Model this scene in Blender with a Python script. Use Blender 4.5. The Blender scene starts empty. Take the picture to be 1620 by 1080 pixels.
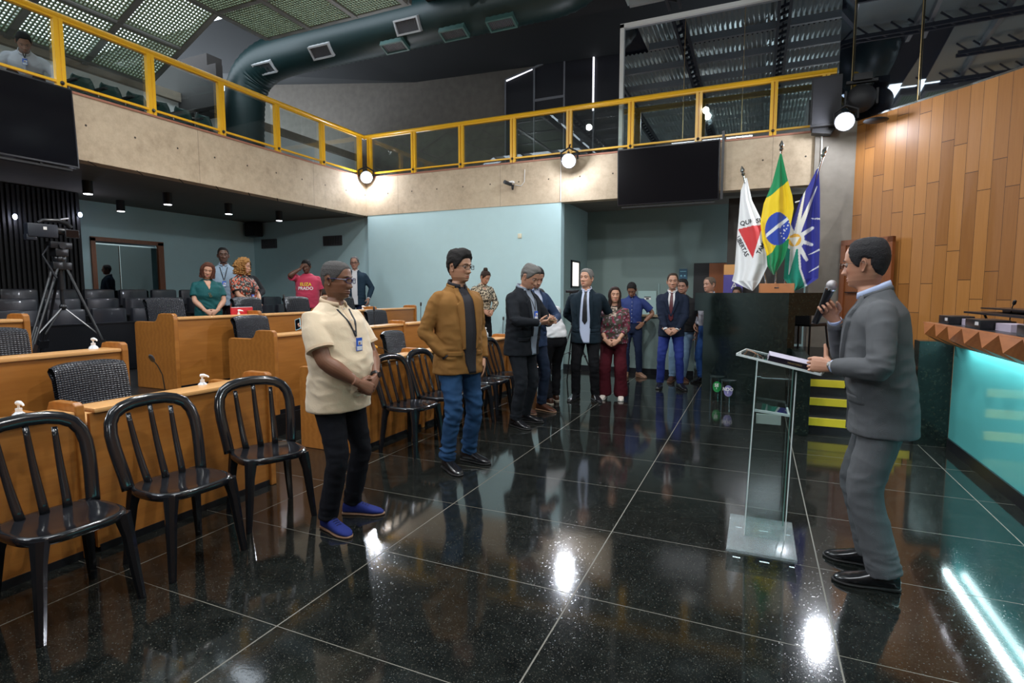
import bpy, bmesh, math, random
from mathutils import Vector, Matrix, noise as mnoise
from mathutils.bvhtree import BVHTree
random.seed(7)
SC = bpy.context.scene
COL = SC.collection
PI = math.pi
def V(*a): return Vector(a)

# ------------------------------------------------------------ camera
cam_d = bpy.data.cameras.new('camera'); cam = bpy.data.objects.new('camera', cam_d); COL.objects.link(cam)
cam_d.sensor_width = 36.0; cam_d.lens = 872.0 / 1620.0 * 36.0
cam_d.clip_start = 0.05; cam_d.clip_end = 200
cam.location = (0, 0, 1.5)
cam.rotation_euler = (math.radians(90 - 5.046), 0, math.radians(23.904))
SC.camera = cam

# ------------------------------------------------------------ world, exposure
W = bpy.data.worlds.new('sky'); SC.world = W; W.use_nodes = True
bg = W.node_tree.nodes['Background']; bg.inputs['Color'].default_value = (0.80, 0.90, 1.0, 1); bg.inputs['Strength'].default_value = 4.0
SC.view_settings.view_transform = 'Standard'; SC.view_settings.look = 'None'
SC.view_settings.gamma = 1; SC.view_settings.use_curve_mapping = False
SC.view_settings.exposure = 0.18
SC.cycles.max_bounces = 8; SC.cycles.sample_clamp_indirect = 6

# ------------------------------------------------------------ lights of the hall, plus added fill lamps
def lamp(name, kind, loc, energy, color=(1,1,1), size=0.1, target=None, spot=None, blend=0.5, size_y=None):
    d = bpy.data.lights.new(name, kind); d.energy = energy; d.color = color
    if kind == 'AREA':
        d.size = size
        if size_y: d.shape = 'RECTANGLE'; d.size_y = size_y
    else: d.shadow_soft_size = size
    if kind == 'SPOT': d.spot_size = math.radians(spot or 100); d.spot_blend = blend
    o = bpy.data.objects.new(name, d); COL.objects.link(o); o.location = loc
    if target is not None:
        o.rotation_euler = (Vector(target) - Vector(loc)).to_track_quat('-Z', 'Y').to_euler()
    return o
FLOODS = [((-7.90, 9.96, 4.03), (-2.2, 4.0, 0.5)), ((-3.22, 9.86, 3.92), (-2.4, 3.0, 0.5)), ((1.10, 9.60, 4.02), (-1.2, 3.0, 0.5))]
for fl, ft in FLOODS:
    dv = (Vector(ft) - Vector(fl)).normalized()
    lamp('flood_light_beam', 'SPOT', Vector(fl) + dv * 0.13, 260, (0.86, 0.91, 1.0), 0.06, ft, 120, 0.7)
    lamp('flood_light_spill', 'POINT', Vector(fl) + dv * 0.20, 36, (0.86, 0.90, 1.0), 0.06)
# unseen fill spots added behind the camera; the hall's ceiling spots follow below
lamp('near_fill_spot', 'SPOT', (1.6, -2.6, 4.6), 110, (1.0, 0.95, 0.88), 0.18, (-3.6, 6.0, 1.8), 120, 0.8)
lamp('near_fill_spot', 'SPOT', (-6.4, -2.6, 4.9), 260, (0.93, 0.96, 1.0), 0.18, (-2.4, 8.0, 2.0), 120, 0.8)
lamp('ceiling_fill_uplight', 'SPOT', (3.6, 1.0, 4.6), 420, (0.85,0.97,1.0), 0.10, (-0.5, 4.5, 6.6), 140, 0.8)  # both uplights are added, out of view, to brighten the mirrored ceiling
lamp('ceiling_fill_uplight', 'SPOT', (-7.6, 1.5, 5.1), 200, (0.85,0.97,1.0), 0.10, (-3.0, 4.5, 6.6), 120, 0.8)
for cx_, cy_, ce_ in ((-4.6, 4.4, 460), (-1.4, 4.6, 420), (1.6, 3.6, 300)):
    lamp('ceiling_spot_light', 'SPOT', (cx_, cy_, 6.25), ce_, (0.97, 0.97, 0.95), 0.08, (cx_*0.9-0.2, cy_+0.9, 0), 150, 0.7)
lamp('overhead_fill_light', 'AREA', (-1.5, 0.5, 6.3), 190, (0.92, 0.96, 1.0), 2.4, (-1.5, 0.5, 0))  # added soft fill from overhead, no fixture stands here

# ------------------------------------------------------------ node helpers
class NT:
    def __init__(s, name):
        s.m = bpy.data.materials.new(name); s.m.use_nodes = True
        s.t = s.m.node_tree; s.b = s.t.nodes['Principled BSDF']; s.out = s.t.nodes['Material Output']
    def n(s, typ, **kw):
        nd = s.t.nodes.new(typ)
        for k, v in kw.items():
            if k.startswith('i_'):
                key = k[2:]; key = int(key) if key.isdigit() else key.replace('_', ' ')
                s.set(nd.inputs[key], v)
            else: setattr(nd, k, v)
        return nd
    def set(s, sock, v):
        if isinstance(v, bpy.types.NodeSocket): s.t.links.new(v, sock)
        elif isinstance(v, bpy.types.Node): s.t.links.new(v.outputs[0], sock)
        else: sock.default_value = v
    def math(s, op, a, b=0.0, c=None):
        nd = s.t.nodes.new('ShaderNodeMath'); nd.operation = op
        s.set(nd.inputs[0], a); s.set(nd.inputs[1], b)
        if c is not None: s.set(nd.inputs[2], c)
        return nd.outputs[0]
    def mix(s, fac, a, b):
        nd = s.t.nodes.new('ShaderNodeMix'); nd.data_type = 'RGBA'
        s.set(nd.inputs[0], fac); s.set(nd.inputs[6], a); s.set(nd.inputs[7], b)
        return nd.outputs[2]
    def ramp(s, fac, stops):
        nd = s.t.nodes.new('ShaderNodeValToRGB'); s.set(nd.inputs[0], fac)
        el = nd.color_ramp.elements
        while len(el) > 1: el.remove(el[-1])
        el[0].position, el[0].color = stops[0][0], stops[0][1]
        for p, c in stops[1:]:
            e = el.new(p); e.color = c
        return nd.outputs[0]
    def coord(s, out='Object', scale=None):
        tc = s.t.nodes.new('ShaderNodeTexCoord')
        if scale is None: return tc.outputs[out]
        mp = s.t.nodes.new('ShaderNodeMapping'); s.t.links.new(tc.outputs[out], mp.inputs[0]); mp.inputs['Scale'].default_value = scale
        return mp.outputs[0]
    def noise(s, scale, detail=3, vec=None, rough=0.5, dist=0.0):
        nd = s.n('ShaderNodeTexNoise', i_Scale=scale, i_Detail=detail, i_Roughness=rough, i_Distortion=dist)
        s.set(nd.inputs['Vector'], vec if vec is not None else s.coord()); return nd.outputs[0]
    def bump(s, h, strength=0.3, dist=0.01):
        nd = s.n('ShaderNodeBump', i_Strength=strength, i_Distance=dist); s.set(nd.inputs['Height'], h)
        s.t.links.new(nd.outputs[0], s.b.inputs['Normal']); return nd
    def p(s, **kw):
        for k, v in kw.items(): s.set(s.b.inputs[k.replace('_', ' ')], v)
        return s
def c4(c): return (c[0], c[1], c[2], 1)
MATS = {}
def mat(name, color=(0.5,0.5,0.5), rough=0.5, metal=0.0, spec=0.5, bump=None, var=0.0, emit=None, sheen=0, coat=0, weave=None, attr=False):
    if name in MATS: return MATS[name]
    t = NT(name); t.p(Roughness=rough, Metallic=metal)
    t.b.inputs['Specular IOR Level'].default_value = spec
    base = c4(color)
    if var:
        nz = t.noise(6.0, 4)
        base = t.mix(nz, c4([x*(1-var) for x in color]), c4([min(1, x*(1+var)) for x in color]))
    if attr:
        a = t.n('ShaderNodeAttribute', attribute_name='tint'); base = a.outputs['Color']
    t.set(t.b.inputs['Base Color'], base)
    if bump: t.bump(t.noise(bump[0], 3), bump[1], bump[2] if len(bump) > 2 else 0.01)
    if weave:
        wv = t.n('ShaderNodeTexWave', i_Scale=weave, i_Distortion=0.6); t.set(wv.inputs['Vector'], t.coord())
        nz = t.noise(14, 3)
        t.bump(t.math('ADD', t.math('MULTIPLY', wv.outputs[1], 0.25), nz), 0.35, 0.006)
    if sheen: t.b.inputs['Sheen Weight'].default_value = sheen
    if coat: t.b.inputs['Coat Weight'].default_value = coat; t.b.inputs['Coat Roughness'].default_value = 0.05
    if emit: t.b.inputs['Emission Color'].default_value = c4(emit[0]); t.b.inputs['Emission Strength'].default_value = emit[1]
    MATS[name] = t.m; return t.m

# ------------------------------------------------------------ mesh builder
class MB:
    def __init__(s): s.v = []; s.f = []; s.mi = []; s.cm = 0; s.mats = []
    def use(s, m):
        if m not in s.mats: s.mats.append(m)
        s.cm = s.mats.index(m); return s
    def add(s, vs, fs):
        o = len(s.v); s.v.extend([tuple(x) for x in vs])
        for f in fs: s.f.append(tuple(o + i for i in f)); s.mi.append(s.cm)
        return s
    def box(s, x0, x1, y0, y1, z0, z1, M=None):
        vs = [V(x, y, z) for z in (z0, z1) for (x, y) in ((x0,y0),(x1,y0),(x1,y1),(x0,y1))]
        if M is not None: vs = [M @ q for q in vs]
        return s.add(vs, [(3,2,1,0),(4,5,6,7),(0,1,5,4),(1,2,6,5),(2,3,7,6),(3,0,4,7)])
    def bbox(s, x0, x1, y0, y1, z0, z1, b=0.01, M=None):   # bevelled box
        bm = bmesh.new(); bmesh.ops.create_cube(bm, size=1)
        for q in bm.verts: q.co = V((x0+x1)/2 + q.co.x*(x1-x0), (y0+y1)/2 + q.co.y*(y1-y0), (z0+z1)/2 + q.co.z*(z1-z0))
        bmesh.ops.bevel(bm, geom=list(bm.edges), offset=b, segments=2, profile=0.6, affect='EDGES')
        bm.verts.ensure_lookup_table()
        vs = [M @ q.co if M is not None else q.co.copy() for q in bm.verts]
        s.add(vs, [tuple(q.index for q in f.verts) for f in bm.faces]); bm.free(); return s
    def bar(s, a, b, w, h, up=(0,0,1)):
        a = Vector(a); b = Vector(b); d = (b-a); L = d.length; d.normalize(); up = Vector(up)
        x = d.cross(up)
        if x.length < 1e-4: x = d.cross(V(1,0,0))
        x.normalize(); z = x.cross(d)
        vs = [p + x*sx*w/2 + z*sz*h/2 for p in (a, b) for (sx, sz) in ((-1,-1),(1,-1),(1,1),(-1,1))]
        return s.add(vs, [(0,1,2,3),(7,6,5,4),(0,4,5,1),(1,5,6,2),(2,6,7,3),(3,7,4,0)])
    def tube(s, pts, r, n=10, cap=True, rz=None, flat=None, up=None):
        pts = [Vector(p) for p in pts]; m = len(pts)
        rs = r if isinstance(r, (list, tuple)) else [r]*m
        r2 = rs if flat is None else [q*flat for q in rs]
        if rz is not None: r2 = rz
        tg = []
        for i in range(m):
            d = pts[min(i+1, m-1)] - pts[max(i-1, 0)]; tg.append(d.normalized() if d.length > 1e-9 else V(0,0,1))
        u = Vector(up) if up is not None else (V(0,0,1) if abs(tg[0].z) < 0.9 else V(0,1,0))
        vs = []; fs = []; pu = None
        for i in range(m):
            if pu is None: x = tg[i].cross(u)
            else: x = pu - tg[i]*pu.dot(tg[i])
            if x.length < 1e-6: x = tg[i].orthogonal()
            x.normalize(); y = x.cross(tg[i]); pu = x
            for k in range(n):
                a = 2*PI*k/n; vs.append(pts[i] + x*math.cos(a)*rs[i] + y*math.sin(a)*r2[i])
        for i in range(m-1):
            for k in range(n):
                k2 = (k+1) % n; fs.append((i*n+k, i*n+k2, (i+1)*n+k2, (i+1)*n+k))
        if cap: fs.append(tuple(range(n-1, -1, -1))); fs.append(tuple((m-1)*n+k for k in range(n)))
        return s.add(vs, fs)
    def cyl(s, a, b, r, n=16, r2=None): return s.tube([a, b], [r, r if r2 is None else r2], n)
    def loft(s, secs, n=24, cap=True):   # secs: (center, rx, ry, power) horizontal super-ellipses
        vs = []; fs = []
        for (c, rx, ry, pw) in secs:
            for k in range(n):
                a = 2*PI*k/n; ca, sa = math.cos(a), math.sin(a)
                vs.append(V(c[0] + rx*math.copysign(abs(ca)**(2/pw), ca), c[1] + ry*math.copysign(abs(sa)**(2/pw), sa), c[2]))
        m = len(secs)
        for i in range(m-1):
            for k in range(n):
                k2 = (k+1) % n; fs.append((i*n+k, i*n+k2, (i+1)*n+k2, (i+1)*n+k))
        if cap: fs.append(tuple(range(n-1, -1, -1))); fs.append(tuple((m-1)*n+k for k in range(n)))
        return s.add(vs, fs)
    def sphere(s, c, r, n=14, m=10, M=None, sc=(1,1,1)):
        c = Vector(c); vs = []; fs = []
        for i in range(m+1):
            t = PI*i/m
            for k in range(n):
                a = 2*PI*k/n; q = V(math.sin(t)*math.cos(a)*sc[0], math.sin(t)*math.sin(a)*sc[1], math.cos(t)*sc[2])*r
                if M is not None: q = M @ q
                vs.append(c + q)
        for i in range(m):
            for k in range(n):
                k2 = (k+1) % n; fs.append((i*n+k, (i+1)*n+k, (i+1)*n+k2, i*n+k2))
        return s.add(vs, fs)
    def prism(s, poly, d0, d1, ax='y', M=None):   # poly: 2D points in the plane across ax, extruded d0..d1
        def P(a, b, d):
            q = {'x': V(d, a, b), 'y': V(a, d, b), 'z': V(a, b, d)}[ax]
            return M @ q if M is not None else q
        n = len(poly); vs = [P(a, b, d0) for a, b in poly] + [P(a, b, d1) for a, b in poly]
        fs = [tuple(range(n)), tuple(range(2*n-1, n-1, -1))] + [(i, i+n, (i+1)%n+n, (i+1)%n) for i in range(n)]
        return s.add(vs, fs)
    def grid(s, fn, nu, nv, closed_u=False, flip=False):
        vs = [fn(i/(nu if closed_u else nu-1), j/(nv-1)) for j in range(nv) for i in range(nu)]; fs = []
        for j in range(nv-1):
            for i in range(nu if closed_u else nu-1):
                i2 = (i+1) % nu; f = (j*nu+i, j*nu+i2, (j+1)*nu+i2, (j+1)*nu+i); fs.append(f[::-1] if flip else f)
        return s.add(vs, fs)
    def mesh(s, name, m=None, smooth=False, fix=True):
        me = bpy.data.meshes.new(name); me.from_pydata(s.v, [], s.f)
        mats = s.mats if s.mats else ([m] if m else [])
        for q in mats: me.materials.append(q)
        if s.mats: me.polygons.foreach_set('material_index', s.mi)
        if fix:
            bm = bmesh.new(); bm.from_mesh(me); bmesh.ops.recalc_face_normals(bm, faces=bm.faces); bm.to_mesh(me); bm.free()
        if smooth:
            me.polygons.foreach_set('use_smooth', [True]*len(me.polygons))
            if smooth != 'all':
                try: me.set_sharp_from_angle(angle=math.radians(smooth if smooth is not True else 38))
                except Exception: pass
        me.update(); return me
    def build(s, name, m=None, parent=None, smooth=True, **props):
        return link(name, s.mesh(name, m, smooth), parent, **props)
def link(name, me, parent=None, **props):
    o = bpy.data.objects.new(name, me); COL.objects.link(o)
    if parent is not None: o.parent = parent
    for k, v in props.items(): o[k] = v
    return o
def thing(name, label, cat, loc=(0,0,0), rz=0, group=None, rot=None):
    o = bpy.data.objects.new(name, None); COL.objects.link(o); o.location = loc
    o.rotation_euler = rot if rot is not None else (0, 0, rz)
    o['label'] = label; o['category'] = cat
    if group: o['group'] = group
    return o
def struct(name, mb, m=None, smooth=False, **k):
    o = mb.build(name, m, None, smooth, **k); o['kind'] = 'structure'; return o
def tree(o):
    r = []
    for c in ALLCH.get(o.name, []): r.append(c)
    return r
def dup(root, loc, rz=None, label=None, group=None):
    kids = [c for c in COL.objects if c.parent == root]
    r = root.copy(); COL.objects.link(r); r.location = loc
    if rz is not None: r.rotation_euler = (0, 0, rz)
    if label: r['label'] = label
    if group: r['group'] = group
    for ch in kids:
        c = ch.copy(); COL.objects.link(c); c.parent = r
        for g in [q for q in COL.objects if q.parent == ch]:
            d = g.copy(); COL.objects.link(d); d.parent = c
    return r
def text_mesh(txt, size, depth=0.0, font_bold=False):
    cu = bpy.data.curves.new('t', 'FONT'); cu.body = txt; cu.size = size; cu.extrude = depth; cu.align_x = 'CENTER'; cu.align_y = 'CENTER'
    if font_bold: cu.offset = size*0.02
    cu.resolution_u = 3
    o = bpy.data.objects.new('t', cu); COL.objects.link(o)
    dg = bpy.context.evaluated_depsgraph_get(); dg.update()
    me = bpy.data.meshes.new_from_object(o.evaluated_get(dg)); bpy.data.objects.remove(o); bpy.data.curves.remove(cu)
    return me
def text_into(mb, txt, size, M, wrap=None, bold=False):
    me = text_mesh(txt, size, 0, bold)
    vs = [(M @ q.co) if wrap is None else wrap(q.co) for q in me.vertices]
    mb.add(vs, [tuple(p.vertices) for p in me.polygons]); bpy.data.meshes.remove(me)

# ------------------------------------------------------------ materials of the hall
t = NT('polished_dark_granite'); xy = t.coord()
sep = t.n('ShaderNodeSeparateXYZ'); t.set(sep.inputs[0], xy)
def lines(axis, x0, sp, w):
    fr = t.math('FRACT', t.math('ADD', t.math('DIVIDE', t.math('SUBTRACT', sep.outputs[axis], x0), sp), 100.5))
    return t.math('LESS_THAN', t.math('ABSOLUTE', t.math('SUBTRACT', fr, 0.5)), w/2/sp)
grout = t.math('MAXIMUM', lines(0, 0.362, 1.147, 0.007), lines(1, 1.735, 0.795, 0.004))
vor = t.n('ShaderNodeTexVoronoi', i_Scale=150.0); t.set(vor.inputs['Vector'], xy)
cell = t.n('ShaderNodeSeparateColor'); t.set(cell.inputs[0], vor.outputs['Color'])
big = t.noise(9.0, 5, rough=0.7)
spk = t.math('MULTIPLY', t.math('GREATER_THAN', cell.outputs[0], 0.84), t.math('MULTIPLY', cell.outputs[1], t.math('LESS_THAN', vor.outputs['Distance'], 0.42)))
v2 = t.n('ShaderNodeTexVoronoi', i_Scale=330.0); t.set(v2.inputs['Vector'], xy)
c2 = t.n('ShaderNodeSeparateColor'); t.set(c2.inputs[0], v2.outputs['Color'])
spk2 = t.math('GREATER_THAN', c2.outputs[0], 0.93)
basec = t.ramp(big, [(0.3, (0.0035,0.0045,0.0045,1)), (0.75, (0.014,0.016,0.0145,1))])
c_s = t.mix(cell.outputs[2], (0.10,0.095,0.075,1), (0.05,0.07,0.075,1))
basec = t.mix(t.math('MULTIPLY', spk, 0.85), basec, c_s)
basec = t.mix(t.math('MULTIPLY', spk2, 0.3), basec, (0.12,0.11,0.085,1))
basec = t.mix(grout, basec, (0.13,0.12,0.095,1))
t.p(Base_Color=basec, Roughness=t.math('ADD', t.math('MULTIPLY', grout, 0.5), t.math('ADD', 0.075, t.math('MULTIPLY', spk, 0.15))))
t.b.inputs['IOR'].default_value = 1.62
t.bump(t.math('ADD', t.math('MULTIPLY', spk, 0.5), t.noise(60, 2)), 0.035, 0.002)
M_FLOOR = t.m

t = NT('dark_green_marble'); 
nz = t.noise(24, 8, rough=0.75); vo = t.n('ShaderNodeTexVoronoi', i_Scale=70.0); t.set(vo.inputs['Vector'], t.coord())
cc = t.n('ShaderNodeSeparateColor'); t.set(cc.inputs[0], vo.outputs['Color'])
bc = t.ramp(nz, [(0.35, (0.003,0.005,0.0045,1)), (0.58, (0.008,0.014,0.012,1)), (0.75, (0.028,0.04,0.03,1))])
bc = t.mix(t.math('MULTIPLY', t.math('GREATER_THAN', cc.outputs[0], 0.93), 0.12), bc, (0.10,0.095,0.05,1))
t.p(Base_Color=bc, Roughness=0.22); M_MARBLE = t.m

def wood(name, a, b, scale=(1,1,1), rough=0.35, ring=5.0, coat=0.15):
    t = NT(name); vec = t.coord('Object', scale)
    n1 = t.noise(2.0, 4, vec, 0.6, 0.8)
    wv = t.n('ShaderNodeTexWave', i_Scale=ring, i_Distortion=7.0, i_Detail=3.0, i_Detail_Scale=1.2); t.set(wv.inputs['Vector'], vec)
    fine = t.noise(40, 3, t.coord('Object', (scale[0]*1.0, scale[1]*0.4, scale[2]*1.0)))
    f = t.math('ADD', t.math('MULTIPLY', wv.outputs[1], 0.22), t.math('ADD', t.math('MULTIPLY', n1, 0.55), t.math('MULTIPLY', fine, 0.25)))
    t.p(Base_Color=t.mix(f, c4(a), c4(b)), Roughness=rough); t.b.inputs['Coat Weight'].default_value = coat; t.b.inputs['Coat Roughness'].default_value = 0.12
    t.bump(fine, 0.05, 0.002); return t.m
M_DESK = wood('honey_wood_veneer', (0.24,0.078,0.012), (0.50,0.205,0.042), (1,0.25,2.2))
M_DESKTOP = wood('pale_wood_edge', (0.50,0.24,0.075), (0.78,0.43,0.17), (2,0.3,2))
M_REDWOOD = wood('reddish_wood', (0.16,0.045,0.014), (0.30,0.095,0.03), (3,3,0.5))
M_PYR = wood('pyramid_wood', (0.25,0.075,0.022), (0.45,0.16,0.05), (3,0.8,3))

# vertical boards of the curved wall: board column and row from the UV map (metres)
t = NT('wood_plank_wall'); uv = t.n('ShaderNodeTexCoord').outputs['UV']
sp = t.n('ShaderNodeSeparateXYZ'); t.set(sp.inputs[0], uv)
cw = t.math('DIVIDE', sp.outputs[0], 0.155); ci = t.math('FLOOR', cw)
wn = t.n('ShaderNodeTexWhiteNoise', noise_dimensions='1D'); t.set(wn.inputs['W'], ci)
rv = t.math('ADD', t.math('DIVIDE', sp.outputs[1], 1.35), t.math('MULTIPLY', wn.outputs[0], 7.3)); ri = t.math('FLOOR', rv)
cmb = t.n('ShaderNodeCombineXYZ'); t.set(cmb.inputs[0], ci); t.set(cmb.inputs[1], ri)
wn2 = t.n('ShaderNodeTexWhiteNoise', noise_dimensions='2D'); t.set(wn2.inputs['Vector'], cmb)
gl = t.math('MAXIMUM', t.math('LESS_THAN', t.math('FRACT', cw), 0.03), t.math('LESS_THAN', t.math('FRACT', rv), 0.006))
mp = t.n('ShaderNodeMapping'); t.set(mp.inputs[0], uv); mp.inputs['Scale'].default_value = (30, 1.6, 1); t.set(mp.inputs['Location'], cmb)
gr = t.noise(1.5, 4, mp.outputs[0], 0.6, 0.5)
shade = t.math('ADD', t.math('MULTIPLY', wn2.outputs[0], 0.65), t.math('MULTIPLY', gr, 0.4))
bc = t.mix(shade, (0.22,0.080,0.016,1), (0.47,0.205,0.052,1))
t.p(Base_Color=t.mix(gl, bc, (0.06,0.022,0.008,1)), Roughness=0.42)
t.bump(t.math('SUBTRACT', 1.0, gl), 0.4, 0.004); M_PLANK = t.m

t = NT('board_marked_concrete'); pos = t.coord(); sep = t.n('ShaderNodeSeparateXYZ'); t.set(sep.inputs[0], pos)
n1 = t.noise(1.3, 6, rough=0.65); n2 = t.noise(9, 5, rough=0.7)
bc = t.ramp(t.math('ADD', t.math('MULTIPLY', n1, 0.6), t.math('MULTIPLY', n2, 0.4)), [(0.3, (0.36,0.275,0.185,1)), (0.5, (0.54,0.43,0.305,1)), (0.7, (0.66,0.55,0.40,1))])
def cellf(v, s, o): return t.math('SUBTRACT', t.math('FRACT', t.math('ADD', t.math('DIVIDE', v, s), o)), 0.5)
su = t.math('ADD', sep.outputs[0], sep.outputs[1])
dx = t.math('MULTIPLY', cellf(su, 0.62, 40.2), 0.62); dz = t.math('MULTIPLY', cellf(sep.outputs[2], 0.46, 0.55), 0.46)
dd = t.math('SQRT', t.math('ADD', t.math('MULTIPLY', dx, dx), t.math('MULTIPLY', dz, dz)))
hole = t.math('LESS_THAN', dd, 0.014)
seam = t.math('LESS_THAN', t.math('ABSOLUTE', cellf(su, 2.44, 40.3)), 0.002)
bc = t.mix(hole, bc, (0.05,0.04,0.03,1)); bc = t.mix(t.math('MULTIPLY', seam, 0.5), bc, (0.14,0.11,0.08,1))
t.p(Base_Color=bc, Roughness=0.8); t.bump(t.math('SUBTRACT', n2, t.math('MULTIPLY', hole, 2.0)), 0.25, 0.008); M_CONC = t.m

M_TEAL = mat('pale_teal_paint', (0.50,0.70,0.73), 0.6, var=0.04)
M_BEIGE = mat('beige_trim', (0.42,0.34,0.22), 0.5)
M_BLACK = mat('matte_black', (0.012,0.012,0.014), 0.6)
M_SATBLK = mat('satin_black', (0.010,0.011,0.014), 0.28)
M_DARK = mat('dark_ceiling_paint', (0.011,0.012,0.014), 0.85)
M_SOFFIT = mat('soffit_grey_brown', (0.15,0.135,0.115), 0.8, var=0.12)
M_YEL = mat('yellow_enamel', (0.86,0.47,0.02), 0.3, coat=0.3)
M_WHITE = mat('white_paint', (0.78,0.78,0.76), 0.45)
M_STEEL = mat('galvanised_steel', (0.42,0.43,0.44), 0.42, 0.7)
M_CORR = mat('corrugated_sheet', (0.50,0.56,0.54), 0.38, 0.55)
M_TRUSS = mat('dark_truss_steel', (0.035,0.036,0.042), 0.5, 0.3)
M_CHROME = mat('chrome', (0.8,0.8,0.82), 0.12, 1.0)
M_COPPER = mat('copper_trim', (0.40,0.17,0.11), 0.4, 0.2)
t = NT('railing_glass'); t.p(Base_Color=(0.9,0.96,0.95,1), Roughness=0.0); t.b.inputs['Transmission Weight'].default_value = 1; t.b.inputs['IOR'].default_value = 1.45; M_GLASS = t.m
# thin architectural glass: see-through with real reflections
def thin_glass(name, tint, refl, ior=1.5):
    t = NT(name); tr = t.n('ShaderNodeBsdfTransparent'); tr.inputs[0].default_value = c4(tint)
    gl = t.n('ShaderNodeBsdfGlossy'); gl.inputs['Roughness'].default_value = 0.01; gl.inputs[0].default_value = (0.9,0.95,0.95,1)
    fr = t.n('ShaderNodeFresnel', i_IOR=ior); mx = t.n('ShaderNodeMixShader')
    gm_ = t.n('ShaderNodeNewGeometry'); t.set(mx.inputs[0], t.math('MULTIPLY', t.math('ADD', fr.outputs[0], refl), t.math('SUBTRACT', 1.0, gm_.outputs['Backfacing']))); t.set(mx.inputs[1], tr.outputs[0]); t.set(mx.inputs[2], gl.outputs[0])
    t.t.links.new(mx.outputs[0], t.out.inputs[0]); return t.m
M_RGLASS = thin_glass('clear_pane', (0.90,0.94,0.93), 0.06)
M_PODIUM = thin_glass('clear_acrylic', (0.93,0.97,0.965), 0.07)
t = NT('mirror_tinted_glass'); df = t.n('ShaderNodeBsdfDiffuse'); df.inputs[0].default_value = (0.006,0.007,0.012,1)
gl = t.n('ShaderNodeBsdfGlossy'); gl.inputs['Roughness'].default_value = 0.02; gl.inputs[0].default_value = (0.75,0.82,0.9,1)
mx = t.n('ShaderNodeMixShader'); mx.inputs[0].default_value = 0.5; t.set(mx.inputs[1], df.outputs[0]); t.set(mx.inputs[2], gl.outputs[0]); t.t.links.new(mx.outputs[0], t.out.inputs[0]); M_MIRROR = t.m
M_GREEN = mat('dark_green_duct', (0.004,0.022,0.023), 0.45, bump=(3,0.1,0.01))
M_SCREEN = mat('black_screen', (0.004,0.004,0.006), 0.12)
M_BEZEL = mat('screen_bezel', (0.012,0.012,0.016), 0.35)

# ============================================================ SETTING
XL, YB, ZS, ZT = -8.02, 10.1, 3.22, 4.015      # gallery fronts: left x, back y, soffit and top heights
b = MB(); b.add([(-12.5,-6,0),(5,-6,0),(5,14,0),(-12.5,14,0)], [(0,1,2,3)]); struct('floor', b, M_FLOOR)
# tiered platforms under the desk rows, dark granite risers
b = MB(); b.box(-8.0,-4.55,-5.9,10.29,0.001,0.22); struct('floor_tier', b, mat('dark_tier_floor', (0.012,0.012,0.013), 0.3))
b = MB(); b.box(-8.0,-5.80,-5.9,10.28,0.2205,0.43); struct('floor_tier', b, mat('dark_tier_floor'))
b = MB(); b.box(-11.7,-8.0,-5.9,10.27,0.001,0.44); b.box(-11.69,-8.95,-5.9,10.27,0.44,0.58); b.box(-11.68,-9.65,-5.9,10.27,0.58,0.72); struct('floor_tier', b, mat('dark_tier_floor'))
b = MB(); b.box(-8.06,-7.98,-5.8,5.0,0.44,1.085); b.box(-8.07,-7.97,-5.8,5.0,1.085,1.10); struct('wall_parapet', b, M_SATBLK)
# walls of the lower level
b = MB(); b.box(-11.9,-8.0,10.3,10.5,0.0,3.3); b.box(-8.0,-3.46,10.11,10.3,0.0,3.208); struct('wall_back', b, M_TEAL)
M_RECESS = mat('shaded_teal_paint', (0.17,0.235,0.225), 0.6, var=0.04)  # the pale teal again, with the shade of the recess put into its colour
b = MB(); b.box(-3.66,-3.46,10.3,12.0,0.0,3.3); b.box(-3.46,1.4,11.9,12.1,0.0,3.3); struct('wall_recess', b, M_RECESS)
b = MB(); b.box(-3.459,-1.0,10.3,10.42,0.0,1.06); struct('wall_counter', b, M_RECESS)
b = MB(); b.box(-3.45,-0.98,10.26,10.46,1.06,1.10); struct('trim_1', b, M_BEIGE)
b = MB(); b.box(-8.0,-3.45,10.095,10.109,0.0,0.10); b.box(-3.45,-1.0,10.285,10.299,0.0,0.10); struct('baseboard_back', b, M_SATBLK)
b = MB(); b.box(-11.94,-11.74,-6,6.5,0.5,3.3); b.box(-11.94,-11.74,7.9,10.5,0.5,3.3); b.box(-11.94,-11.74,6.5,7.9,2.56,3.3); struct('wall_left', b, M_TEAL)
b = MB(); b.box(-12.4,-12.3,6.0,8.4,0.5,3.0); struct('wall_left_lobby', b, M_BLACK)
# black slatted partition
b = MB(); b.box(-11.74,-10.98,-2,5.95,0.7,3.24); y = -1.9
while y < 5.93: b.box(-10.98,-10.93,y,y+0.035,0.72,3.23); y += 0.07
struct('wall_partition', b, M_BLACK)
# glazed door in the left wall
b = MB(); b.use(M_REDWOOD); b.box(-11.76,-11.70,6.50,6.58,0.7,2.56); b.box(-11.76,-11.70,7.80,7.92,0.7,2.56); b.box(-11.76,-11.70,6.5,7.92,2.50,2.58)
b.use(M_CHROME); b.box(-11.745,-11.725,6.58,7.80,2.44,2.465); b.box(-11.745,-11.725,7.02,7.03,0.72,2.44)
b.use(thin_glass('dark_door_glass', (0.10,0.14,0.15), 0.10)); b.box(-11.75,-11.74,6.58,7.02,0.72,2.44); b.box(-11.75,-11.74,7.03,7.80,0.72,2.44); struct('door_1', b)
# dark doorway and banner recess at the back
b = MB(); b.use(M_BLACK); b.box(-1.2,-0.53,11.86,11.9,0.1,2.1); b.use(M_REDWOOD); b.box(-0.90,-0.55,11.83,11.86,0.1,2.09); struct('door_2', b)
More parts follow.
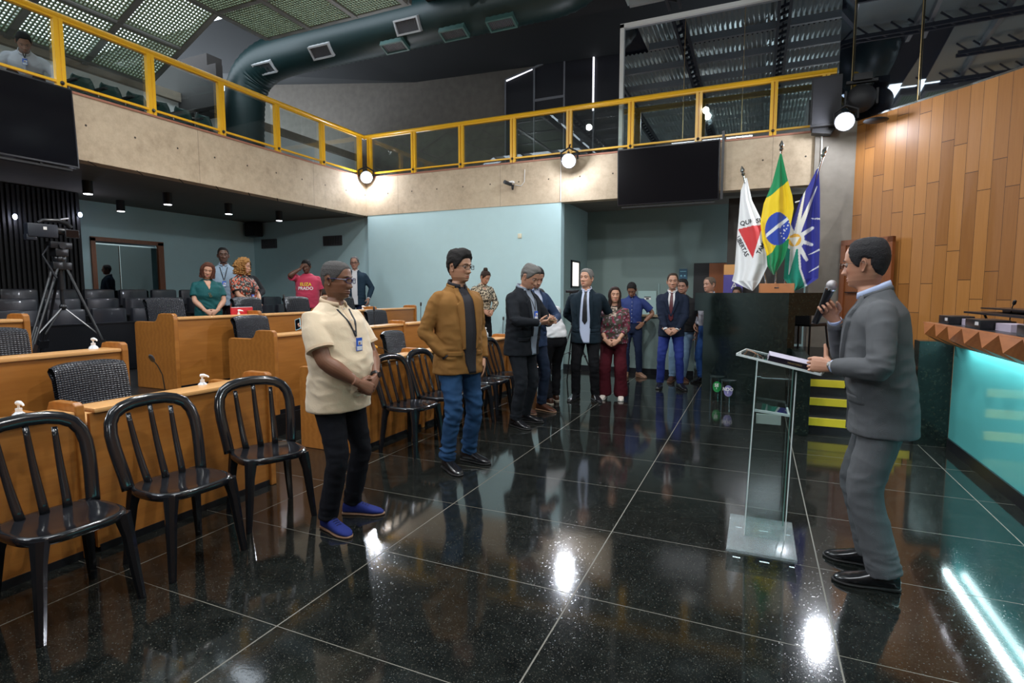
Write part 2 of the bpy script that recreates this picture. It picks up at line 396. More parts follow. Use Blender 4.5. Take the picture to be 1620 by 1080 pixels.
# concrete gallery fronts
b = MB(); b.box(XL-0.22, XL, -6, YB+0.22, 3.205, ZT); struct('wall_gallery_left', b, M_CONC)
b = MB(); b.box(XL+0.001, 1.0, YB, YB+0.22, 3.21, ZT-0.002); struct('wall_gallery_back', b, M_CONC)
b = MB(); b.box(-12.5,XL-0.22,-6,12.5,3.25,3.85); b.box(XL-0.22,1.3,YB+0.22,15,3.255,3.86); struct('ceiling_soffit', b, M_SOFFIT)
b = MB(); b.box(XL-0.24,XL+0.015,-6,YB+0.24,ZT,ZT+0.028); struct('trim_2', b, M_COPPER)
b = MB(); b.box(XL+0.016,1.0,YB-0.015,YB+0.24,ZT,ZT+0.028); struct('trim_3', b, M_COPPER)
# concrete column at the right end of the back gallery
b = MB(); b.box(0.745,1.30,10.02,10.6,0.0,4.10); struct('wall_column', b, mat('grey_concrete', (0.26,0.235,0.20), 0.85, var=0.25, bump=(12,0.2)))
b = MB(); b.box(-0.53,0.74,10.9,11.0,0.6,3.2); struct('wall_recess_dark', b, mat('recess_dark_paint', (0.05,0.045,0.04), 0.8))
# plank wall (metres along the wall as U) and the mirror-glass band above it
PW = [(1.22,10.10),(1.55,9.77),(1.91,9.40),(2.38,8.90),(2.78,8.43),(3.2,7.85),(3.6,7.15),(3.95,6.3),(4.2,5.2),(4.32,4.0),(4.35,2.5),(4.35,-6.0)]
def wallstrip(name, pts, z0, z1, m, th=0.12, uv=True):
    b = MB(); acc = [0.0]
    for i in range(1, len(pts)): acc.append(acc[-1] + math.dist(pts[i], pts[i-1]))
    nrm = []
    for i in range(len(pts)):
        a = Vector(pts[max(i-1,0)]); c = Vector(pts[min(i+1,len(pts)-1)]); d = (c-a).normalized(); nrm.append(Vector((-d.y, d.x)))
    vs = []; fs = []; us = []
    for i, p in enumerate(pts):
        for (off, z) in ((0,z0),(0,z1),(th,z1),(th,z0)):
            q = Vector(p) + nrm[i]*off; vs.append((q.x, q.y, z)); us.append((acc[i] + 3.0, z))
    for i in range(len(pts)-1):
        for k in range(4): fs.append((i*4+k, i*4+(k+1)%4, (i+1)*4+(k+1)%4, (i+1)*4+k))
    fs.append((0,1,2,3)); n = (len(pts)-1)*4; fs.append((n+3,n+2,n+1,n))
    b.add(vs, fs); me = b.mesh(name, m, False)
    ul = me.uv_layers.new(name='UVMap')
    for lp in me.loops: ul.data[lp.index].uv = us[lp.vertex_index]
    o = link(name, me); o['kind'] = 'structure'; return o
wallstrip('wall_right', PW, 0.0, 4.10, M_PLANK)
wallstrip('trim_4', PW[:-1], 4.10, 4.125, M_CHROME, 0.10)
# mirror glass: flat back panes then panes over the plank wall, brass seams
b = MB(); b.use(M_MIRROR); b.box(-2.38,1.06,10.40,10.42,4.2,6.28); struct('window_1', b)
MG = [(1.06,10.40),(1.22,10.16),(1.93,9.44),(2.80,8.50),(3.66,7.15),(4.25,5.2),(4.40,2.5),(4.40,-6.0)]
for k in range(len(MG)-1):
    wallstrip('window_%d' % (k+2), MG[k:k+2], 4.125, 6.55, M_MIRROR, 0.02)
b = MB()
for q in MG[1:5]: b.cyl((q[0]-0.01,q[1]-0.012,4.12),(q[0]-0.01,q[1]-0.012,6.5),0.008,8)
b.box(-1.31,-1.303,10.39,10.40,4.2,6.25); b.box(-0.35,-0.343,10.39,10.40,4.2,6.25)
struct('trim_5', b, mat('brass_seam', (0.45,0.33,0.16), 0.3, 0.9))
b = MB(); b.box(-2.44,-2.37,10.34,10.43,3.9,6.33); b.box(-2.44,1.06,10.34,10.43,6.27,6.34); struct('window_frame', b, M_WHITE)
# ceiling: corrugated sheet on purlins and trusses
b = MB(); ys = [-6, 8.4, ]; xs = [-5.58 + 0.045*i for i in range(226)]
b.add([V(x, y, 6.62 + 0.018*(1 if (i//1) % 2 else -1)) for y in (-6, 8.4) for i, x in enumerate(xs)], [(i, i+1, 226+i+1, 226+i) for i in range(225)])
x2 = [x for x in xs if x > -2.3]; n2_ = len(x2)
b.add([V(x, y, 6.62 + 0.018*(1 if i % 2 else -1)) for y in (8.4, 10.3) for i, x in enumerate(x2)], [(i, i+1, n2_+i+1, n2_+i) for i in range(n2_-1)])
struct('ceiling', b, M_CORR)
b = MB(); b.box(-12.6,5,-6,15.5,7.6,7.7) if False else None
b = MB()
for k in range(15): b.bar((-5.5 if k < 13 else -2.2,-5.4+1.1*k,6.50),(4.5,-5.4+1.1*k,6.50),0.07,0.13)
struct('ceiling_purlins', b, M_STEEL)
b = MB()
for k in range(6):
    x = -4.9 + 1.72*k
    for dx in (-0.09, 0.09): b.bar((x+dx,-6,6.36),(x+dx,10.2 if x > -2.4 else 8.2,6.36),0.05,0.07)
    y = -5.8
    while y < (10 if x > -2.4 else 8.0): b.bar((x-0.09,y,6.36),(x+0.09,y+0.13,6.36),0.03,0.05); b.bar((x,y,6.36),(x,y+0.25,6.58),0.025,0.03); y += 0.27
struct('ceiling_trusses', b, M_TRUSS)
# skylight: flat part right of the ridge and sloping part left of it, steel frame with open gratings
RX, SL = -8.93, 0.475
def P_flat(x, y): return V(x, y, 6.5)
def P_slope(x, y): return V(x, y, 6.5 + SL*(x-RX))
bf = MB(); panels = []
for j in range(8):
    y1 = 8.35 - 1.1*j
    bf.bar((RX,y1,6.5),(-5.6,y1,6.5),0.08,0.16)
    for i in range(3): panels.append((P_flat, RX+1.08*i, RX+1.08*(i+1), y1-1.1, y1))
for i in range(4): bf.bar((RX+1.08*i,-6,6.5),(RX+1.08*i,8.35,6.5),0.09,0.18)
for j in range(8):
    y1 = 7.25 - 1.1*j
    bf.bar(P_slope(RX,y1),P_slope(-10.95,y1),0.09,0.14)
    for i in range(2): panels.append((P_slope, RX-0.98*(i+1), RX-0.98*i, y1-1.1, y1))
for x in (RX-1.0, RX-1.95): bf.bar(P_slope(x,-1.5),P_slope(x,7.25),0.09,0.14)
struct('ceiling_skylight_frame', bf, mat('skylight_frame_grey', (0.20,0.20,0.19), 0.5, 0.3))
bg_ = MB()
for fn, x0, x1, y0, y1 in panels:
    if y0 < 1.2: continue
    g = 0.062; a0 = x0+0.055; a1 = x1-0.055; c0 = y0+0.05; c1 = y1-0.05
    nx = int((a1-a0)/0.056); ny = int((c1-c0)/0.056)
    for i in range(nx+1):
        x = a0+(a1-a0)*i/nx; bg_.bar(fn(x,c0)-V(0,0,.05), fn(x,c1)-V(0,0,.05), 0.026, 0.022)
    for j in range(ny+1):
        y = c0+(c1-c0)*j/ny; bg_.bar(fn(a0,y)-V(0,0,.05), fn(a1,y)-V(0,0,.05), 0.026, 0.022)
struct('ceiling_gratings', bg_, mat('greenish_grating', (0.20,0.25,0.16), 0.6, 0.0))
# roof shell closing the hall around the skylight
b = MB(); b.box(-5.6,5.2,-6.2,10.5,6.70,6.8); struct('ceiling_roof', b, M_DARK)
b = MB(); b.add([V(-16,8.42,7.1),V(-8.95,8.42,7.1),V(1.5,8.42,7.1),V(5,8.42,7.1),V(-16,13.5,8.3),V(-8.95,13.5,7.35),V(1.5,13.5,6.95),V(5,13.5,6.95)], [(0,1,5,4),(1,2,6,5),(2,3,7,6)]); struct('ceiling_dark', b, M_DARK)
b = MB(); b.box(-16,5,13.5,13.7,3.85,8.3) ; struct('wall_upper_back', b, mat('upper_concrete', (0.155,0.135,0.115), 0.85, var=0.3, bump=(5,0.2)))
b = MB(); b.box(-11.2,-11.05,-6,13.5,3.85,5.40); struct('wall_upper_left', b, mat('white_dado', (0.72,0.73,0.72), 0.6))
b = MB(); b.box(-11.25,-10.95,-6,13.5,5.40,5.575); struct('wall_upper_left_band', b, mat('brown_concrete', (0.23,0.185,0.14), 0.85, var=0.25, bump=(5,0.2)))
b = MB(); b.box(-11.04,-9.9,7.95,8.1,5.2,6.0); b.box(-16,-10.4,8.15,8.5,5.2,6.35); struct('ceiling_beam', b, mat('dark_concrete', (0.024,0.020,0.018), 0.85, var=0.2))
b = MB(); b.box(-12.9,5,-6.3,-6.1,0,6.7); struct('wall_front', b, mat('front_wall_brown', (0.12,0.09,0.07), 0.8))

# ============================================================ FIXED EQUIPMENT
# concrete mass and clerestory windows beyond the back gallery
b = MB(); CX = [-6.15,-5.35,-4.55,-3.80,-3.05,-2.3]; CT = [6.98,7.16,7.36,7.38,7.33,7.3]
for i in range(5):
    b.use(mat('dark_blind', (0.02,0.02,0.026), 0.5)); b.add([V(CX[i],13.46,3.9),V(CX[i+1],13.46,3.9),V(CX[i+1],13.46,CT[i+1]-0.04),V(CX[i],13.46,CT[i]-0.04)], [(0,1,2,3)])
    b.use(mat('thin_frame_grey', (0.20,0.20,0.22), 0.5)); b.bar((CX[i],13.45,3.9),(CX[i],13.45,CT[i]),0.035,0.035,(0,1,0)); b.bar((CX[i],13.45,CT[i]),(CX[i+1],13.45,CT[i+1]),0.04,0.04)
    b.use(mat('daylight_slit', (0.9,0.9,1), 0.5, emit=((0.93,0.93,1.0), 1.6)))
    if i == 0: b.bar((CX[0]+0.03,13.45,CT[0]-0.03),(CX[1]-0.05,13.45,CT[1]-0.03),0.02,0.03)
    if i == 2: b.add([V(CX[2]+0.3,13.44,CT[2]-0.04),V(CX[3],13.44,CT[3]-0.10),V(CX[3],13.44,CT[3]-0.02),V(CX[2]+0.4,13.44,CT[2]+0.0)],[(0,1,2,3)])
    if i == 3: b.bar((CX[3]+0.05,13.44,CT[3]-0.05),(CX[4]-0.05,13.44,CT[4]-0.05),0.03,0.05); b.bar((CX[3],13.43,5.9),(CX[3],13.43,CT[3]-0.04),0.035,0.035,(0,1,0))
b.use(mat('thin_frame_grey')); b.bar((CX[1],13.44,6.35),(CX[2],13.44,6.35),0.03,0.06)
struct('window_20', b)

# yellow railings with glass panes
def railing(label, pts, p0, p1, axis):
    t = thing('gallery_railing', label, 'railing')
    def Q(s, o, z): return V(p0 + o, s, z) if axis == 'y' else V(s, p0 + o, z)
    a, c = pts[0], pts[-1]
    b = MB(); b.tube([Q(p1[0], 0, 4.915), Q(p1[1], 0, 4.915)], 0.05, 12, flat=0.72); b.bar(Q(p1[0],0,4.875),Q(p1[1],0,4.875),0.055,0.03); b.build('handrail', M_YEL, t)
    b = MB(); b.bar(Q(p1[0],0,4.115),Q(p1[1],0,4.115),0.03,0.03); b.build('bottom_rail', M_YEL, t)
    for k, s in enumerate(pts):
        b = MB()
        for d in (-0.030, 0.030): b.bar(Q(s+d,0,4.03), Q(s+d,0,4.89), 0.045, 0.06, (1,0,0) if axis == 'y' else (0,1,0))
        b.bar(Q(s,0.012,4.03), Q(s,0.012,4.89), 0.03, 0.02, (1,0,0) if axis == 'y' else (0,1,0))
        po = b.build('post', M_YEL, t); b = MB(); b.sphere(Q(s, 0.04 if axis == 'y' else -0.04, 4.10), 0.025, 8, 6); b.build('bolt_cap', M_SATBLK, po)
        if k < len(pts)-1:
            b = MB(); e = pts[k+1]
            if axis == 'y': b.box(p0-0.034,p0-0.028,s+0.06,e-0.06,4.06,4.87)
            else: b.box(s+0.06,e-0.06,p0+0.028,p0+0.034,4.06,4.87)
            b.build('glass_pane', M_RGLASS, t, smooth=False)
    return t
railing('yellow railing with clear glass panes along the left gallery above the desks', [9.93-1.138*k for k in range(12)], XL+0.01-0.03, (10.13,-3.2), 'y')
railing('yellow railing with clear glass panes along the back gallery above the screen', [-7.9+1.148*k-0.0 for k in range(8)]+[0.86], YB-0.0, (-8.05,1.0), 'x')

# screens on the gallery fronts
def screen(label, loc, rz, rot=None):
    t = thing('wall_screen', label, 'screen', loc, 0, None, rot)
    b = MB(); b.bbox(-0.85,0.85,-0.03,0.03,-0.485,0.485,0.008); b.build('bezel', M_BEZEL, t)
    b = MB(); b.box(-0.832,0.832,-0.033,-0.0305,-0.462,0.465); b.build('display_panel', M_SCREEN, t)
    b = MB(); b.box(-0.78,0.78,-0.005,0.045,-0.525,-0.50)
    for x in (-0.45,0.0,0.45): b.box(x-0.012,x+0.012,-0.01,0.03,-0.51,-0.48)
    b.box(-0.3,0.3,0.03,0.12,-0.2,0.2); b.build('mounting_bracket', M_BLACK, t)
screen('large black television on the left gallery front above the black partition', (-7.87,3.42,3.53), 0, (math.radians(-3),0,math.radians(90)))
screen('large black television on the back gallery front left of the flags', (-1.49,9.92,3.525), 0, (math.radians(4),0,0))
b = MB(); b.bar((-0.60,9.96,3.05),(-0.60,9.96,4.15),0.04,0.05,(0,1,0)); b.build('wall_rail', M_BEZEL, None, label='black vertical steel rail on the concrete right of the back television', category='rail')

# flood lights
def flood(label, loc, target, s=1.0):
    d = Vector(target) - Vector(loc); q = d.to_track_quat('-Y', 'Z').to_euler()
    t = thing('flood_light', label, 'spotlight', loc, 0, None, q); t.scale = (s*1.35,)*3
    b = MB(); b.tube([(0,0.14,0),(0,0.10,0),(0,0.0,0),(0,-0.07,0)], [0.04,0.06,0.075,0.10], 20); b.build('housing', M_BLACK, t)
    b = MB(); b.tube([(0,-0.071,0),(0,-0.078,0)], [0.088,0.085], 24); b.build('lens', mat('flood_lens', (1,1,1), 0.3, emit=((0.84,0.9,1.0), 60)), t)
    b = MB(); b.tube([(-0.11,0,0),(-0.115,0.02,0.09),(0,0.03,0.15),(0.115,0.02,0.09),(0.11,0,0)], 0.012, 6); b.tube([(0,0.03,0.15),(0,0.12,0.17)], 0.012, 6); b.build('yoke', M_BLACK, t)
FL = ['bright white flood light in the corner where the two galleries meet', 'bright white flood light on the back gallery front left of the television', 'bright white flood light beside the top of the plank wall']
for (l, tg), lb in zip(FLOODS, FL): flood(lb, l, tg)
# flat black lamp fixed to the top of the plank wall and the round lamp behind the flood
t = thing('wall_lamp', 'flat black oval lamp on a bracket at the top of the plank wall', 'lamp', (1.50,9.62,3.98))
b = MB(); b.sphere((-0.04,-0.10,-0.03), 0.16, 18, 8, sc=(1,0.75,0.22)); b.build('lamp_head', M_BLACK, t)
b = MB(); b.bar((0.05,0.05,0.03),(-0.02,-0.1,0.0),0.05,0.03); b.build('bracket', M_STEEL, t)
t = thing('moving_head_light', 'round black stage light above the flood light by the plank wall', 'stage light', (1.30,9.80,4.36))
b = MB(); b.sphere((0,0,0), 0.20, 20, 12, sc=(1,0.9,1)); b.build('lamp_head', M_BLACK, t)
b = MB(); b.bar((-0.2,0,-0.1),(-0.2,0,0.12),0.03,0.07,(0,1,0)); b.bar((0.2,0,-0.1),(0.2,0,0.12),0.03,0.07,(0,1,0)); b.bar((-0.2,0,0.24),(0.2,0,0.24),0.07,0.04); b.bbox(-0.12,0.12,-0.1,0.1,0.24,0.34,0.01); b.build('yoke', M_BLACK, t)
t = thing('hanging_loudspeaker', 'tall black loudspeaker hanging at the right end of the back railing', 'loudspeaker', (0.84,9.86,4.36))
b = MB(); b.prism([(-0.20,-0.16),(0.20,-0.16),(0.16,0.18),(-0.16,0.18)], -0.36, 0.36, 'z'); b.build('cabinet', M_BLACK, t)
b = MB(); b.box(-0.18,0.18,-0.172,-0.162,-0.33,0.33); b.build('grille', mat('dark_grille', (0.02,0.02,0.024), 0.7, bump=(300,0.5)), t)
b = MB(); b.prism([(-0.16,-0.36),(0.16,-0.36),(0.10,-0.46),(-0.16,-0.42)], -0.05, 0.12, 'y'); b.build('mounting_bracket', M_BLACK, t)

# white conduits below the speaker, conduit beside the flood on the back gallery
b = MB(); b.tube([(0.83,10.0,3.95),(0.84,9.98,3.5),(0.79,9.98,3.42),(0.815,9.98,3.02),(0.5,9.98,2.93)],0.012,8); b.tube([(0.92,9.98,3.75),(0.80,9.97,3.35)],0.006,6)
b.build('conduit', M_WHITE, None, label='white conduit running down the concrete behind the blue flag', category='conduit')
b = MB(); b.tube([(-3.46,10.07,4.0),(-3.46,10.07,3.22)],0.007,6); b.build('conduit', M_WHITE, None, label='thin white conduit down the gallery front left of the television', category='conduit')
# security camera
t = thing('security_camera', 'small bullet security camera on the back gallery front', 'camera', (-4.46,9.95,3.60))
b = MB(); b.tube([(0.02,0.13,0.05),(0.02,0.05,0.05)],[0.03,0.02],12); b.tube([(0.02,0.05,0.05),(-0.03,-0.02,0.03)],0.015,8); b.build('bracket', M_WHITE, t)
b = MB(); b.tube([(0.0,0.06,0.0),(-0.07,-0.09,0.03)],[0.035,0.037],14); b.build('camera_body', M_SATBLK, t)
b = MB(); b.tube([(0.03,0.08,-0.02),(0.05,0.03,-0.10)],[0.028,0.02],12); b.build('cable_box', M_BLACK, t)
b = MB(); b.tube([(0.06,0.13,0.0),(0.18,0.14,-0.03),(0.25,0.14,0.05),(0.26,0.14,0.28)],0.006,6); b.build('cable', M_WHITE, t)
b = MB(); b.bbox(-4.35,-4.27,10.09,10.12,2.57,2.66,0.004); b.build('wall_switch_plate', mat('cream_plastic', (0.72,0.68,0.52), 0.4), None, label='small cream switch plate high on the pale teal wall', category='switch plate')
# vents and corner loudspeaker
for (x0,x1,lb) in ((-11.45,-10.95,'dark slotted air vent on the back wall near the corner'),(-9.45,-8.90,'dark slotted air vent on the back wall above the man in pink')):
    t = thing('air_vent', lb, 'vent', ((x0+x1)/2,10.29,2.72)); w = (x1-x0)/2
    b = MB(); b.box(-w,w,-0.005,0.02,-0.11,0.11); b.build('vent_back', M_BLACK, t)
    b = MB()
    for k in range(12): b.box(-w+2*w*k/11.5,-w+2*w*k/11.5+0.012,-0.02,-0.006,-0.10,0.10)
    b.box(-w,w,-0.02,-0.004,0.10,0.115); b.box(-w,w,-0.02,-0.004,-0.115,-0.10); b.build('louvres', mat('vent_grey', (0.10,0.10,0.11), 0.5), t)
t = thing('corner_loudspeaker', 'black loudspeaker hung in the back left corner under the gallery', 'loudspeaker', (-11.5,10.1,3.05))
b = MB(); b.bbox(-0.17,0.17,-0.13,0.13,-0.16,0.19,0.02); b.build('cabinet', M_BLACK, t)
b = MB(); b.box(-0.15,0.15,-0.14,-0.131,-0.14,0.14); b.build('grille', mat('dark_grille'), t)
# downlights under the left gallery
DL = [((-9.68,5.38),'nearest the black partition'),((-11.15,6.75),'above the glazed door'),((-9.55,6.58),'second from the black partition'),((-9.60,7.85),'third from the black partition, dimmer'),((-9.48,9.0),'nearest the back wall')]
for (x,y),w in DL:
    t = thing('downlight', 'black cylinder downlight under the left gallery, ' + w, 'downlight', (x,y,3.25), group=None)
    b = MB(); b.tube([(0,0,0),(0,0,-0.20)],[0.07,0.07],20,cap=True); b.build('housing', M_BLACK, t)
    b = MB(); b.tube([(0,0,-0.201),(0,0,-0.208)],[0.062,0.060],20); b.build('lens', mat('downlight_lens', (1,1,1), 0.3, emit=((0.95,0.95,1.0), 5)), t)
    lamp('downlight_beam', 'SPOT', (x,y,3.02), 9, (0.92,0.95,1.0), 0.05, (x,y,0), 100, 0.6)
# wall lights on the black partition
for (y,z,w) in ((4.96,2.71,'left'),(5.9,2.86,'right')):
    t = thing('wall_light', 'tiny bright blue-white light on the black partition, %s of the video camera' % w, 'light', (-10.90,y,z))
    b = MB(); b.sphere((0.02,0,0),0.03,10,8,sc=(1,1,1.5)); b.build('bulb', mat('blue_white_bulb',(1,1,1),0.3,emit=((0.6,0.7,1.0),12)), t)
    b = MB(); b.cyl((-0.03,0,0),(0.0,0,0),0.03,10); b.build('holder', M_BLACK, t)
    lamp('wall_light_glow', 'POINT', (-10.80,y,z-0.05), 1.2, (0.8,0.8,1.0), 0.03)
# green air duct with diffusers
t = thing('air_duct', 'large dark green spiral air duct below the skylight', 'air duct')
b = MB(); P0 = []; rr = []
path = [V(-2.6,9.3,7.2),V(-2.75,9.3,6.75),V(-3.1,9.3,6.62),V(-9.4,9.3,6.60),V(-10.2,9.3,6.50),V(-10.6,9.25,6.1),V(-10.62,9.2,5.6),V(-10.62,9.15,4.7),V(-10.62,9.15,3.9)]
full = []
for i in range(len(path)-1):
    n = max(2, int((path[i+1]-path[i]).length/0.06))
    for k in range(n): full.append(path[i].lerp(path[i+1], k/n))
full = [sum((full[min(max(i+o,0),len(full)-1)] for o in range(-6,7)), V(0,0,0))/13 for i in range(len(full))]
b.tube(full, [0.42 + (0.008 if i % 2 else -0.006) for i in range(len(full))], 26); b.build('duct_pipe', M_GREEN, t)
for i, (x, a) in enumerate([(-9.75,-0.9),(-8.15,-0.75),(-6.05,-0.55),(-6.5,-1.9),(-5.2,-1.8),(-4.25,-1.8)]):
    c = V(x, 9.3 + 0.44*math.cos(PI+0.0)*math.cos(a), 6.62 + 0.44*math.sin(a)*1) if a > -1.2 else V(x, 9.3-0.44*0.35, 6.62-0.44*0.95)
    nrm = V(0,-math.cos(a),math.sin(a)) if a > -1.2 else V(0,-0.35,-0.95)
    q = nrm.to_track_quat('-Y','Z').to_matrix().to_4x4(); q.translation = c
    bb = MB(); bb.use(mat('diffuser_grey',(0.42,0.43,0.44),0.5) if a > -1.2 else mat('duct_vent_green',(0.05,0.12,0.11),0.5))
    for (x0,x1,z0,z1) in ((-.26,.26,.10,.13),(-.26,.26,-.13,-.10),(-.26,-.23,-.10,.10),(.23,.26,-.10,.10)): bb.box(x0,x1,-0.05,0.06,z0,z1,q)
    bb.use(mat('vent_grey'))
    for k in range(14): bb.box(-.22+.44*k/13.5,-.22+.44*k/13.5+.010,-0.03,-0.02,-.10,.10,q)
    bb.box(-.23,.23,0.0,0.01,-.10,.10,q); bb.build('diffuser', None, t)

# small window in the return wall, notices, electrical panel at the back
t = thing('service_window', 'small bright window in the side wall behind the man with the black tie', 'window', (-3.458,11.0,1.88))
b = MB(); b.use(M_SATBLK); b.box(0,0.03,-0.28,-0.24,-0.26,0.26); b.box(0,0.03,0.24,0.28,-0.26,0.26); b.box(0,0.03,-0.28,0.28,0.24,0.28); b.box(0,0.03,-0.28,0.28,-0.28,-0.24); b.build('frame', None, t)
b = MB(); b.box(0.005,0.01,-0.24,0.24,-0.24,0.24); b.build('lit_pane', mat('lit_pane',(1,1,1),0.5,emit=((1.0,0.93,0.80),1.1)), t)
t = thing('electrical_panel', 'flush teal panel with a small white notice on the back recess wall', 'panel', (-2.13,11.88,1.29))
b = MB(); b.box(-0.19,0.19,-0.012,0.01,-0.25,0.25); b.box(0.235,0.245,-0.02,0.01,-0.30,0.40); b.build('panel_cover', mat('panel_teal',(0.34,0.48,0.47),0.5), t)
b = MB(); b.use(M_WHITE); b.box(-0.06,0.08,-0.02,-0.013,0.06,0.13); b.use(M_BLACK); b.box(-0.06,0.08,-0.021,-0.019,0.11,0.13); b.box(-0.02,0.04,-0.021,-0.019,0.07,0.10); b.build('notice', None, t)
t = thing('wall_notice', 'dark blue notice on the teal wall left of the doorway', 'notice', (-1.41,11.88,1.87))
b = MB(); b.box(-0.08,0.08,-0.01,0.01,-0.12,0.12); b.build('sheet', mat('notice_blue',(0.03,0.10,0.17),0.4), t)
b = MB(); [b.cyl((x,-0.012,-0.02),(x,-0.011,-0.02),0.018,10) for x in (-0.035,0.035)]; b.box(-0.06,0.06,-0.012,-0.011,0.06,0.075); b.build('symbols', mat('notice_cyan',(0.25,0.55,0.65),0.4), t)
t = thing('roll_up_banner', 'purple banner with an orange top behind the dark stone counter', 'banner', (-0.40,10.6,0.0))
b = MB(); b.use(mat('banner_purple',(0.10,0.08,0.34),0.6)); b.box(-0.16,0.16,0,0.012,0.2,1.82); b.use(mat('banner_orange',(0.72,0.36,0.12),0.6)); b.box(-0.16,0.16,0,0.012,1.82,2.0); b.build('sheet', None, t)
b = MB(); text_into(b, 'A', 0.16, Matrix.Translation((0.02,-0.003,1.62)) @ Matrix.Rotation(PI/2,4,'X')); b.build('lettering', M_WHITE, t)
b = MB(); b.bbox(-0.18,0.18,-0.08,0.08,0.0,0.2,0.01); b.build('base', M_STEEL, t)

# ============================================================ DESKS
def desk(label, x, y0, y1, z0, first=False, last=True, ht=0.845, micon=False):
    t = thing('assembly_desk', label, 'desk', (x,(y0+y1)/2,z0), 0, 'honey wood assembly desks'); L = (y1-y0)/2 - 0.003
    b = MB(); b.box(-0.035,-0.010,-L+0.03,L-0.03,0.03,ht-0.03); b.build('front_panel', M_DESK, t, smooth=False)
    b = MB(); b.bbox(-0.20,0.012,-L+0.045,L-0.045,ht-0.028,ht,0.010); b.build('ledge', M_DESKTOP, t)
    b = MB(); b.bbox(-0.62,-0.12,-L+0.045,L-0.045,ht-0.14,ht-0.11,0.008); b.build('worktop', M_DESKTOP, t)
    b = MB(); b.box(-0.5,-0.06,-L+0.05,L-0.05,0.005,0.06); b.box(-0.06,-0.005,-L+0.04,L-0.04,0.0,0.045); b.build('plinth', M_SATBLK, t, smooth=False)
    prof = [(-0.66,0.0),(0.015,0.0),(0.015,ht-0.02),(0.008,ht+0.03),(-0.02,ht+0.045),(-0.20,ht+0.045),(-0.245,ht+0.035),(-0.265,ht-0.005),(-0.285,ht-0.035),(-0.33,ht-0.05),(-0.62,ht-0.05),(-0.65,ht-0.06),(-0.66,ht-0.09)]
    sides = ([-1] if first else []) + [1]
    for s in sides:
        b = MB(); c = s*(L-0.02); b.prism(prof, c-0.024, c+0.024, 'y')
        o = b.build('side_panel', M_DESK, t, smooth=False)
        md = o.modifiers.new('bev', 'BEVEL'); md.width = 0.007; md.segments = 2; md.limit_method = 'ANGLE'
    return t
desk('front-row desk at the far left, behind the nearest plastic chair', -3.43, 0.60, 1.81, 0, True)
desk('front-row desk holding the leather chair, behind the second and third plastic chairs', -3.43, 1.81, 3.12, 0)
desk('middle-row desk cut by the left edge with a sanitizer at its end', -4.57, 1.45, 2.75, 0.22, True)
desk('back-row desk end at the far left edge, before the tripod', -5.78, 1.45, 2.68, 0.43, True)
ORD = ['first', 'second', 'third', 'fourth']
for k in range(4): desk('front-row desk right of the aisle, %s from the aisle' % ORD[k], -3.37, 4.0+1.16*k, 5.16+1.16*k, 0, k == 0)
for k in range(4): desk('middle-row desk right of the aisle, %s from the aisle' % ORD[k], -4.57, 4.2+1.175*k, 5.375+1.175*k, 0.22, k == 0)
for k in range(4): desk('back-row desk right of the aisle, %s from the aisle' % ORD[k], -5.78, 3.97+1.17*k, 5.14+1.17*k, 0.43, k == 0, ht=0.80)

# ============================================================ SEATS
M_LEATH = mat('dark_leather', (0.020,0.022,0.030), 0.30, coat=0.2)
def weave_mat():
    t = NT('woven_leather'); co = t.coord(); s = t.n('ShaderNodeSeparateXYZ'); t.set(s.inputs[0], co)
    a = t.math('SINE', t.math('MULTIPLY', s.outputs[0], 150)); c = t.math('SINE', t.math('MULTIPLY', s.outputs[2], 200))
    h = t.math('MULTIPLY', t.math('ABSOLUTE', a), t.math('ABSOLUTE', c))
    t.p(Base_Color=t.mix(h, (0.006,0.007,0.010,1), (0.030,0.033,0.046,1)), Roughness=0.30); t.bump(h, 0.9, 0.006); return t.m
M_WEAVE = weave_mat()
def leather_chair():
    t = thing('leather_chair', 'x', 'chair', group='woven leather chairs behind the desks')
    b = MB()
    def back(u, v):   # u across, v around the thickness from front bottom, over the roll, to back
        x = (u-0.5)*(0.50 - 0.02*v)
        prof = [(0.20,0.46),(0.225,0.60),(0.25,0.74),(0.27,0.88),(0.285,0.955),(0.31,0.985),(0.345,0.985),(0.365,0.96),(0.35,0.93),(0.33,0.90),(0.315,0.80),(0.29,0.66),(0.26,0.46)]
        f = v*(len(prof)-1); i = min(int(f), len(prof)-2); f -= i
        y = prof[i][0]*(1-f)+prof[i+1][0]*f; z = prof[i][1]*(1-f)+prof[i+1][1]*f
        arch = 0.025*(1-(2*u-1)**4)*(z > 0.8); return V(x, y + 0.04*(2*u-1)**2*-1, z + arch)
    b.grid(back, 15, 37); b.build('backrest', M_WEAVE, t, smooth='all')
    b = MB(); b.bbox(-0.25,0.25,-0.24,0.24,0.42,0.50,0.03); b.build('seat', M_LEATH, t)
    for s in (-1,1):
        b = MB(); b.tube([(s*0.27,0.22,0.50),(s*0.28,0.15,0.66),(s*0.28,-0.10,0.68),(s*0.27,-0.18,0.62),(s*0.26,-0.18,0.47)],0.016,8); b.build('armrest', M_SATBLK, t)
    b = MB(); b.cyl((0,0,0.06),(0,0,0.42),0.03,12)
    for k in range(5):
        a = 2*PI*k/5; b.tube([(0,0,0.10),(0.27*math.cos(a),0.27*math.sin(a),0.055)],[0.025,0.015],8)
    b.build('base', M_SATBLK, t)
    for k in range(5):
        a = 2*PI*k/5; bb = MB(); bb.cyl((0.27*math.cos(a)-0.02,0.27*math.sin(a),0.028),(0.27*math.cos(a)+0.02,0.27*math.sin(a),0.028),0.027,12); bb.build('caster', M_SATBLK, t)
    return t
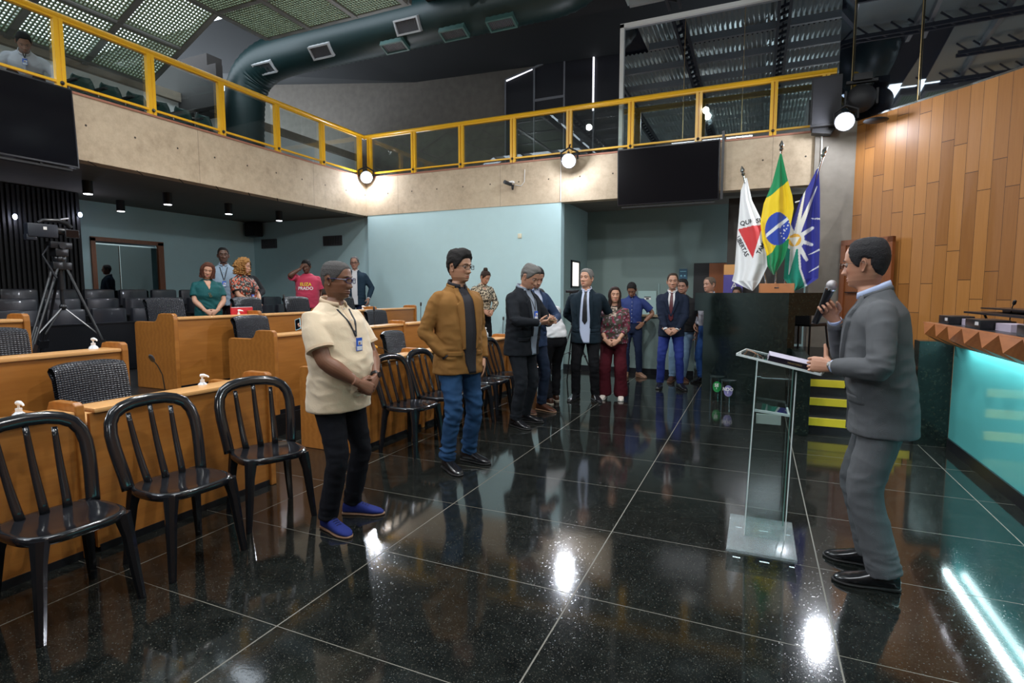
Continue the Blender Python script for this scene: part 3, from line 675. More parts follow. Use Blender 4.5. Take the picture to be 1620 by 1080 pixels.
LC = [((-4.12,2.40,0),95,'woven black leather chair behind the front-row desk left of the aisle'),
      ((-5.15,2.24,0.22),90,'woven black leather chair behind the middle-row desk at the left edge'),
      ((-5.32,4.82,0.22),92,'woven black leather chair behind the first middle-row desk right of the aisle'),
      ((-4.05,5.95,0.0),97,'woven black leather chair behind the front row, left of the man in brown'),
      ((-5.35,7.25,0.22),90,'woven black leather chair behind the third middle-row desk'),
      ((-6.75,4.72,0.43),90,'woven black leather chair behind the first back-row desk, left of the woman in teal'),
      ((-6.75,5.98,0.43),90,'woven black leather chair in front of the curly-haired woman'),
      ((-6.65,6.85,0.43),88,'woven black leather chair just left of the shoulder of the man in the cream polo'),
      ((-6.75,8.12,0.43),90,'woven black leather chair below the man in the navy blazer at the back')]
lc0 = leather_chair()
for i, (l, r, lb) in enumerate(LC):
    if i == 0: lc0.location = l; lc0.rotation_euler = (0,0,math.radians(r)); lc0['label'] = lb
    else: dup(lc0, l, math.radians(r), lb)

M_PLAS = mat('glossy_black_plastic', (0.010,0.011,0.014), 0.16, coat=0.3, bump=(26,0.05,0.004))
def plastic_chair():
    t = thing('plastic_chair', 'x', 'chair', group='black plastic bistro chairs in front of the desks')
    b = MB()                                    # round dished seat with rolled rim; chair faces -y
    def seat(u, v):
        a = 2*PI*u; R = [0.0,0.09,0.16,0.195,0.212,0.222,0.224,0.216][int(round(v*7))]
        z = [0.432,0.433,0.438,0.446,0.449,0.440,0.418,0.405][int(round(v*7))]
        sq = 1/ (abs(math.cos(a))**3.2+abs(math.sin(a))**3.2)**(1/3.2)
        return V(math.cos(a)*R*sq*0.98, math.sin(a)*R*sq*0.98-0.0, z - 0.008*math.sin(a)*(v))
    b.grid(seat, 40, 8, closed_u=True); b.build('seat', M_PLAS, t, smooth='all')
    b = MB()                                    # bent hoop: up the sides and over the top
    side = [(0.205,0.43),(0.212,0.50),(0.222,0.58),(0.230,0.66),(0.232,0.73),(0.222,0.79),(0.195,0.835),(0.150,0.862),(0.09,0.878),(0.0,0.884)]
    hp = [(-x,z) for x,z in side] + [(x,z) for x,z in side[:-1][::-1]]
    fine = []
    for i in range(len(hp)-1):
        for k in range(3): fine.append((hp[i][0]+(hp[i+1][0]-hp[i][0])*k/3, hp[i][1]+(hp[i+1][1]-hp[i][1])*k/3))
    fine.append(hp[-1]); hoop = [V(x, 0.155 + 0.135*((z-0.43)/0.45)**1.15, z) for x,z in fine]
    b.tube(hoop, [0.016]*len(hoop), 10, rz=[0.034]*len(hoop), up=(1,0,0)); b.build('back_hoop', M_PLAS, t, smooth='all')
    for x0, x1 in ((-0.118,-0.095),(0.0,0.0),(0.118,0.095)):
        bb = MB(); pts = []
        for k in range(9):
            f = k/8; z = 0.43+0.425*f - (0.03*f if x0 else 0)
            pts.append(V(x1+(x0-x1)*f**0.7, 0.160+0.125*f**1.15+0.015*math.sin(PI*f), z))
        bb.tube(pts, [0.008]*9, 8, rz=[0.022-0.008*k/8 for k in range(9)], up=(1,0,0)); bb.build('back_slat', M_PLAS, t, smooth='all')
    for sx in (-1,1):
        for sy in (-1,1):
            bb = MB(); bb.tube([(sx*0.165,sy*0.165,0.435),(sx*0.180,sy*0.182,0.33),(sx*0.195,sy*0.20,0.14),(sx*0.208,sy*0.215,0.0)],[0.040,0.030,0.024,0.019],8); bb.build('leg', M_PLAS, t)
    return t
pc0 = plastic_chair()
PC = [((-2.95,1.44),88,'black plastic chair nearest the camera at the lower left'),((-2.93,2.02),86,'second black plastic chair from the left'),
      ((-2.97,2.66),66,'third black plastic chair from the left, beside the man in the cream polo'),((-2.98,4.36),84,'black plastic chair just left of the man in brown'),
      ((-2.98,4.92),90,'black plastic chair half behind the jeans of the man in brown'),((-2.96,5.46),92,'black plastic chair showing just right of the jeans of the man in brown'),
      ((-2.96,5.98),90,'black plastic chair left of the man in the dark suit looking at a phone'),((-2.96,6.52),88,'black plastic chair partly hidden by the man in the dark suit'),
      ((-2.96,7.40),90,'black plastic chair beside the leaning person'),((-2.96,0.86),90,'black plastic chair cut off at the left edge of the photo')]
for i, (l, r, lb) in enumerate(PC):
    if i == 0: pc0.location = (*l,0); pc0.rotation_euler = (0,0,math.radians(r)); pc0['label'] = lb
    else: dup(pc0, (*l,0), math.radians(r), lb)

def theatre_seat():
    t = thing('padded_seat', 'x', 'seat', group='black padded seats of the public rows')
    b = MB(); b.bbox(-0.235,0.235,0.16,0.25,0.30,0.84,0.04); b.build('backrest', M_LEATH, t)
    b = MB(); b.bbox(-0.235,0.235,-0.22,0.17,0.36,0.47,0.04); b.build('cushion', M_LEATH, t)
    for s in (-1,1):
        b = MB(); b.bar((s*0.255,0.1,0.0),(s*0.255,0.1,0.56),0.03,0.10,(0,1,0)); b.bbox(s*0.255-0.02,s*0.255+0.02,-0.15,0.2,0.55,0.58,0.006); b.build('side_frame', M_BLACK, t)
    return t
ts0 = theatre_seat(); first = True; RN = ['front', 'middle', 'back']; k3 = 0
for r, (x, z, ys) in enumerate([(-8.40,0.44,[3.85+0.55*k for k in range(9) if k not in (4,6)]),(-9.15,0.58,[4.2+0.55*k for k in range(9)]),(-9.85,0.72,[4.55+0.55*k for k in range(8)])]):
    for k, y in enumerate(ys):
        n = ['leftmost','second from the left','third from the left','fourth from the left','fifth from the left','sixth from the left','seventh from the left','eighth from the left','ninth from the left'][k]
        lb = 'black padded seat in the %s public row, %s' % (RN[r], n)
        if first: ts0.location = (x,y,z); ts0.rotation_euler = (0,0,PI/2); ts0['label'] = lb; first = False
        else: dup(ts0, (x,y,z), PI/2, lb)

M_GSEAT = mat('green_plastic_seat', (0.012,0.055,0.050), 0.35)
def gallery_seat():
    t = thing('green_seat', 'x', 'seat', group='green moulded seats on the left gallery')
    b = MB()
    def sh(u, v):
        a = (u-0.5)*2.0; prof = [(-0.22,0.42),(-0.05,0.40),(0.12,0.41),(0.19,0.46),(0.21,0.60),(0.23,0.74),(0.24,0.80)]
        f = v*6; i = min(int(f),5); f -= i
        y = prof[i][0]*(1-f)+prof[i+1][0]*f; z = prof[i][1]*(1-f)+prof[i+1][1]*f
        w = 0.205*(1-0.35*max(0,v-0.7)/0.3*0.9)
        return V(math.sin(a)*w/0.84, y - 0.07*(1-math.cos(a))*2*(v>0.4) , z + 0.05*(1-math.cos(a))*(v<0.5))
    b.grid(sh, 13, 19); o = b.build('seat_shell', M_GSEAT, t, smooth='all'); md = o.modifiers.new('sol','SOLIDIFY'); md.thickness = 0.015
    for s in (-1,):
        b = MB(); b.bbox(s*0.25-0.03,s*0.25+0.03,-0.12,0.2,0.62,0.655,0.01); b.bar((s*0.25,0.15,0.0),(s*0.25,0.15,0.63),0.03,0.05,(0,1,0)); b.build('armrest', M_BLACK, t)
    return t
gs0 = gallery_seat()
for k, y in enumerate([3.75+0.41*q for q in range(10) if q not in (1,2,3)]):
    lb = 'green moulded seat on the left gallery, %s from the left' % ['1st','2nd','3rd','4th','5th','6th','7th','8th','9th','10th'][k]
    if k == 0: gs0.location = (-9.5,y,4.02); gs0.scale = (0.90,1,1.03); gs0.rotation_euler = (0,0,PI/2); gs0['label'] = lb
    else: dup(gs0, (-9.5,y,4.02), PI/2, lb)
b = MB(); b.box(-11.0,-8.9,-2,9.0,3.86,4.02); struct('floor_gallery_tier', b, M_SOFFIT)

# ============================================================ THINGS ON THE DESKS
M_CLEARP = mat('translucent_gel', (0.72,0.76,0.80), 0.2, spec=0.6); M_WPLAS = mat('white_plastic', (0.80,0.80,0.80), 0.35)
def sanitizer():
    t = thing('sanitizer_bottle', 'x', 'bottle', group='hand sanitizer pump bottles on the desks')
    b = MB(); b.tube([(0,0,0),(0,0,0.005),(0,0,0.085),(0,0,0.105),(0,0,0.118)],[0.034,0.037,0.037,0.028,0.014],16); b.build('bottle_body', M_CLEARP, t)
    b = MB(); b.cyl((0,0,0.116),(0,0,0.135),0.015,12); b.cyl((0,0,0.135),(0,0,0.160),0.006,8); b.tube([(-0.01,0,0.163),(0.012,0,0.166),(0.045,0,0.160),(0.05,0,0.152)],[0.012,0.012,0.006,0.005],8); b.build('pump', M_WPLAS, t)
    b = MB(); b.tube([(0,0,0.02),(0,0,0.075)],[0.0376,0.0376],16,cap=False); b.build('paper_label', mat('label_pale',(0.55,0.60,0.68),0.5), t)
    return t
sb0 = sanitizer()
SB = [((-3.62,1.60,0.745),0,'sanitizer pump bottle on the front desk at the lower left'),((-3.62,2.68,0.745),0.3,'sanitizer pump bottle on the front desk before the aisle'),
      ((-4.72,2.59,0.976),0,'sanitizer pump bottle on the middle-row desk left of the aisle'),((-3.42,6.82,0.846),2.0,'sanitizer pump bottle on the ledge in front of the woman with the bun'),
      ((-3.52,5.68,0.846),0,'sanitizer pump bottle tucked behind the brown blazer'),((-5.92,7.30,1.115),0.2,'left one of two sanitizer bottles on the third back-row desk'),((-5.92,7.47,1.115),2,'right one of two sanitizer bottles on the third back-row desk'),((-5.93,4.93,1.115),1,'sanitizer pump bottle on the first back-row desk beside the red folder')]
for i, (l, r, lb) in enumerate(SB):
    if i == 0: sb0.location = l; sb0['label'] = lb
    else: dup(sb0, l, r, lb)
def desk_mic(label, loc, tip, foam=None):
    t = thing('gooseneck_microphone', label, 'microphone', loc, group='gooseneck microphones on the desks'); tip = Vector(tip)
    b = MB(); b.bbox(-0.035,0.035,-0.05,0.05,0,0.03,0.006); b.build('base', M_SATBLK, t)
    b = MB(); m = V(tip.x*0.25, tip.y*0.25, tip.z*0.65); b.tube([V(0,0,0.03), m*0.5+V(0,0,0.02), m, m.lerp(tip,0.55)+V(0,0,0.012), tip], 0.0045, 8); b.build('gooseneck', M_SATBLK, t)
    b = MB(); d = (tip-m).normalized(); b.tube([tip-d*0.005, tip+d*0.01, tip+d*0.045, tip+d*0.058],[0.008,0.014,0.014,0.006],10); b.build('foam_head', foam or M_BLACK, t)
desk_mic('black gooseneck microphone on the front desk before the leather chair', (-3.80,2.53,0.735), (0.04,-0.10,0.30))
desk_mic('gooseneck microphone with a yellow-orange head left of the man in brown', (-3.80,5.15,0.735), (0.0,-0.24,0.17), mat('yellow_foam',(0.80,0.42,0.05),0.7))
desk_mic('upright gooseneck microphone on the middle row right of the cream polo', (-4.85,6.22,0.955), (0.0,0.0,0.30))
desk_mic('upright gooseneck microphone at the left arm of the brown blazer', (-4.85,7.38,0.955), (0.0,0.01,0.34))
desk_mic('thin upright microphone in front of the man in pink', (-6.2,5.92,1.12), (0.0,0.0,0.30))
desk_mic('upright gooseneck microphone left of the dark suit man', (-3.80,8.2,0.735), (0.0,0.02,0.32))
t = thing('red_folder', 'red folder standing on the back-row desk below the curly-haired woman', 'folder', (-5.98,5.02,1.115), 0.1)
b = MB(); b.box(-0.012,0.012,-0.17,0.17,0,0.20); b.build('cover', mat('red_card',(0.55,0.02,0.03),0.5), t)
b = MB(); b.box(-0.008,0.008,-0.165,0.165,0.2,0.205); b.build('sheets', M_WHITE, t)

# ============================================================ RIGHT SIDE: STEPS, COUNTERS, LECTERN, FLAGS
b = MB()
for k in range(3): b.box(0.53,1.47,6.6+0.3*k,7.6,0.165*k,0.165*(k+1)-0.0005)
b.box(-0.15,1.46,8.3,9.95,0.0,0.64); b.box(0.53,1.46,7.5,8.3,0.0,0.64); b.box(1.74,3.3,-5.8,6.5,0.0,0.62) if False else None
struct('floor_steps', b, mat('stair_black', (0.010,0.010,0.012), 0.25))
for k in range(3):
    b = MB(); b.box(0.54,1.46,6.592+0.3*k,6.599+0.3*k,0.165*(k+1)-0.075,0.165*(k+1)); b.box(0.54,1.46,6.592+0.3*k,6.62+0.3*k,0.165*(k+1),0.165*(k+1)+0.006)
    b.build('step_nosing', mat('hazard_yellow', (0.62,0.50,0.02), 0.5), None, label='worn yellow nosing strip on the %s step behind the man in grey' % ['lowest','middle','top'][k], category='nosing strip', group='yellow step nosings')
b = MB(); b.bbox(0.41,0.54,6.44,7.6,0.0,0.82,0.004); struct('wall_stair_side', b, M_MARBLE)
b = MB(); b.box(0.545,1.46,7.5,7.56,0.60,0.66); struct('trim_6', b, M_REDWOOD)
# framed wooden door on the plank wall behind the speaker
dv = (Vector((1.78,9.53)) - Vector((1.24,10.07))).normalized(); ang = math.atan2(dv.y, dv.x)
Md = Matrix.Translation((1.17,9.95,0)) @ Matrix.Rotation(ang, 4, 'Z')
b = MB(); b.box(0,0.08,-0.02,0.04,0.64,2.30,Md); b.box(0.72,0.80,-0.02,0.04,0.64,2.30,Md); b.box(0,0.80,-0.02,0.04,2.22,2.30,Md); b.use(mat('door_wood',(0.17,0.055,0.017),0.4,var=0.2)) if False else None
struct('door_3', b, M_REDWOOD)
b = MB(); b.box(0.08,0.72,0.0,0.03,0.64,2.22,Md); o = b.build('door_leaf', mat('door_wood',(0.22,0.07,0.02),0.4,var=0.25)); o['kind'] = 'structure'; o.name = 'door_4'
b = MB(); b.box(0.12,0.55,-0.05,-0.02,1.50,1.515,Md); b.box(0.14,0.16,-0.05,0.0,1.50,1.515,Md); b.box(0.5,0.52,-0.05,0.0,1.50,1.515,Md); b.build('push_bar', M_SATBLK, None, label='thin black push bar on the wooden door behind the speaker', category='door bar')

# dark stone counter with an overhanging top and a return slab
t = thing('stone_counter', 'tall dark green stone counter with an overhanging top below the flags', 'counter', (0,0,0))
A, B = V(-0.745,8.98,0), V(0.355,7.50,0); d = (B-A).normalized(); nn = V(-d.y, d.x, 0)
if nn.x < 0: nn = -nn
def slab(a, b_, th, z0, z1, m, nm):
    bb = MB(); q = [a, b_, b_+nn*th, a+nn*th]; bb.prism([(p.x,p.y) for p in q], z0, z1, 'z'); bb.build(nm, m, t, smooth=False)
slab(A, B, 0.10, 0.0, 1.22, M_MARBLE, 'front_panel'); slab(A-d*0.26, B, 0.55, 1.2205, 1.50, M_MARBLE, 'top_slab')
bb = MB(); bb.prism([(0.36,7.62),(0.86,9.38),(0.66,9.43),(0.30,8.2)], 1.42, 1.5, 'z'); bb.build('return_slab', M_MARBLE, t, smooth=False)
bb = MB(); bb.prism([(0.355,7.53),(0.40,7.80),(0.33,7.83),(0.28,7.62)], 0.0, 1.4195, 'z'); bb.build('end_panel', M_SATBLK, t, smooth=False)
# dark visitor chair seen through the opening
t = thing('visitor_chair', 'dark chair seen through the opening under the stone counter return', 'chair', (0.62,8.75,0.64), 2.5)
b = MB(); b.bbox(-0.22,0.22,0.18,0.22,0.42,0.72,0.015); b.build('backrest', M_BLACK, t)
b = MB(); b.bbox(-0.23,0.23,-0.22,0.2,0.40,0.45,0.02); b.build('seat', M_BLACK, t)
for sx in (-1,1):
    for sy in (-1,1): b = MB(); b.cyl((sx*0.2,sy*0.18,0.41),(sx*0.23,sy*0.23,0.0),0.013,8); b.build('leg', M_SATBLK, t)

# presidium table: pillar, pyramid fascia, lit frosted glass front, top
t = thing('presidium_table', 'long presidium table with pyramid-carved fascia over glowing teal glass', 'table', (0,0,0))
PY0, PY1 = 6.45, 1.6
b = MB(); b.box(1.47,1.744,6.525,6.72,0.0,1.03); b.build('stone_pillar', M_MARBLE, t, smooth=False)
b = MB(); b.box(1.73,1.80,PY1,6.5,0.0,0.10); b.build('plinth', M_SATBLK, t, smooth=False)
tg = NT('lit_teal_glass'); tg.p(Base_Color=(0.10,0.43,0.43,1), Roughness=0.10); tg.b.inputs['Coat Weight'].default_value = 0.3
b = MB(); b.box(1.745,1.775,PY1,6.52,0.10,1.10); b.build('glass_front', tg.m, t, smooth=False)
b = MB(); y = 1.73
while y < PY0-0.05:
    h = 0.092; w = 0.18; zc = 1.13
    y1 = min(y+2*w, PY0)
    pts = [V(1.585,y,zc-h),V(1.585,y1,zc-h),V(1.465,y1,zc+h),V(1.465,y,zc+h),V(1.435,(y+y1)/2,zc-h*0.12)]
    b.add(pts, [(0,4,1),(1,4,2),(2,4,3),(3,4,0)]); 
    y = y1
b.prism([(1.70,1.468),(PY0,1.468),(PY0,1.60),(1.70,1.60)] if False else [(1.0,1.0)]*3, 0, 0, 'y') if False else None; b.prism([(1.467,1.222),(1.53,1.222),(1.64,1.04),(1.587,1.038)], 1.73, PY0, 'y'); b.build('pyramid_fascia', M_PYR, t, smooth=False)
b = MB(); b.box(1.535,2.20,1.6,6.50,1.19,1.215); b.box(1.645,1.80,1.6,6.50,1.105,1.12); b.build('table_top', M_SATBLK, t, smooth=False)
b = MB(); b.cyl((1.665,1.75,1.075),(1.665,4.95,1.075),0.009,8); b.build('led_tube', mat('led_tube', (1,1,1), 0.3, emit=((0.85,0.95,1.0), 26)), t)
lamp('presidium_led_light', 'AREA', (1.68,3.9,1.06), 24, (0.72,0.97,1.0), 0.05, (1.74,3.9,0.2), size_y=4.4)
bpy.data.objects['presidium_led_light'].rotation_euler = (0, math.radians(-12), 0)
# raised dark shelf, devices and microphone on the presidium
t = thing('monitor_shelf', 'long dark tilted shelf above the presidium table against the plank wall', 'shelf', (0,0,0))
b = MB(); M = Matrix.Translation((1.98,4.7,1.315)); b.box(-0.12,0.14,-2.4,2.05,-0.012,0.006,M); b.box(-0.02,0.20,-2.4,1.95,0.034,0.046,M); b.box(0.13,0.15,-2.4,1.9,0.006,0.034,M); b.build('shelf_board', M_SATBLK, t, smooth=False)
for y in (6.5,5.6,4.7,3.8): b = MB(); b.cyl((1.98,y,1.216),(1.95,y,1.30),0.010,8); b.build('support_rod', M_SATBLK, t)
for i,(y,w,lb) in enumerate([(6.30,0.30,'left black console box on the presidium table'),(5.55,0.34,'middle black console box with a white label on the presidium table'),(4.55,0.34,'right black console box on the presidium table at the photo edge')]):
    t = thing('console_box', lb, 'console', (1.68,y,1.2155))
    b = MB(); b.bbox(-0.09,0.10,-w/2,w/2,0,0.075,0.006); b.build('casing', M_SATBLK, t)
    b = MB(); b.box(-0.0915,-0.0905,-w/2+0.03,-w/2+0.11,0.03,0.058); b.build('sticker', mat('sticker_grey',(0.5,0.5,0.52),0.5), t)
    if i < 2:
        b = MB(); b.box(-0.02,0.10,-w/2-0.30,-w/2-0.02,0.0,0.04); b.box(-0.02,0.10,-w/2-0.30,-w/2-0.02,0.04,0.055); b.build('document_stack', mat('paper_lilac',(0.35,0.30,0.38),0.6), None).location = (1.70,y,1.2155)
        o = [q for q in COL.objects if q.name.startswith('document_stack')][-1]; o['label'] = 'stack of papers right of the %s console box on the presidium' % ['left','middle'][i]; o['category'] = 'papers'
desk_mic('black gooseneck microphone rising over the presidium shelf against the plank wall', (2.08,6.33,1.2155), (-0.02,-0.12,0.185))

# flag stand and three flags
t = thing('flag_stand', 'orange-brown wooden flag stand behind the stone counter', 'stand', (0.26,9.27,0.64))
b = MB(); b.bbox(-0.24,0.24,-0.14,0.14,0.0,1.0,0.01); b.build('stand_body', mat('stand_wood',(0.42,0.15,0.04),0.4,var=0.15), t)
b = MB(); b.box(-0.03,0.03,-0.15,-0.141,0.93,0.945); b.build('handle', M_CHROME, t)
# flag faces: colour laid on a fine grid in the flag's own plane
M_FLAG = mat('flag_cloth', (1,1,1), 0.7, attr=True, sheen=0.2, bump=(180,0.15,0.002))
WHT=(0.80,0.82,0.84); RED=(0.62,0.035,0.04); GRN=(0.0,0.25,0.085); YLW=(0.86,0.62,0.01); BLU=(0.02,0.06,0.42); NAV=(0.025,0.03,0.30); TEG=(0.0,0.26,0.18); BLK=(0.03,0.03,0.04)
def interp(tab, z):
    tab = sorted(tab, key=lambda q: q[1])
    if z <= tab[0][1]: return tab[0][0]
    for i in range(len(tab)-1):
        if z <= tab[i+1][1]:
            f = (z-tab[i][1])/(tab[i+1][1]-tab[i][1]+1e-9); return tab[i][0]*(1-f)+tab[i+1][0]*f
    return tab[-1][0]
def inpoly(x, z, P):
    r = False; j = len(P)-1
    for i in range(len(P)):
        if (P[i][1] > z) != (P[j][1] > z) and x < (P[j][0]-P[i][0])*(z-P[i][1])/(P[j][1]-P[i][1]+1e-12)+P[i][0]: r = not r
        j = i
    return r
def seg(x, z, a, b_, w0, w1):
    dx, dz = b_[0]-a[0], b_[1]-a[1]; L = dx*dx+dz*dz; f = max(0, min(1, ((x-a[0])*dx+(z-a[1])*dz)/L))
    return math.hypot(x-a[0]-f*dx, z-a[1]-f*dz) < (w0*(1-f)+w1*f)
def minas(x, z):
    if inpoly(x, z, [(-0.30,2.46),(0.04,2.51),(-0.08,2.01)]): return RED
    return WHT
STARS = [(0.37+random.uniform(-0.055,0.05), 2.58-0.055*k+random.uniform(-.02,.02)) for k in range(8)] + [(0.26+0.11*random.random(), 2.48-0.20*random.random()) for k in range(11)]
def brasil(x, z):
    e = ((x-0.235)/0.165)**2 + ((z-2.42)/0.235)**2
    if e < 1:
        if abs((z-2.455) - 0.86*(x-0.235)) < 0.03 and not (abs(x-0.235) > 0.15): return (0.75,0.80,0.80)
        for sx, sz in STARS:
            if math.hypot(x-sx, z-sz) < 0.009: return WHT
        return BLU
    if inpoly(x, z, [(0.00,2.86),(0.13,2.90),(0.35,3.10),(0.50,2.80),(0.47,2.30),(0.37,2.27),(0.22,2.18),(0.18,2.09),(0.08,2.02),(-0.05,2.50)]): return YLW
    return GRN
def vila(x, z):
    c = (0.475, 2.27); r = math.hypot(x-c[0], (z-c[1])*0.9)
    if inpoly(x, z, [(0.40,2.31),(0.54,2.31),(0.475,2.18)]) : return (0.9,0.9,0.85)
    if r < 0.083: return (0.90,0.50,0.06)
    if r < 0.125: return WHT
    for a, b_, w0, w1 in [(c,(0.58,2.98),0.035,0.008),(c,(0.73,3.02),0.045,0.006),(c,(0.70,2.44),0.035,0.022),(c,(0.70,2.20),0.034,0.022),(c,(0.64,1.98),0.036,0.022),(c,(0.42,1.78),0.05,0.006),((0.68,2.58),(0.80,2.55),0.004,0.013),((0.66,2.05),(0.80,2.12),0.004,0.013),((0.68,1.80),(0.80,1.88),0.004,0.010),(c,(0.40,2.5),0.04,0.02)]:
        if seg(x, z, a, b_, w0, w1): return WHT
    edge = interp([(0.53,2.2),(0.545,2.0),(0.56,1.85),(0.62,1.68),(0.66,1.58)], z)
    if z < 2.2 and abs(x-edge) < 0.014: return WHT
    if z < 2.20 and x < edge: return TEG
    return NAV
def flag(label, group, left, right, fn, y0, pole, fold, texts=()):
    zs = [p[1] for p in left]+[p[1] for p in right]; z0, z1 = min(zs), max(zs)
    t = thing('hanging_flag', label, 'flag', (0,0,0))
    pb, ptp = Vector(pole[0]), Vector(pole[1])
    def surf(x, z, off=0):
        l = interp(left, z); r = interp(right, z); u = (x-l)/max(r-l, 1e-3)
        w = min(1, (z1-z)/0.6)
        return V(x, y0 + fold[0]*w*math.sin(u*fold[1]*PI + fold[2] + (z-z0)*0.5) + 0.02*w*math.sin(u*17+z*3) + off, z)
    nu, nv = 90, 200
    b = MB(); cols = []
    for sgn in (0, 1):
        vs = []; fs = []
        for j in range(nv):
            z = z0+(z1-z0)*j/(nv-1); l = interp(left, z); r = interp(right, z)
            for i in range(nu):
                x = l+(r-l)*i/(nu-1); vs.append(surf(x, z, sgn*0.004)); cols.append(fn(x, z))
        for j in range(nv-1):
            for i in range(nu-1): 
                f = (j*nu+i, j*nu+i+1, (j+1)*nu+i+1, (j+1)*nu+i); fs.append(f if not sgn else f[::-1])
        b.add(vs, fs)
    me = b.mesh('cloth', M_FLAG, 'all', fix=False)
    ca = me.color_attributes.new('tint', 'FLOAT_COLOR', 'POINT')
    ca.data.foreach_set('color', [c for q in cols for c in (q[0],q[1],q[2],1.0)])
    cl = link('flag_cloth', me, t)
    b = MB(); b.cyl(pb, ptp, 0.014, 12); b.build('flag_pole', M_CHROME, t)
    b = MB(); dd = (ptp-pb).normalized(); b.tube([ptp-dd*0.02, ptp+dd*0.01, ptp+dd*0.03, ptp+dd*0.06, ptp+dd*0.08, ptp+dd*0.13],[0.015,0.032,0.018,0.034,0.028,0.005],12); b.build('finial', M_CHROME, t)
    for txt, size, cx, cz, ang_ in texts:
        bb = MB(); ca_, sa_ = math.cos(ang_), math.sin(ang_)
        def wr_(c):
            z_ = cz + c.x*sa_ + c.y*ca_; return surf(max(interp(left, z_)+0.004, min(interp(right, z_)-0.004, cx + c.x*ca_ - c.y*sa_)), z_, -0.006)
        text_into(bb, txt, size, None, wr_, True)
        bb.build('lettering', mat('flag_ink', (0.02,0.02,0.03), 0.6), cl, smooth=False)
flag('white flag with a red triangle hanging left of the green and yellow flag', 'flags', [(-0.22,3.20),(-0.28,3.02),(-0.30,2.56),(-0.31,2.42),(-0.32,2.1),(-0.33,1.81),(-0.36,1.68),(-0.08,1.53)], [(-0.20,3.20),(-0.12,2.87),(-0.01,2.64),(0.10,2.41),(0.16,2.08),(0.14,1.93),(0.03,1.66),(-0.06,1.53)], minas, 9.07, ((0.15,9.2,1.5),(-0.25,9.07,3.25)), (0.05,2.2,0.5),
     (('QUE', 0.090, -0.185, 2.545, 0.13), ('SERA', 0.090, 0.045, 2.575, 0.13), ('LIBERTAS', 0.082, -0.235, 2.20, -1.12), ('TAMEN', 0.085, 0.052, 2.20, 1.12)))
flag('green and yellow flag with a starry blue disc hanging in the middle', 'flags', [(0.225,3.48),(0.14,3.08),(0.04,2.8),(0.005,2.54),(0.04,2.27),(0.10,2.08),(0.12,1.9),(0.20,1.76)], [(0.25,3.48),(0.33,3.15),(0.41,2.88),(0.435,2.70),(0.40,2.44),(0.385,2.17),(0.34,1.99),(0.22,1.76)], brasil, 8.96, ((0.245,9.25,1.5),(0.243,8.99,3.54)), (0.045,2.4,1.2))
flag('navy and green flag with a yellow sun and white rays hanging rightmost', 'flags', [(0.72,3.27),(0.62,3.04),(0.53,2.87),(0.42,2.52),(0.39,2.3),(0.36,2.08),(0.35,1.71),(0.48,1.53)], [(0.745,3.27),(0.77,2.94),(0.785,2.51),(0.80,2.06),(0.80,1.71),(0.66,1.60),(0.52,1.53)], vila, 9.16, ((0.34,9.3,1.5),(0.785,9.16,3.44)), (0.05,3.0,0.2))

# two clear collection bins by the counter
for i,(x,y,c,txt,lb) in enumerate([(-0.47,8.17,(0.01,0.22,0.05),'SE','clear round bin with a green SE sticker, left of the pair'),(-0.31,7.88,(0.20,0.18,0.38),'NDO','clear round bin with a purple sticker, right of the pair')]):
    t = thing('clear_bin', lb, 'bin', (x,y,0))
    b = MB(); b.tube([(0,0,0.0),(0,0,0.33)],[0.095,0.095],32,cap=False); b.tube([(0,0,0.33),(0,0,0.002)],[0.091,0.091],32,cap=False); b.tube([(0,0,0.002),(0,0,0.008)],[0.091,0.091],32); b.build('bin_wall', M_PODIUM, t, smooth=True)
    b = MB(); b.tube([(0,0,0.322),(0,0,0.335),(0,0,0.34)],[0.098,0.099,0.09],32); b.build('lid', mat('lid_gloss',(0.02,0.03,0.03),0.08), t)
    fd = math.atan2(-y, -x)
    def wrapc(X, Z, r): a = fd + (X)/0.1 ; return V(math.cos(a)*r, math.sin(a)*r, Z)
    b = MB(); ring = []
    vs = [wrapc(0.0,0.20,0.0965)]; n = 32
    for k in range(n): ring.append(wrapc(0.060*math.cos(2*PI*k/n), 0.20+0.075*math.sin(2*PI*k/n), 0.0965))
    b.use(mat('sticker_%d' % i, c, 0.4)); b.add(vs+ring, [(0,1+k,1+(k+1)%n) for k in range(n)])
    b.use(M_WHITE); text_into(b, txt, 0.062, None, lambda q: wrapc(-q.x if False else q.x-0.005, 0.220+q.y, 0.0980), True); text_into(b, 'I', 0.040, None, lambda q: wrapc(q.x-0.005, 0.178+q.y, 0.0980), True)
    b.add([wrapc(-0.045,0.15,0.0972),wrapc(0.0,0.127,0.0972),wrapc(0.045,0.15,0.0972)],[(0,1,2)])
    b.build('sticker', None, t, smooth=False)

# acrylic lectern
q_ = NT('scuffed_acrylic'); tr_ = q_.n('ShaderNodeBsdfTransparent'); tr_.inputs[0].default_value = (0.9,0.95,0.95,1); q_.p(Base_Color=(0.45,0.50,0.52,1), Roughness=0.2)
mx_ = q_.n('ShaderNodeMixShader'); q_.set(mx_.inputs[0], q_.math('ADD', 0.22, q_.math('MULTIPLY', q_.noise(9, 4), 0.25))); q_.set(mx_.inputs[1], tr_.outputs[0]); q_.set(mx_.inputs[2], q_.b.outputs[0]); q_.t.links.new(mx_.outputs[0], q_.out.inputs[0]); M_BASEP = q_.m
t = thing('acrylic_lectern', 'clear acrylic lectern with a booklet, in front of the man in grey', 'lectern', (0,0,0))
b = MB(); M = Matrix.Translation((0.075,3.5,0.055)); b.bbox(-0.185,0.175,-0.27,0.27,-0.008,0.010,0.003,M); b.build('base_plate', M_BASEP, t)
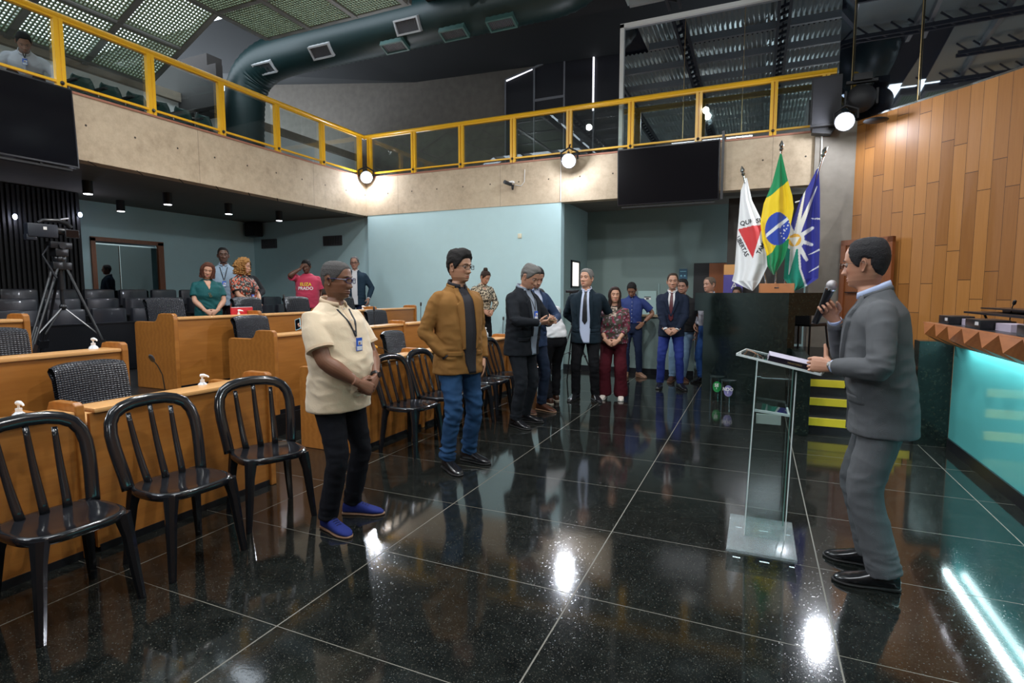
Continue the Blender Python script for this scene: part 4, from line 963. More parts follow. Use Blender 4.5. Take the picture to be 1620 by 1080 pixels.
M_EDGE = mat('acrylic_edge', (0.75,0.82,0.82), 0.2, emit=None)
for yy in (3.28,3.72):
    b = MB(); prof = [(-0.15,0.0),(-0.11,0.0),(-0.09,0.02),(-0.04,0.022),(-0.01,0.0),(0.04,0.0),(0.06,0.02),(0.11,0.022),(0.14,0.0),(0.165,0.0),(0.165,0.046),(-0.15,0.046)]
    b.prism([(p[0]+0.075,p[1]) for p in prof], yy-0.006, yy+0.006, 'y'); b.build('foot_runner', M_PODIUM, t, smooth=False)
def quadbox(nm, P, th, m=None):   # P: 4 corners, thickness direction vector
    b = MB(); P = [Vector(p) for p in P]; th = Vector(th); b.add(P+[p+th for p in P], [(3,2,1,0),(4,5,6,7),(0,1,5,4),(1,2,6,5),(2,3,7,6),(3,0,4,7)]); return b.build(nm, m or M_PODIUM, t, smooth=False)
x0b, x1b, x0t, x1t = -0.02, 0.195, 0.015, 0.215
quadbox('column_panel', [(x0b,3.45,0.065),(x1b,3.45,0.065),(x1t,3.43,1.06),(x0t,3.43,1.13)], (0,0.012,0))
quadbox('column_panel', [(x0b,3.68,0.065),(x1b,3.68,0.065),(x1t,3.70,1.06),(x0t,3.70,1.13)], (0,0.012,0))
quadbox('column_panel', [(x0b,3.462,0.065),(x0b,3.68,0.065),(x0t,3.70,1.13),(x0t,3.442,1.13)], (0.010,0,0))
b = MB(); M_GE = mat('green_acrylic_edge', (0.25,0.42,0.38), 0.25)
for (a, c) in (((x0b,3.45,0.065),(x0t,3.43,1.13)),((x1b,3.45,0.065),(x1t,3.43,1.06)),((x1b,3.69,0.065),(x1t,3.71,1.06)),((x0b,3.69,0.065),(x0t,3.71,1.13))):
    b = MB(); b.bar(a, c, 0.006, 0.006, (0,1,0)); b.build('panel_edge', M_EDGE if a[1] < 3.6 else M_GE, t)
sl = (1.055-1.145)/(0.325+0.095)
def top(x, y, dz=0): return V(x, y, 1.145 + sl*(x+0.095) + dz)
quadbox('reading_top', [top(-0.095,3.38),top(0.33,3.38),top(0.40,3.80),top(-0.05,3.80)], (0,0,0.010))
b = MB(); E4 = [top(-0.095,3.38),top(0.33,3.38),top(0.40,3.80),top(-0.05,3.80)]
for k in range(4):
    b = MB(); b.bar(E4[k]+V(0,0,.005),E4[(k+1)%4]+V(0,0,.005),0.006,0.013); b.build('top_edge', M_EDGE, t)
quadbox('stop_ledge', [top(0.325,3.38,0.01),top(0.395,3.80,0.01),top(0.395,3.80,0.045),top(0.325,3.38,0.045)], (0.008,0,0))
quadbox('inner_shelf', [(0.01,3.462,0.82),(0.19,3.462,0.80),(0.19,3.68,0.80),(0.01,3.68,0.82)], (0,0,0.008))
b = MB(); b.box(0.02,0.15,3.455,3.475,0.745,0.80); b.build('small_plate', mat('frosted_plate', (0.45,0.50,0.47), 0.3), t, smooth=False)
b = MB(); b.bar((0.01,3.46,0.82),(0.19,3.46,0.805),0.01,0.014); b.bar((0.19,3.462,0.803),(0.19,3.68,0.803),0.01,0.014); b.build('shelf_edge', M_EDGE, t)
t = thing('booklet', 'dark spiral booklet lying on the acrylic lectern top', 'booklet', (0,0,0))
sx = math.atan(-sl)
Mb = Matrix.Translation(top(0.20,3.47,0.012)) @ Matrix.Rotation(sx,4,'Y') @ Matrix.Rotation(0.0,4,'Z')
b = MB(); b.box(-0.135,0.125,-0.075,0.20,0.0,0.003,Mb); b.box(-0.135,0.125,-0.08,-0.076,0.0,0.030,Mb); b.build('cover', mat('booklet_cover',(0.012,0.008,0.016),0.3), t, smooth=False)
b = MB(); b.box(-0.13,0.12,-0.075,0.19,0.003,0.030,Mb); b.build('pages', mat('booklet_pages',(0.30,0.27,0.36),0.6), t, smooth=False)
b = MB(); text_into(b, 'MINISTERIO', 0.014, Mb @ Matrix.Translation((0.0,-0.0812,0.014)) @ Matrix.Rotation(PI/2,4,'X')); b.build('lettering', mat('gold_ink',(0.28,0.20,0.07),0.4), t, smooth=False)

# video camera on its tripod
t = thing('camera_tripod', 'tall black tripod carrying the video camera behind the left desks', 'tripod', (-6.72,3.42,0.43))
b = MB(); b.cyl((0,0,1.10),(0,0,1.45),0.035,14); b.sphere((0,0,1.42),0.06,14,8); b.bbox(-0.06,0.06,-0.06,0.06,1.45,1.53,0.01); b.build('centre_column', M_SATBLK, t)
LG = [V(0.28,0.42,0.0),V(0.30,-0.62,0.0),V(-0.55,-0.05,0.0)]
for g in LG:
    b = MB(); tp = V(g.x*0.08,g.y*0.08,1.36); kn = tp.lerp(g,0.62); sd = (g-tp).cross(V(0,0,1)).normalized()*0.028
    b.cyl(tp+sd,kn+sd*0.8,0.013,8); b.cyl(tp-sd,kn-sd*0.8,0.013,8); b.cyl(kn+(tp-kn)*0.25,g,0.015,8); b.bar(kn-(g-tp)*0.03,kn+(g-tp)*0.03,0.09,0.05); b.bar(kn+(g-tp)*0.10,kn+(g-tp)*0.13,0.075,0.045); b.bbox(tp.x-0.045,tp.x+0.045,tp.y-0.045,tp.y+0.045,1.31,1.39,0.008)
    lg = b.build('leg', M_SATBLK, t); b = MB(); b.cyl(V(0,0,0.92),tp.lerp(g,0.55),0.007,6); b.build('spreader', M_STEEL, lg)
b = MB(); b.cyl((0,0,0.90),(0,0,1.12),0.02,10); b.sphere((0,0,0.92),0.035,10,6); b.build('spreader_hub', M_SATBLK, t)
b = MB(); b.bbox(-0.06,0.06,-0.10,0.10,1.53,1.60,0.012); b.cyl((-0.08,0,1.56),(0.08,0,1.56),0.035,12); b.build('fluid_head', M_SATBLK, t)
b = MB(); b.tube([(0.02,-0.10,1.55),(0.10,-0.20,1.45),(0.16,-0.12,1.22)],[0.009,0.009,0.012],8); b.build('pan_handle', M_SATBLK, t)
t = thing('video_camera', 'large black shoulder video camera with a lit screen on the tripod', 'video camera', (-6.72,3.38,2.04), math.radians(-6)); t.scale = (0.85,)*3
b = MB(); b.bbox(-0.055,0.065,-0.27,0.03,0.03,0.19,0.015); b.bbox(-0.05,0.05,-0.28,-0.18,-0.01,0.06,0.01); b.build('camera_body', mat('camera_blue_black',(0.014,0.018,0.028),0.4), t)
b = MB(); b.tube([(0,0.02,0.12),(0,0.10,0.12),(0,0.14,0.12)],[0.05,0.045,0.05],16); b.build('lens_barrel', M_SATBLK, t)
b = MB(); b.tube([(0.01,-0.15,0.20),(0.01,-0.10,0.235),(0.01,0.05,0.245),(0.01,0.14,0.22),(0.01,0.18,0.17)],[0.02,0.022,0.026,0.032,0.03],10); b.build('top_handle', M_SATBLK, t)
b = MB(); b.tube([V(0.0+0.045*math.cos(a),0.12+0.045*math.sin(a)*0.9,0.275+0.012*math.sin(a)) for a in [2*PI*k/16 for k in range(17)]],0.009,6); b.build('microphone_ring', mat('pale_ring',(0.6,0.6,0.65),0.4), t)
b = MB(); b.bbox(0.07,0.085,0.09,0.24,0.04,0.145,0.006); o = b.build('flip_screen', M_BEZEL, t)
b = MB(); b.box(0.0855,0.087,0.10,0.23,0.05,0.135); b.build('display_panel', M_SCREEN, o, smooth=False)
b = MB(); b.box(0.066,0.068,-0.12,-0.085,0.12,0.155); b.build('sticker', M_WHITE, t, smooth=False)

# slim tripod with a small monitor behind the man with the black tie
t = thing('monitor_tripod', 'slim black tripod with a small monitor behind the man with the black tie', 'tripod', (-2.72,8.55,0))
b = MB(); b.cyl((0,0,0.55),(0,0,1.50),0.014,10); b.sphere((0,0,1.0),0.03,10,6); b.build('centre_column', M_SATBLK, t)
for g in (V(0.48,-0.15,0),V(-0.20,-0.42,0),V(-0.22,0.42,0)):
    b = MB(); b.cyl(V(0,0,0.98),g,0.012,8); b.sphere(V(0,0,0.98).lerp(g,0.5),0.022,8,6); lg = b.build('leg', M_SATBLK, t); b = MB(); b.cyl(V(0,0,0.56),V(0,0,0.98).lerp(g,0.48),0.006,6); b.build('spreader', M_SATBLK, lg)
b = MB(); b.bbox(-0.10,0.10,-0.06,0.06,1.50,1.545,0.008); b.bbox(-0.05,0.05,-0.03,0.03,1.40,1.50,0.01); b.build('monitor_head', M_SATBLK, t)

# ============================================================ PEOPLE: BUILDERS
def sstep(a, b, x):
    t = max(0.0, min(1.0, (x-a)/(b-a))) if b != a else float(x > a); return t*t*(3-2*t)
def gs(x, s): return math.exp(-(x*x)/(2*s*s))
def tab(T, z):   # T: rows (z, a, b, ...) descending z; linear-ish (catmull) interpolation
    if z >= T[0][0]: return T[0][1:]
    if z <= T[-1][0]: return T[-1][1:]
    for i in range(len(T)-1):
        if T[i][0] >= z >= T[i+1][0]:
            f = (T[i][0]-z)/(T[i][0]-T[i+1][0]); f = f*f*(3-2*f)*0.4+f*0.6
            return tuple(a*(1-f)+c*f for a, c in zip(T[i][1:], T[i+1][1:]))
HEAD = [(0.118,0.012,0.018,0.004),(0.115,-0.020,0.050,0.030),(0.105,-0.050,0.076,0.050),(0.085,-0.074,0.094,0.066),(0.060,-0.086,0.101,0.075),(0.030,-0.090,0.103,0.0775),
        (0.0,-0.086,0.100,0.0765),(-0.03,-0.084,0.091,0.073),(-0.055,-0.083,0.078,0.067),(-0.08,-0.081,0.066,0.060),(-0.10,-0.077,0.060,0.050),(-0.112,-0.070,0.058,0.043),
        (-0.120,-0.050,0.060,0.046),(-0.130,-0.036,0.064,0.052),(-0.150,-0.034,0.070,0.055),(-0.18,-0.036,0.078,0.058),(-0.215,-0.040,0.088,0.066),(-0.25,-0.042,0.094,0.080)]
def head_surface(az, z, hp):
    """az: 0 = face front (-y), +90 deg = left side (+x)"""
    yf, yb, w = tab(HEAD, z)
    fw = hp.get('w', 1.0); jaw = hp.get('jaw', 0.0)
    if z < -0.02: w *= 1 + jaw*gs(z+0.085, 0.035)
    nk = hp.get('neck', 1.0)
    if z < -0.12: k = sstep(-0.12, -0.16, z); w *= 1+(nk-1)*k; yf = 0.02+(yf-0.02)*(1+(nk-1)*k)
    w *= fw
    cy = 0.012 if z > -0.115 else 0.018
    ca, sa = math.cos(az), math.sin(az)
    pw = 2.25
    ry = (cy-yf) if ca > 0 else (yb-cy)
    x = w*math.copysign(abs(sa)**(2/pw), sa); y = cy - math.copysign(abs(ca)**(2/pw), ca)*ry
    if ca > 0 and z > -0.125:
        ax = abs(x); d = 0.0; ns = hp.get('nose', 1.0)
        nz = interp([(0,-0.056),(0.6,-0.049),(1.0,-0.042),(0.93,-0.036),(0.62,-0.02),(0.32,0.0),(0.14,0.014),(0.0,0.03)], z)
        d += 0.026*ns*nz*math.exp(-(ax/(0.0095+0.005*sstep(0,-0.04,z)))**2*0.8)
        d += 0.010*ns*math.exp(-((ax-0.014)/0.0065)**2-((z+0.043)/0.008)**2)
        d += 0.0065*math.exp(-((ax-0.028)/0.024)**2-((z-0.021)/0.008)**2)
        d -= 0.013*math.exp(-((ax-0.031)/0.015)**2-((z-0.001)/0.0125)**2)
        d += 0.0055*math.exp(-((ax-0.046)/0.016)**2-((z+0.030)/0.016)**2)
        lw = math.exp(-(ax/0.021)**2)
        d += 0.0065*lw*math.exp(-((z+0.0705)/0.0045)**2) + 0.0075*lw*math.exp(-((z+0.0815)/0.0050)**2) - 0.0055*math.exp(-(ax/0.024)**4)*math.exp(-((z+0.0760)/0.0020)**2)
        d += 0.003*math.exp(-(ax/0.03)**2-((z+0.075)/0.02)**2)
        d -= 0.003*math.exp(-((ax-0.026)/0.008)**2-((z+0.060)/0.02)**2)
        d += 0.0075*math.exp(-(ax/0.018)**2-((z+0.104)/0.010)**2) - 0.003*math.exp(-(ax/0.02)**2-((z+0.0915)/0.004)**2)
        y -= d*min(1, ca*2.2)
    return V(x, y, z)
ZROWS = [-0.25,-0.235,-0.215,-0.195,-0.175,-0.16,-0.148,-0.138,-0.130,-0.124,-0.119,-0.115,-0.111,-0.107,-0.103,-0.099,-0.095,-0.0915,-0.088,-0.085,-0.0825,-0.080,-0.078,-0.076,-0.0742,-0.072,-0.0695,-0.067,-0.064,-0.061,-0.0575,-0.054,-0.051,-0.048,-0.045,-0.042,-0.039,-0.036,-0.032,-0.028,-0.024,-0.02,-0.016,-0.012,-0.008,-0.004,0.0,0.004,0.008,0.012,0.016,0.020,0.024,0.028,0.033,0.040,0.048,0.057,0.067,0.077,0.087,0.096,0.104,0.110,0.1145,0.117,0.118]
def azs(n=64):
    r = []
    for i in range(n):
        u = i/n*2-1; a = PI*math.copysign(abs(u)**1.45, u); r.append(a)
    return r
AZ = azs(68)
def neckrot(p, yaw, pitch, roll):
    t = sstep(-0.23, -0.10, p.z) 
    piv = V(0, 0.03, -0.14)
    q = p - piv; q = Matrix.Rotation(roll*t,3,'Y') @ q; q = Matrix.Rotation(pitch*t,3,'X') @ q; q = Matrix.Rotation(yaw*t,3,'Z') @ q
    return q + piv
def head_mesh(b, cols, M, hp):
    skin = hp['skin']; yaw, pitch, roll = [math.radians(a) for a in hp.get('look', (0,0,0))]
    F = lambda p: M @ neckrot(p, yaw, pitch, roll)
    base = len(b.v); vs = []; fs = []; cc = []
    n = len(AZ); beard = hp.get('beard', 0.0); lipc = hp.get('lip', tuple(min(1, c*k) for c, k in zip(skin, (0.92, 0.62, 0.62))))
    for z in ZROWS:
        for a in AZ:
            p = head_surface(a, z, hp); vs.append(F(p)); c = list(skin)
            if math.cos(a) > 0.2:
                ax = abs(p.x)
                lm = math.exp(-(ax/0.023)**4)*(sstep(-0.088,-0.084,z)*(1-sstep(-0.070,-0.0665,z)))
                c = [q*(1-lm)+l*lm for q, l in zip(c, lipc)]
                ck = 0.16*math.exp(-((ax-0.045)/0.02)**2-((z+0.035)/0.022)**2); c = [c[0]*(1+ck*0.5), c[1]*(1-ck*0.3), c[2]*(1-ck*0.3)]
                if beard:
                    bm_ = beard*(1-lm)*max(math.exp(-((z+0.063)/0.006)**2)*(ax < 0.034), sstep(-0.075,-0.09,z)*(1-sstep(-0.125,-0.118,-z if False else -0.2)), 0)
                    bm_ = beard*(1-lm)*(math.exp(-((z+0.063)/0.006)**2)*(1 if ax < 0.034 else 0) + sstep(-0.074,-0.088,z))*sstep(-0.135,-0.122,z) if True else bm_
                    bm_ = min(bm_, 1); bc = hp.get('beardc', (0.05,0.045,0.04)); c = [q*(1-bm_)+d*bm_ for q, d in zip(c, bc)]
                sh = 0.30*math.exp(-(max(ax-0.031,-9)/0.014)**2-((z-0.0)/0.008)**2); c = [q*(1-sh*0.4) for q in c]
            cc.append(c)
    m = len(ZROWS)
    for j in range(m-1):
        for i in range(n):
            i2 = (i+1) % n; fs.append((j*n+i, j*n+i2, (j+1)*n+i2, (j+1)*n+i))
    fs.append(tuple(range(n-1,-1,-1))); fs.append(tuple((m-1)*n+k for k in range(n)))
    b.add(vs, fs); cols.extend(cc)
    for s in (-1, 1):       # ears
        vs = []; nr, na = 5, 18; prof = [(0.0,-0.002),(0.45,-0.001),(0.72,0.006),(0.9,0.010),(1.0,0.004),(0.92,-0.004)]
        ew = hp.get('ear', 1.0)
        for r, hgt in prof:
            for k in range(na):
                a = 2*PI*k/na; ey = math.cos(a)*0.0165*r*(1.0 if math.sin(a) > -0.3 else 0.72); ez = math.sin(a)*0.031*r*ew
                vs.append(V(s*(0.0745*hp.get('w',1)+hgt+0.010*max(0,ey/0.0165)*r+0.0), 0.014+ey+0.10*ez, -0.012+ez))
        fs = [(j*na+k, j*na+(k+1)%na, (j+1)*na+(k+1)%na, (j+1)*na+k) for j in range(len(prof)-1) for k in range(na)]
        if s < 0: fs = [f[::-1] for f in fs]
        b.add([F(v) for v in vs], fs); cols.extend([[c*(0.9 if i//na else 0.7) for c in skin] for i in range(len(vs))])
    for s in (-1, 1):       # upper and lower eyelids
        c0 = V(s*0.0315, -0.0725, 0.0005)
        for up in (1, -1):
            vs = []; na, nr = 12, 5
            for j in range(nr):
                t0_ = 0.13 if up > 0 else 0.40; t_ = t0_ + (1.25-t0_)*j/(nr-1)
                for i in range(na):
                    a = PI*i/(na-1)
                    d = V(math.cos(a)*math.cos(t_*0.6), -math.sin(a)*math.cos(t_), up*(math.sin(t_)*math.sin(a)+0.05))
                    vs.append(c0 + d*0.0133)
            fs = [(j*na+i, j*na+i+1, (j+1)*na+i+1, (j+1)*na+i) for j in range(nr-1) for i in range(na-1)]
            if up < 0: fs = [f[::-1] for f in fs]
            b.add([F(v) for v in vs], fs); cols.extend([[c*0.93 for c in skin]]*len(vs))
    return F
def hair_cap(F, hp):
    h = hp['hair']; th = h.get('t', 0.010); rec = h.get('rec', 0.0); nape = h.get('nape', -0.085); top = h.get('top', 1.0); tem = h.get('temple', 0.0)
    n = 80; zr = [-0.13+0.25*k/54 for k in range(55)]; zr = [z for z in zr if z < 0.117] + [0.1172, 0.118]
    def zline(a):
        d = abs(math.degrees(a))
        return interp([(0.070+rec,0),(0.068+rec*1.2,22),(0.060+rec*1.3+tem,38),(0.030+rec*0.5+tem,52),(0.010,62),(-0.010,70),(-0.022,78),(-0.020,84),(0.022,87),(0.024,97),(0.010,104),(-0.012,110),(-0.035,118),(-0.056,130),(nape+0.008,150),(nape,180)], d)
    b = MB(); vs = []; ms = []
    for j, z in enumerate(zr):
        for i in range(n):
            a = -PI + 2*PI*i/n; p = head_surface(a, z, dict(hp, nose=0)); zl = zline(a); d = abs(math.degrees(a))
            m = sstep(0.0, 0.012, z-zl)
            if d < 112 and z < 0.022 and d > 86: m = 0
            nrm = V(p.x, p.y-0.012, max(z-0.0,0)*1.2).normalized()
            q = z*0.0
            t_ = th*(0.45+0.55*sstep(-0.06,0.05,z)) + th*(top-1)*sstep(0.05,0.10,z)
            fr = h.get('front',0)*math.exp(-(d/50)**2)*math.exp(-((z-0.085)/0.03)**2)
            nz = (mnoise.noise(V(p.x*h.get('f',60), p.y*h.get('f',60)*0.4, z*h.get('f',60)*0.8)) * h.get('n',0.25))*th
            off = (t_+fr+nz)*m - 0.004*(1-m)
            pp = p + nrm*off + V(0,0,off*0.35 if z > 0.09 else 0); 
            vs.append(F(pp)); ms.append(m)
    fs = []
    for j in range(len(zr)-1):
        for i in range(n):
            i2 = (i+1) % n; f = (j*n+i, j*n+i2, (j+1)*n+i2, (j+1)*n+i)
            if max(ms[k] for k in f) > 0.02: fs.append(f)
    fs.append(tuple((len(zr)-1)*n+k for k in range(n)))
    used = sorted({i for f in fs for i in f}); mp = {v: i for i, v in enumerate(used)}
    b.add([vs[i] for i in used], [tuple(mp[i] for i in f) for f in fs]); return b
def long_hair(b, F, hp):
    h = hp['hair']; L = h['long']; vol = h.get('vol', 0.02); amp = h.get('amp', 0.006); fr = h.get('fq', 40); nu, nv = 70, 44
    a0 = math.radians(h.get('open', 58))
    def outer(u, v, inner=False):
        a = a0 + (2*PI-2*a0)*u; zt = 0.108; z = zt - (zt+L)*v
        hz = max(min(z, 0.112), -0.10); p = head_surface(a, hz, dict(hp, nose=0, w=1.0)); c = V(0, 0.018, 0)
        r = V(p.x, p.y, 0)-c; r.z = 0
        k = 0.004 if inner else vol*(0.55+0.6*sstep(0.10,-0.02,z)) + h.get('flare',0.0)*sstep(-0.02,-L,z)
        rr = r.normalized()*(r.length + k) if z > -0.06 else r.normalized()*(max(r.length,0.068) + k)
        n_ = 0 if inner else amp*mnoise.noise(V(rr.x*fr, rr.y*fr, z*fr*h.get('zf',0.35)+h.get('seed',0))) + amp*0.6*math.sin(a*26+2*mnoise.noise(V(a*3,z*12,1)))
        q = c + rr*(1+n_/0.1) ; q.z = z - (0.006*math.sin(a*9) if v > 0.9 else 0)
        if v > 0.88: q = c + (q-c)*1.0 - V(0,0,0); 
        return q
    vs = []; 
    for lay in (0,1):
        for j in range(nv):
            for i in range(nu): vs.append(F(outer(i/(nu-1), j/(nv-1), lay == 1)))
    N = nu*nv; fs = []
    for j in range(nv-1):
        for i in range(nu-1):
            f = (j*nu+i, (j+1)*nu+i, (j+1)*nu+i+1, j*nu+i+1); fs.append(f); fs.append(tuple(N+k for k in f[::-1]))
    for j in range(nv-1):
        for i in (0, nu-1): fs.append((j*nu+i, N+j*nu+i, N+(j+1)*nu+i, (j+1)*nu+i))
    for i in range(nu-1):
        for j in (0, nv-1): fs.append((j*nu+i, j*nu+i+1, N+j*nu+i+1, N+j*nu+i))
    b.add(vs, fs)
def remesh(b, voxel, smooth=1, name='m', iters=2):
    me = b.mesh(name, None, False); o = bpy.data.objects.new('tmp', me); COL.objects.link(o)
    md = o.modifiers.new('r', 'REMESH'); md.mode = 'VOXEL'; md.voxel_size = voxel; md.use_smooth_shade = True
    if smooth: s = o.modifiers.new('s', 'SMOOTH'); s.factor = 0.5; s.iterations = iters
    dg = bpy.context.evaluated_depsgraph_get(); dg.update()
    r = bpy.data.meshes.new_from_object(o.evaluated_get(dg)); bpy.data.objects.remove(o); bpy.data.meshes.remove(me)
    r.name = name; return r
def shade_all(me):
    me.polygons.foreach_set('use_smooth', [True]*len(me.polygons)); return me
HANDP = {'relax': ((22,28,16),(0.55,0.80,-0.25)), 'fist': ((78,88,55),(0.25,0.75,-0.62)), 'grip': ((62,72,42),(0.10,0.62,-0.78)), 'thumb': ((52,96,62),(1.0,0.15,0.0)),
         'clasp': ((38,42,22),(0.40,0.85,-0.35)), 'hold': ((48,40,22),(0.15,0.85,-0.50)), 'flat': ((12,14,8),(0.6,0.8,-0.1))}
def hand_shape(b, M, side, pose):
    """M: wrist frame, y = fingers, z = back of hand; side +1: left hand (thumb +x when palm is down is -x for left...)"""
    (c1, c2, c3), td = HANDP[pose]; m = side   # thumb side
    sec = []
    N = 14
    def ring(y, rx, rz_, cz=0): return [M @ V(m*0+math.copysign(abs(math.cos(a))**0.8, math.cos(a))*rx, y, cz+math.copysign(abs(math.sin(a))**0.9, math.sin(a))*rz_) for a in [2*PI*k/N for k in range(N)]]
    rows = [ring(-0.05,0.026,0.019), ring(-0.01,0.027,0.018), ring(0.02,0.034,0.018), ring(0.055,0.041,0.0165), ring(0.085,0.041,0.0135), ring(0.098,0.036,0.010)]
    vs = [p for r in rows for p in r]; fs = [(j*N+k, j*N+(k+1)%N, (j+1)*N+(k+1)%N, (j+1)*N+k) for j in range(5) for k in range(N)]
    fs += [tuple(range(N-1,-1,-1)), tuple(5*N+k for k in range(N))]; b.add(vs, fs)
    for i, (fx, L) in enumerate([(0.0315,0.94),(0.0108,1.05),(-0.0105,0.98),(-0.0310,0.78)]):
        p = V(m*fx, 0.088, -0.001); ang = 0; pts = [p - V(0,0.02,0)]; pts.append(p.copy()); sp = math.radians([-4,-1,2,6][i])*m
        for cc_, ln in ((c1,0.042),(c2,0.026),(c3,0.020)):
            ang += math.radians(cc_*(1+0.05*i)); d = V(math.sin(-sp)*-1*math.cos(ang), math.cos(ang), -math.sin(ang)); p = p + d*ln*L; pts.append(p.copy())
        b.tube([M @ q for q in pts], [0.0080,0.0086,0.0081,0.0074,0.0058], 8)
        b.sphere(M @ pts[-1], 0.0064, 8, 6)
    d = V(m*td[0], td[1], td[2]).normalized(); p0 = V(m*0.022, 0.018, -0.006); p1 = p0 + V(m*0.80,0.55,-0.25).normalized()*0.032; p2 = p1 + d*0.036; p3 = p2 + (d + V(-m*0.15,0.1,-0.05)).normalized()*0.027
    b.tube([M @ q for q in (p0,p1,p2,p3)], [0.013,0.0125,0.0105,0.0075], 8); b.sphere(M @ p3, 0.0078, 8, 6); b.sphere(M @ p1, 0.0125, 8, 6)
def frame(pos, fdir, back):
    y = Vector(fdir).normalized(); z = Vector(back); z = (z - y*z.dot(y)).normalized(); x = y.cross(z)
    M = Matrix((x, y, z)).transposed().to_4x4(); M.translation = pos; return M
def ik(S, T, l1, l2, hint):
    d = T-S; L = min(d.length, l1+l2-0.002); d.normalize(); T = S + d*L
    a = (l1*l1-l2*l2+L*L)/(2*L); h = math.sqrt(max(l1*l1-a*a, 0)); hv = Vector(hint); hv = (hv - d*hv.dot(d)).normalized()
    return S + d*a + hv*h, T
class Body: pass
def crs(pts, rs, k=4):   # Catmull-Rom resample of a limb path and its radii
    P = [Vector(p) for p in pts]; n = len(P); op = []; orr = []
    for i in range(n-1):
        a, b_, c, d = P[max(i-1,0)], P[i], P[i+1], P[min(i+2,n-1)]; ra, rb, rc, rd = rs[max(i-1,0)], rs[i], rs[i+1], rs[min(i+2,n-1)]
        for j in range(k):
            t = j/k; t2 = t*t; t3 = t2*t
            f = lambda p, q, r, s_: (q*2 + (r-p)*t + (p*2-q*5+r*4-s_)*t2 + (q*3-p-r*3+s_)*t3)*0.5
            op.append(f(a,b_,c,d)); orr.append(f(ra,rb,rc,rd))
    op.append(P[-1]); orr.append(rs[-1]); return op, orr
def fold(me, pts, amp, seed=0, base=0.0025, stack=None):
    co = me.vertices; nr = [v.normal.copy() for v in co]; N = mnoise.noise
    for v, n in zip(co, nr):
        p = v.co; a = base*(1.8*N(V(p.x*6+seed, p.y*6, p.z*4)) + 2.2*(0.25-abs(N(V(p.x*7+p.z*5, p.y*7+seed, p.z*11-p.x*4)))))
        for (c, r, k, fz) in pts:
            g = (p-c).length_squared
            if g < r*r*6: a += k*math.exp(-g/(2*r*r))*3.2*(0.28-abs(N(V(p.x*9+seed+p.z*6, p.y*9-p.z*5, p.z*fz*0.16))))
        v.co = p + n*a*amp
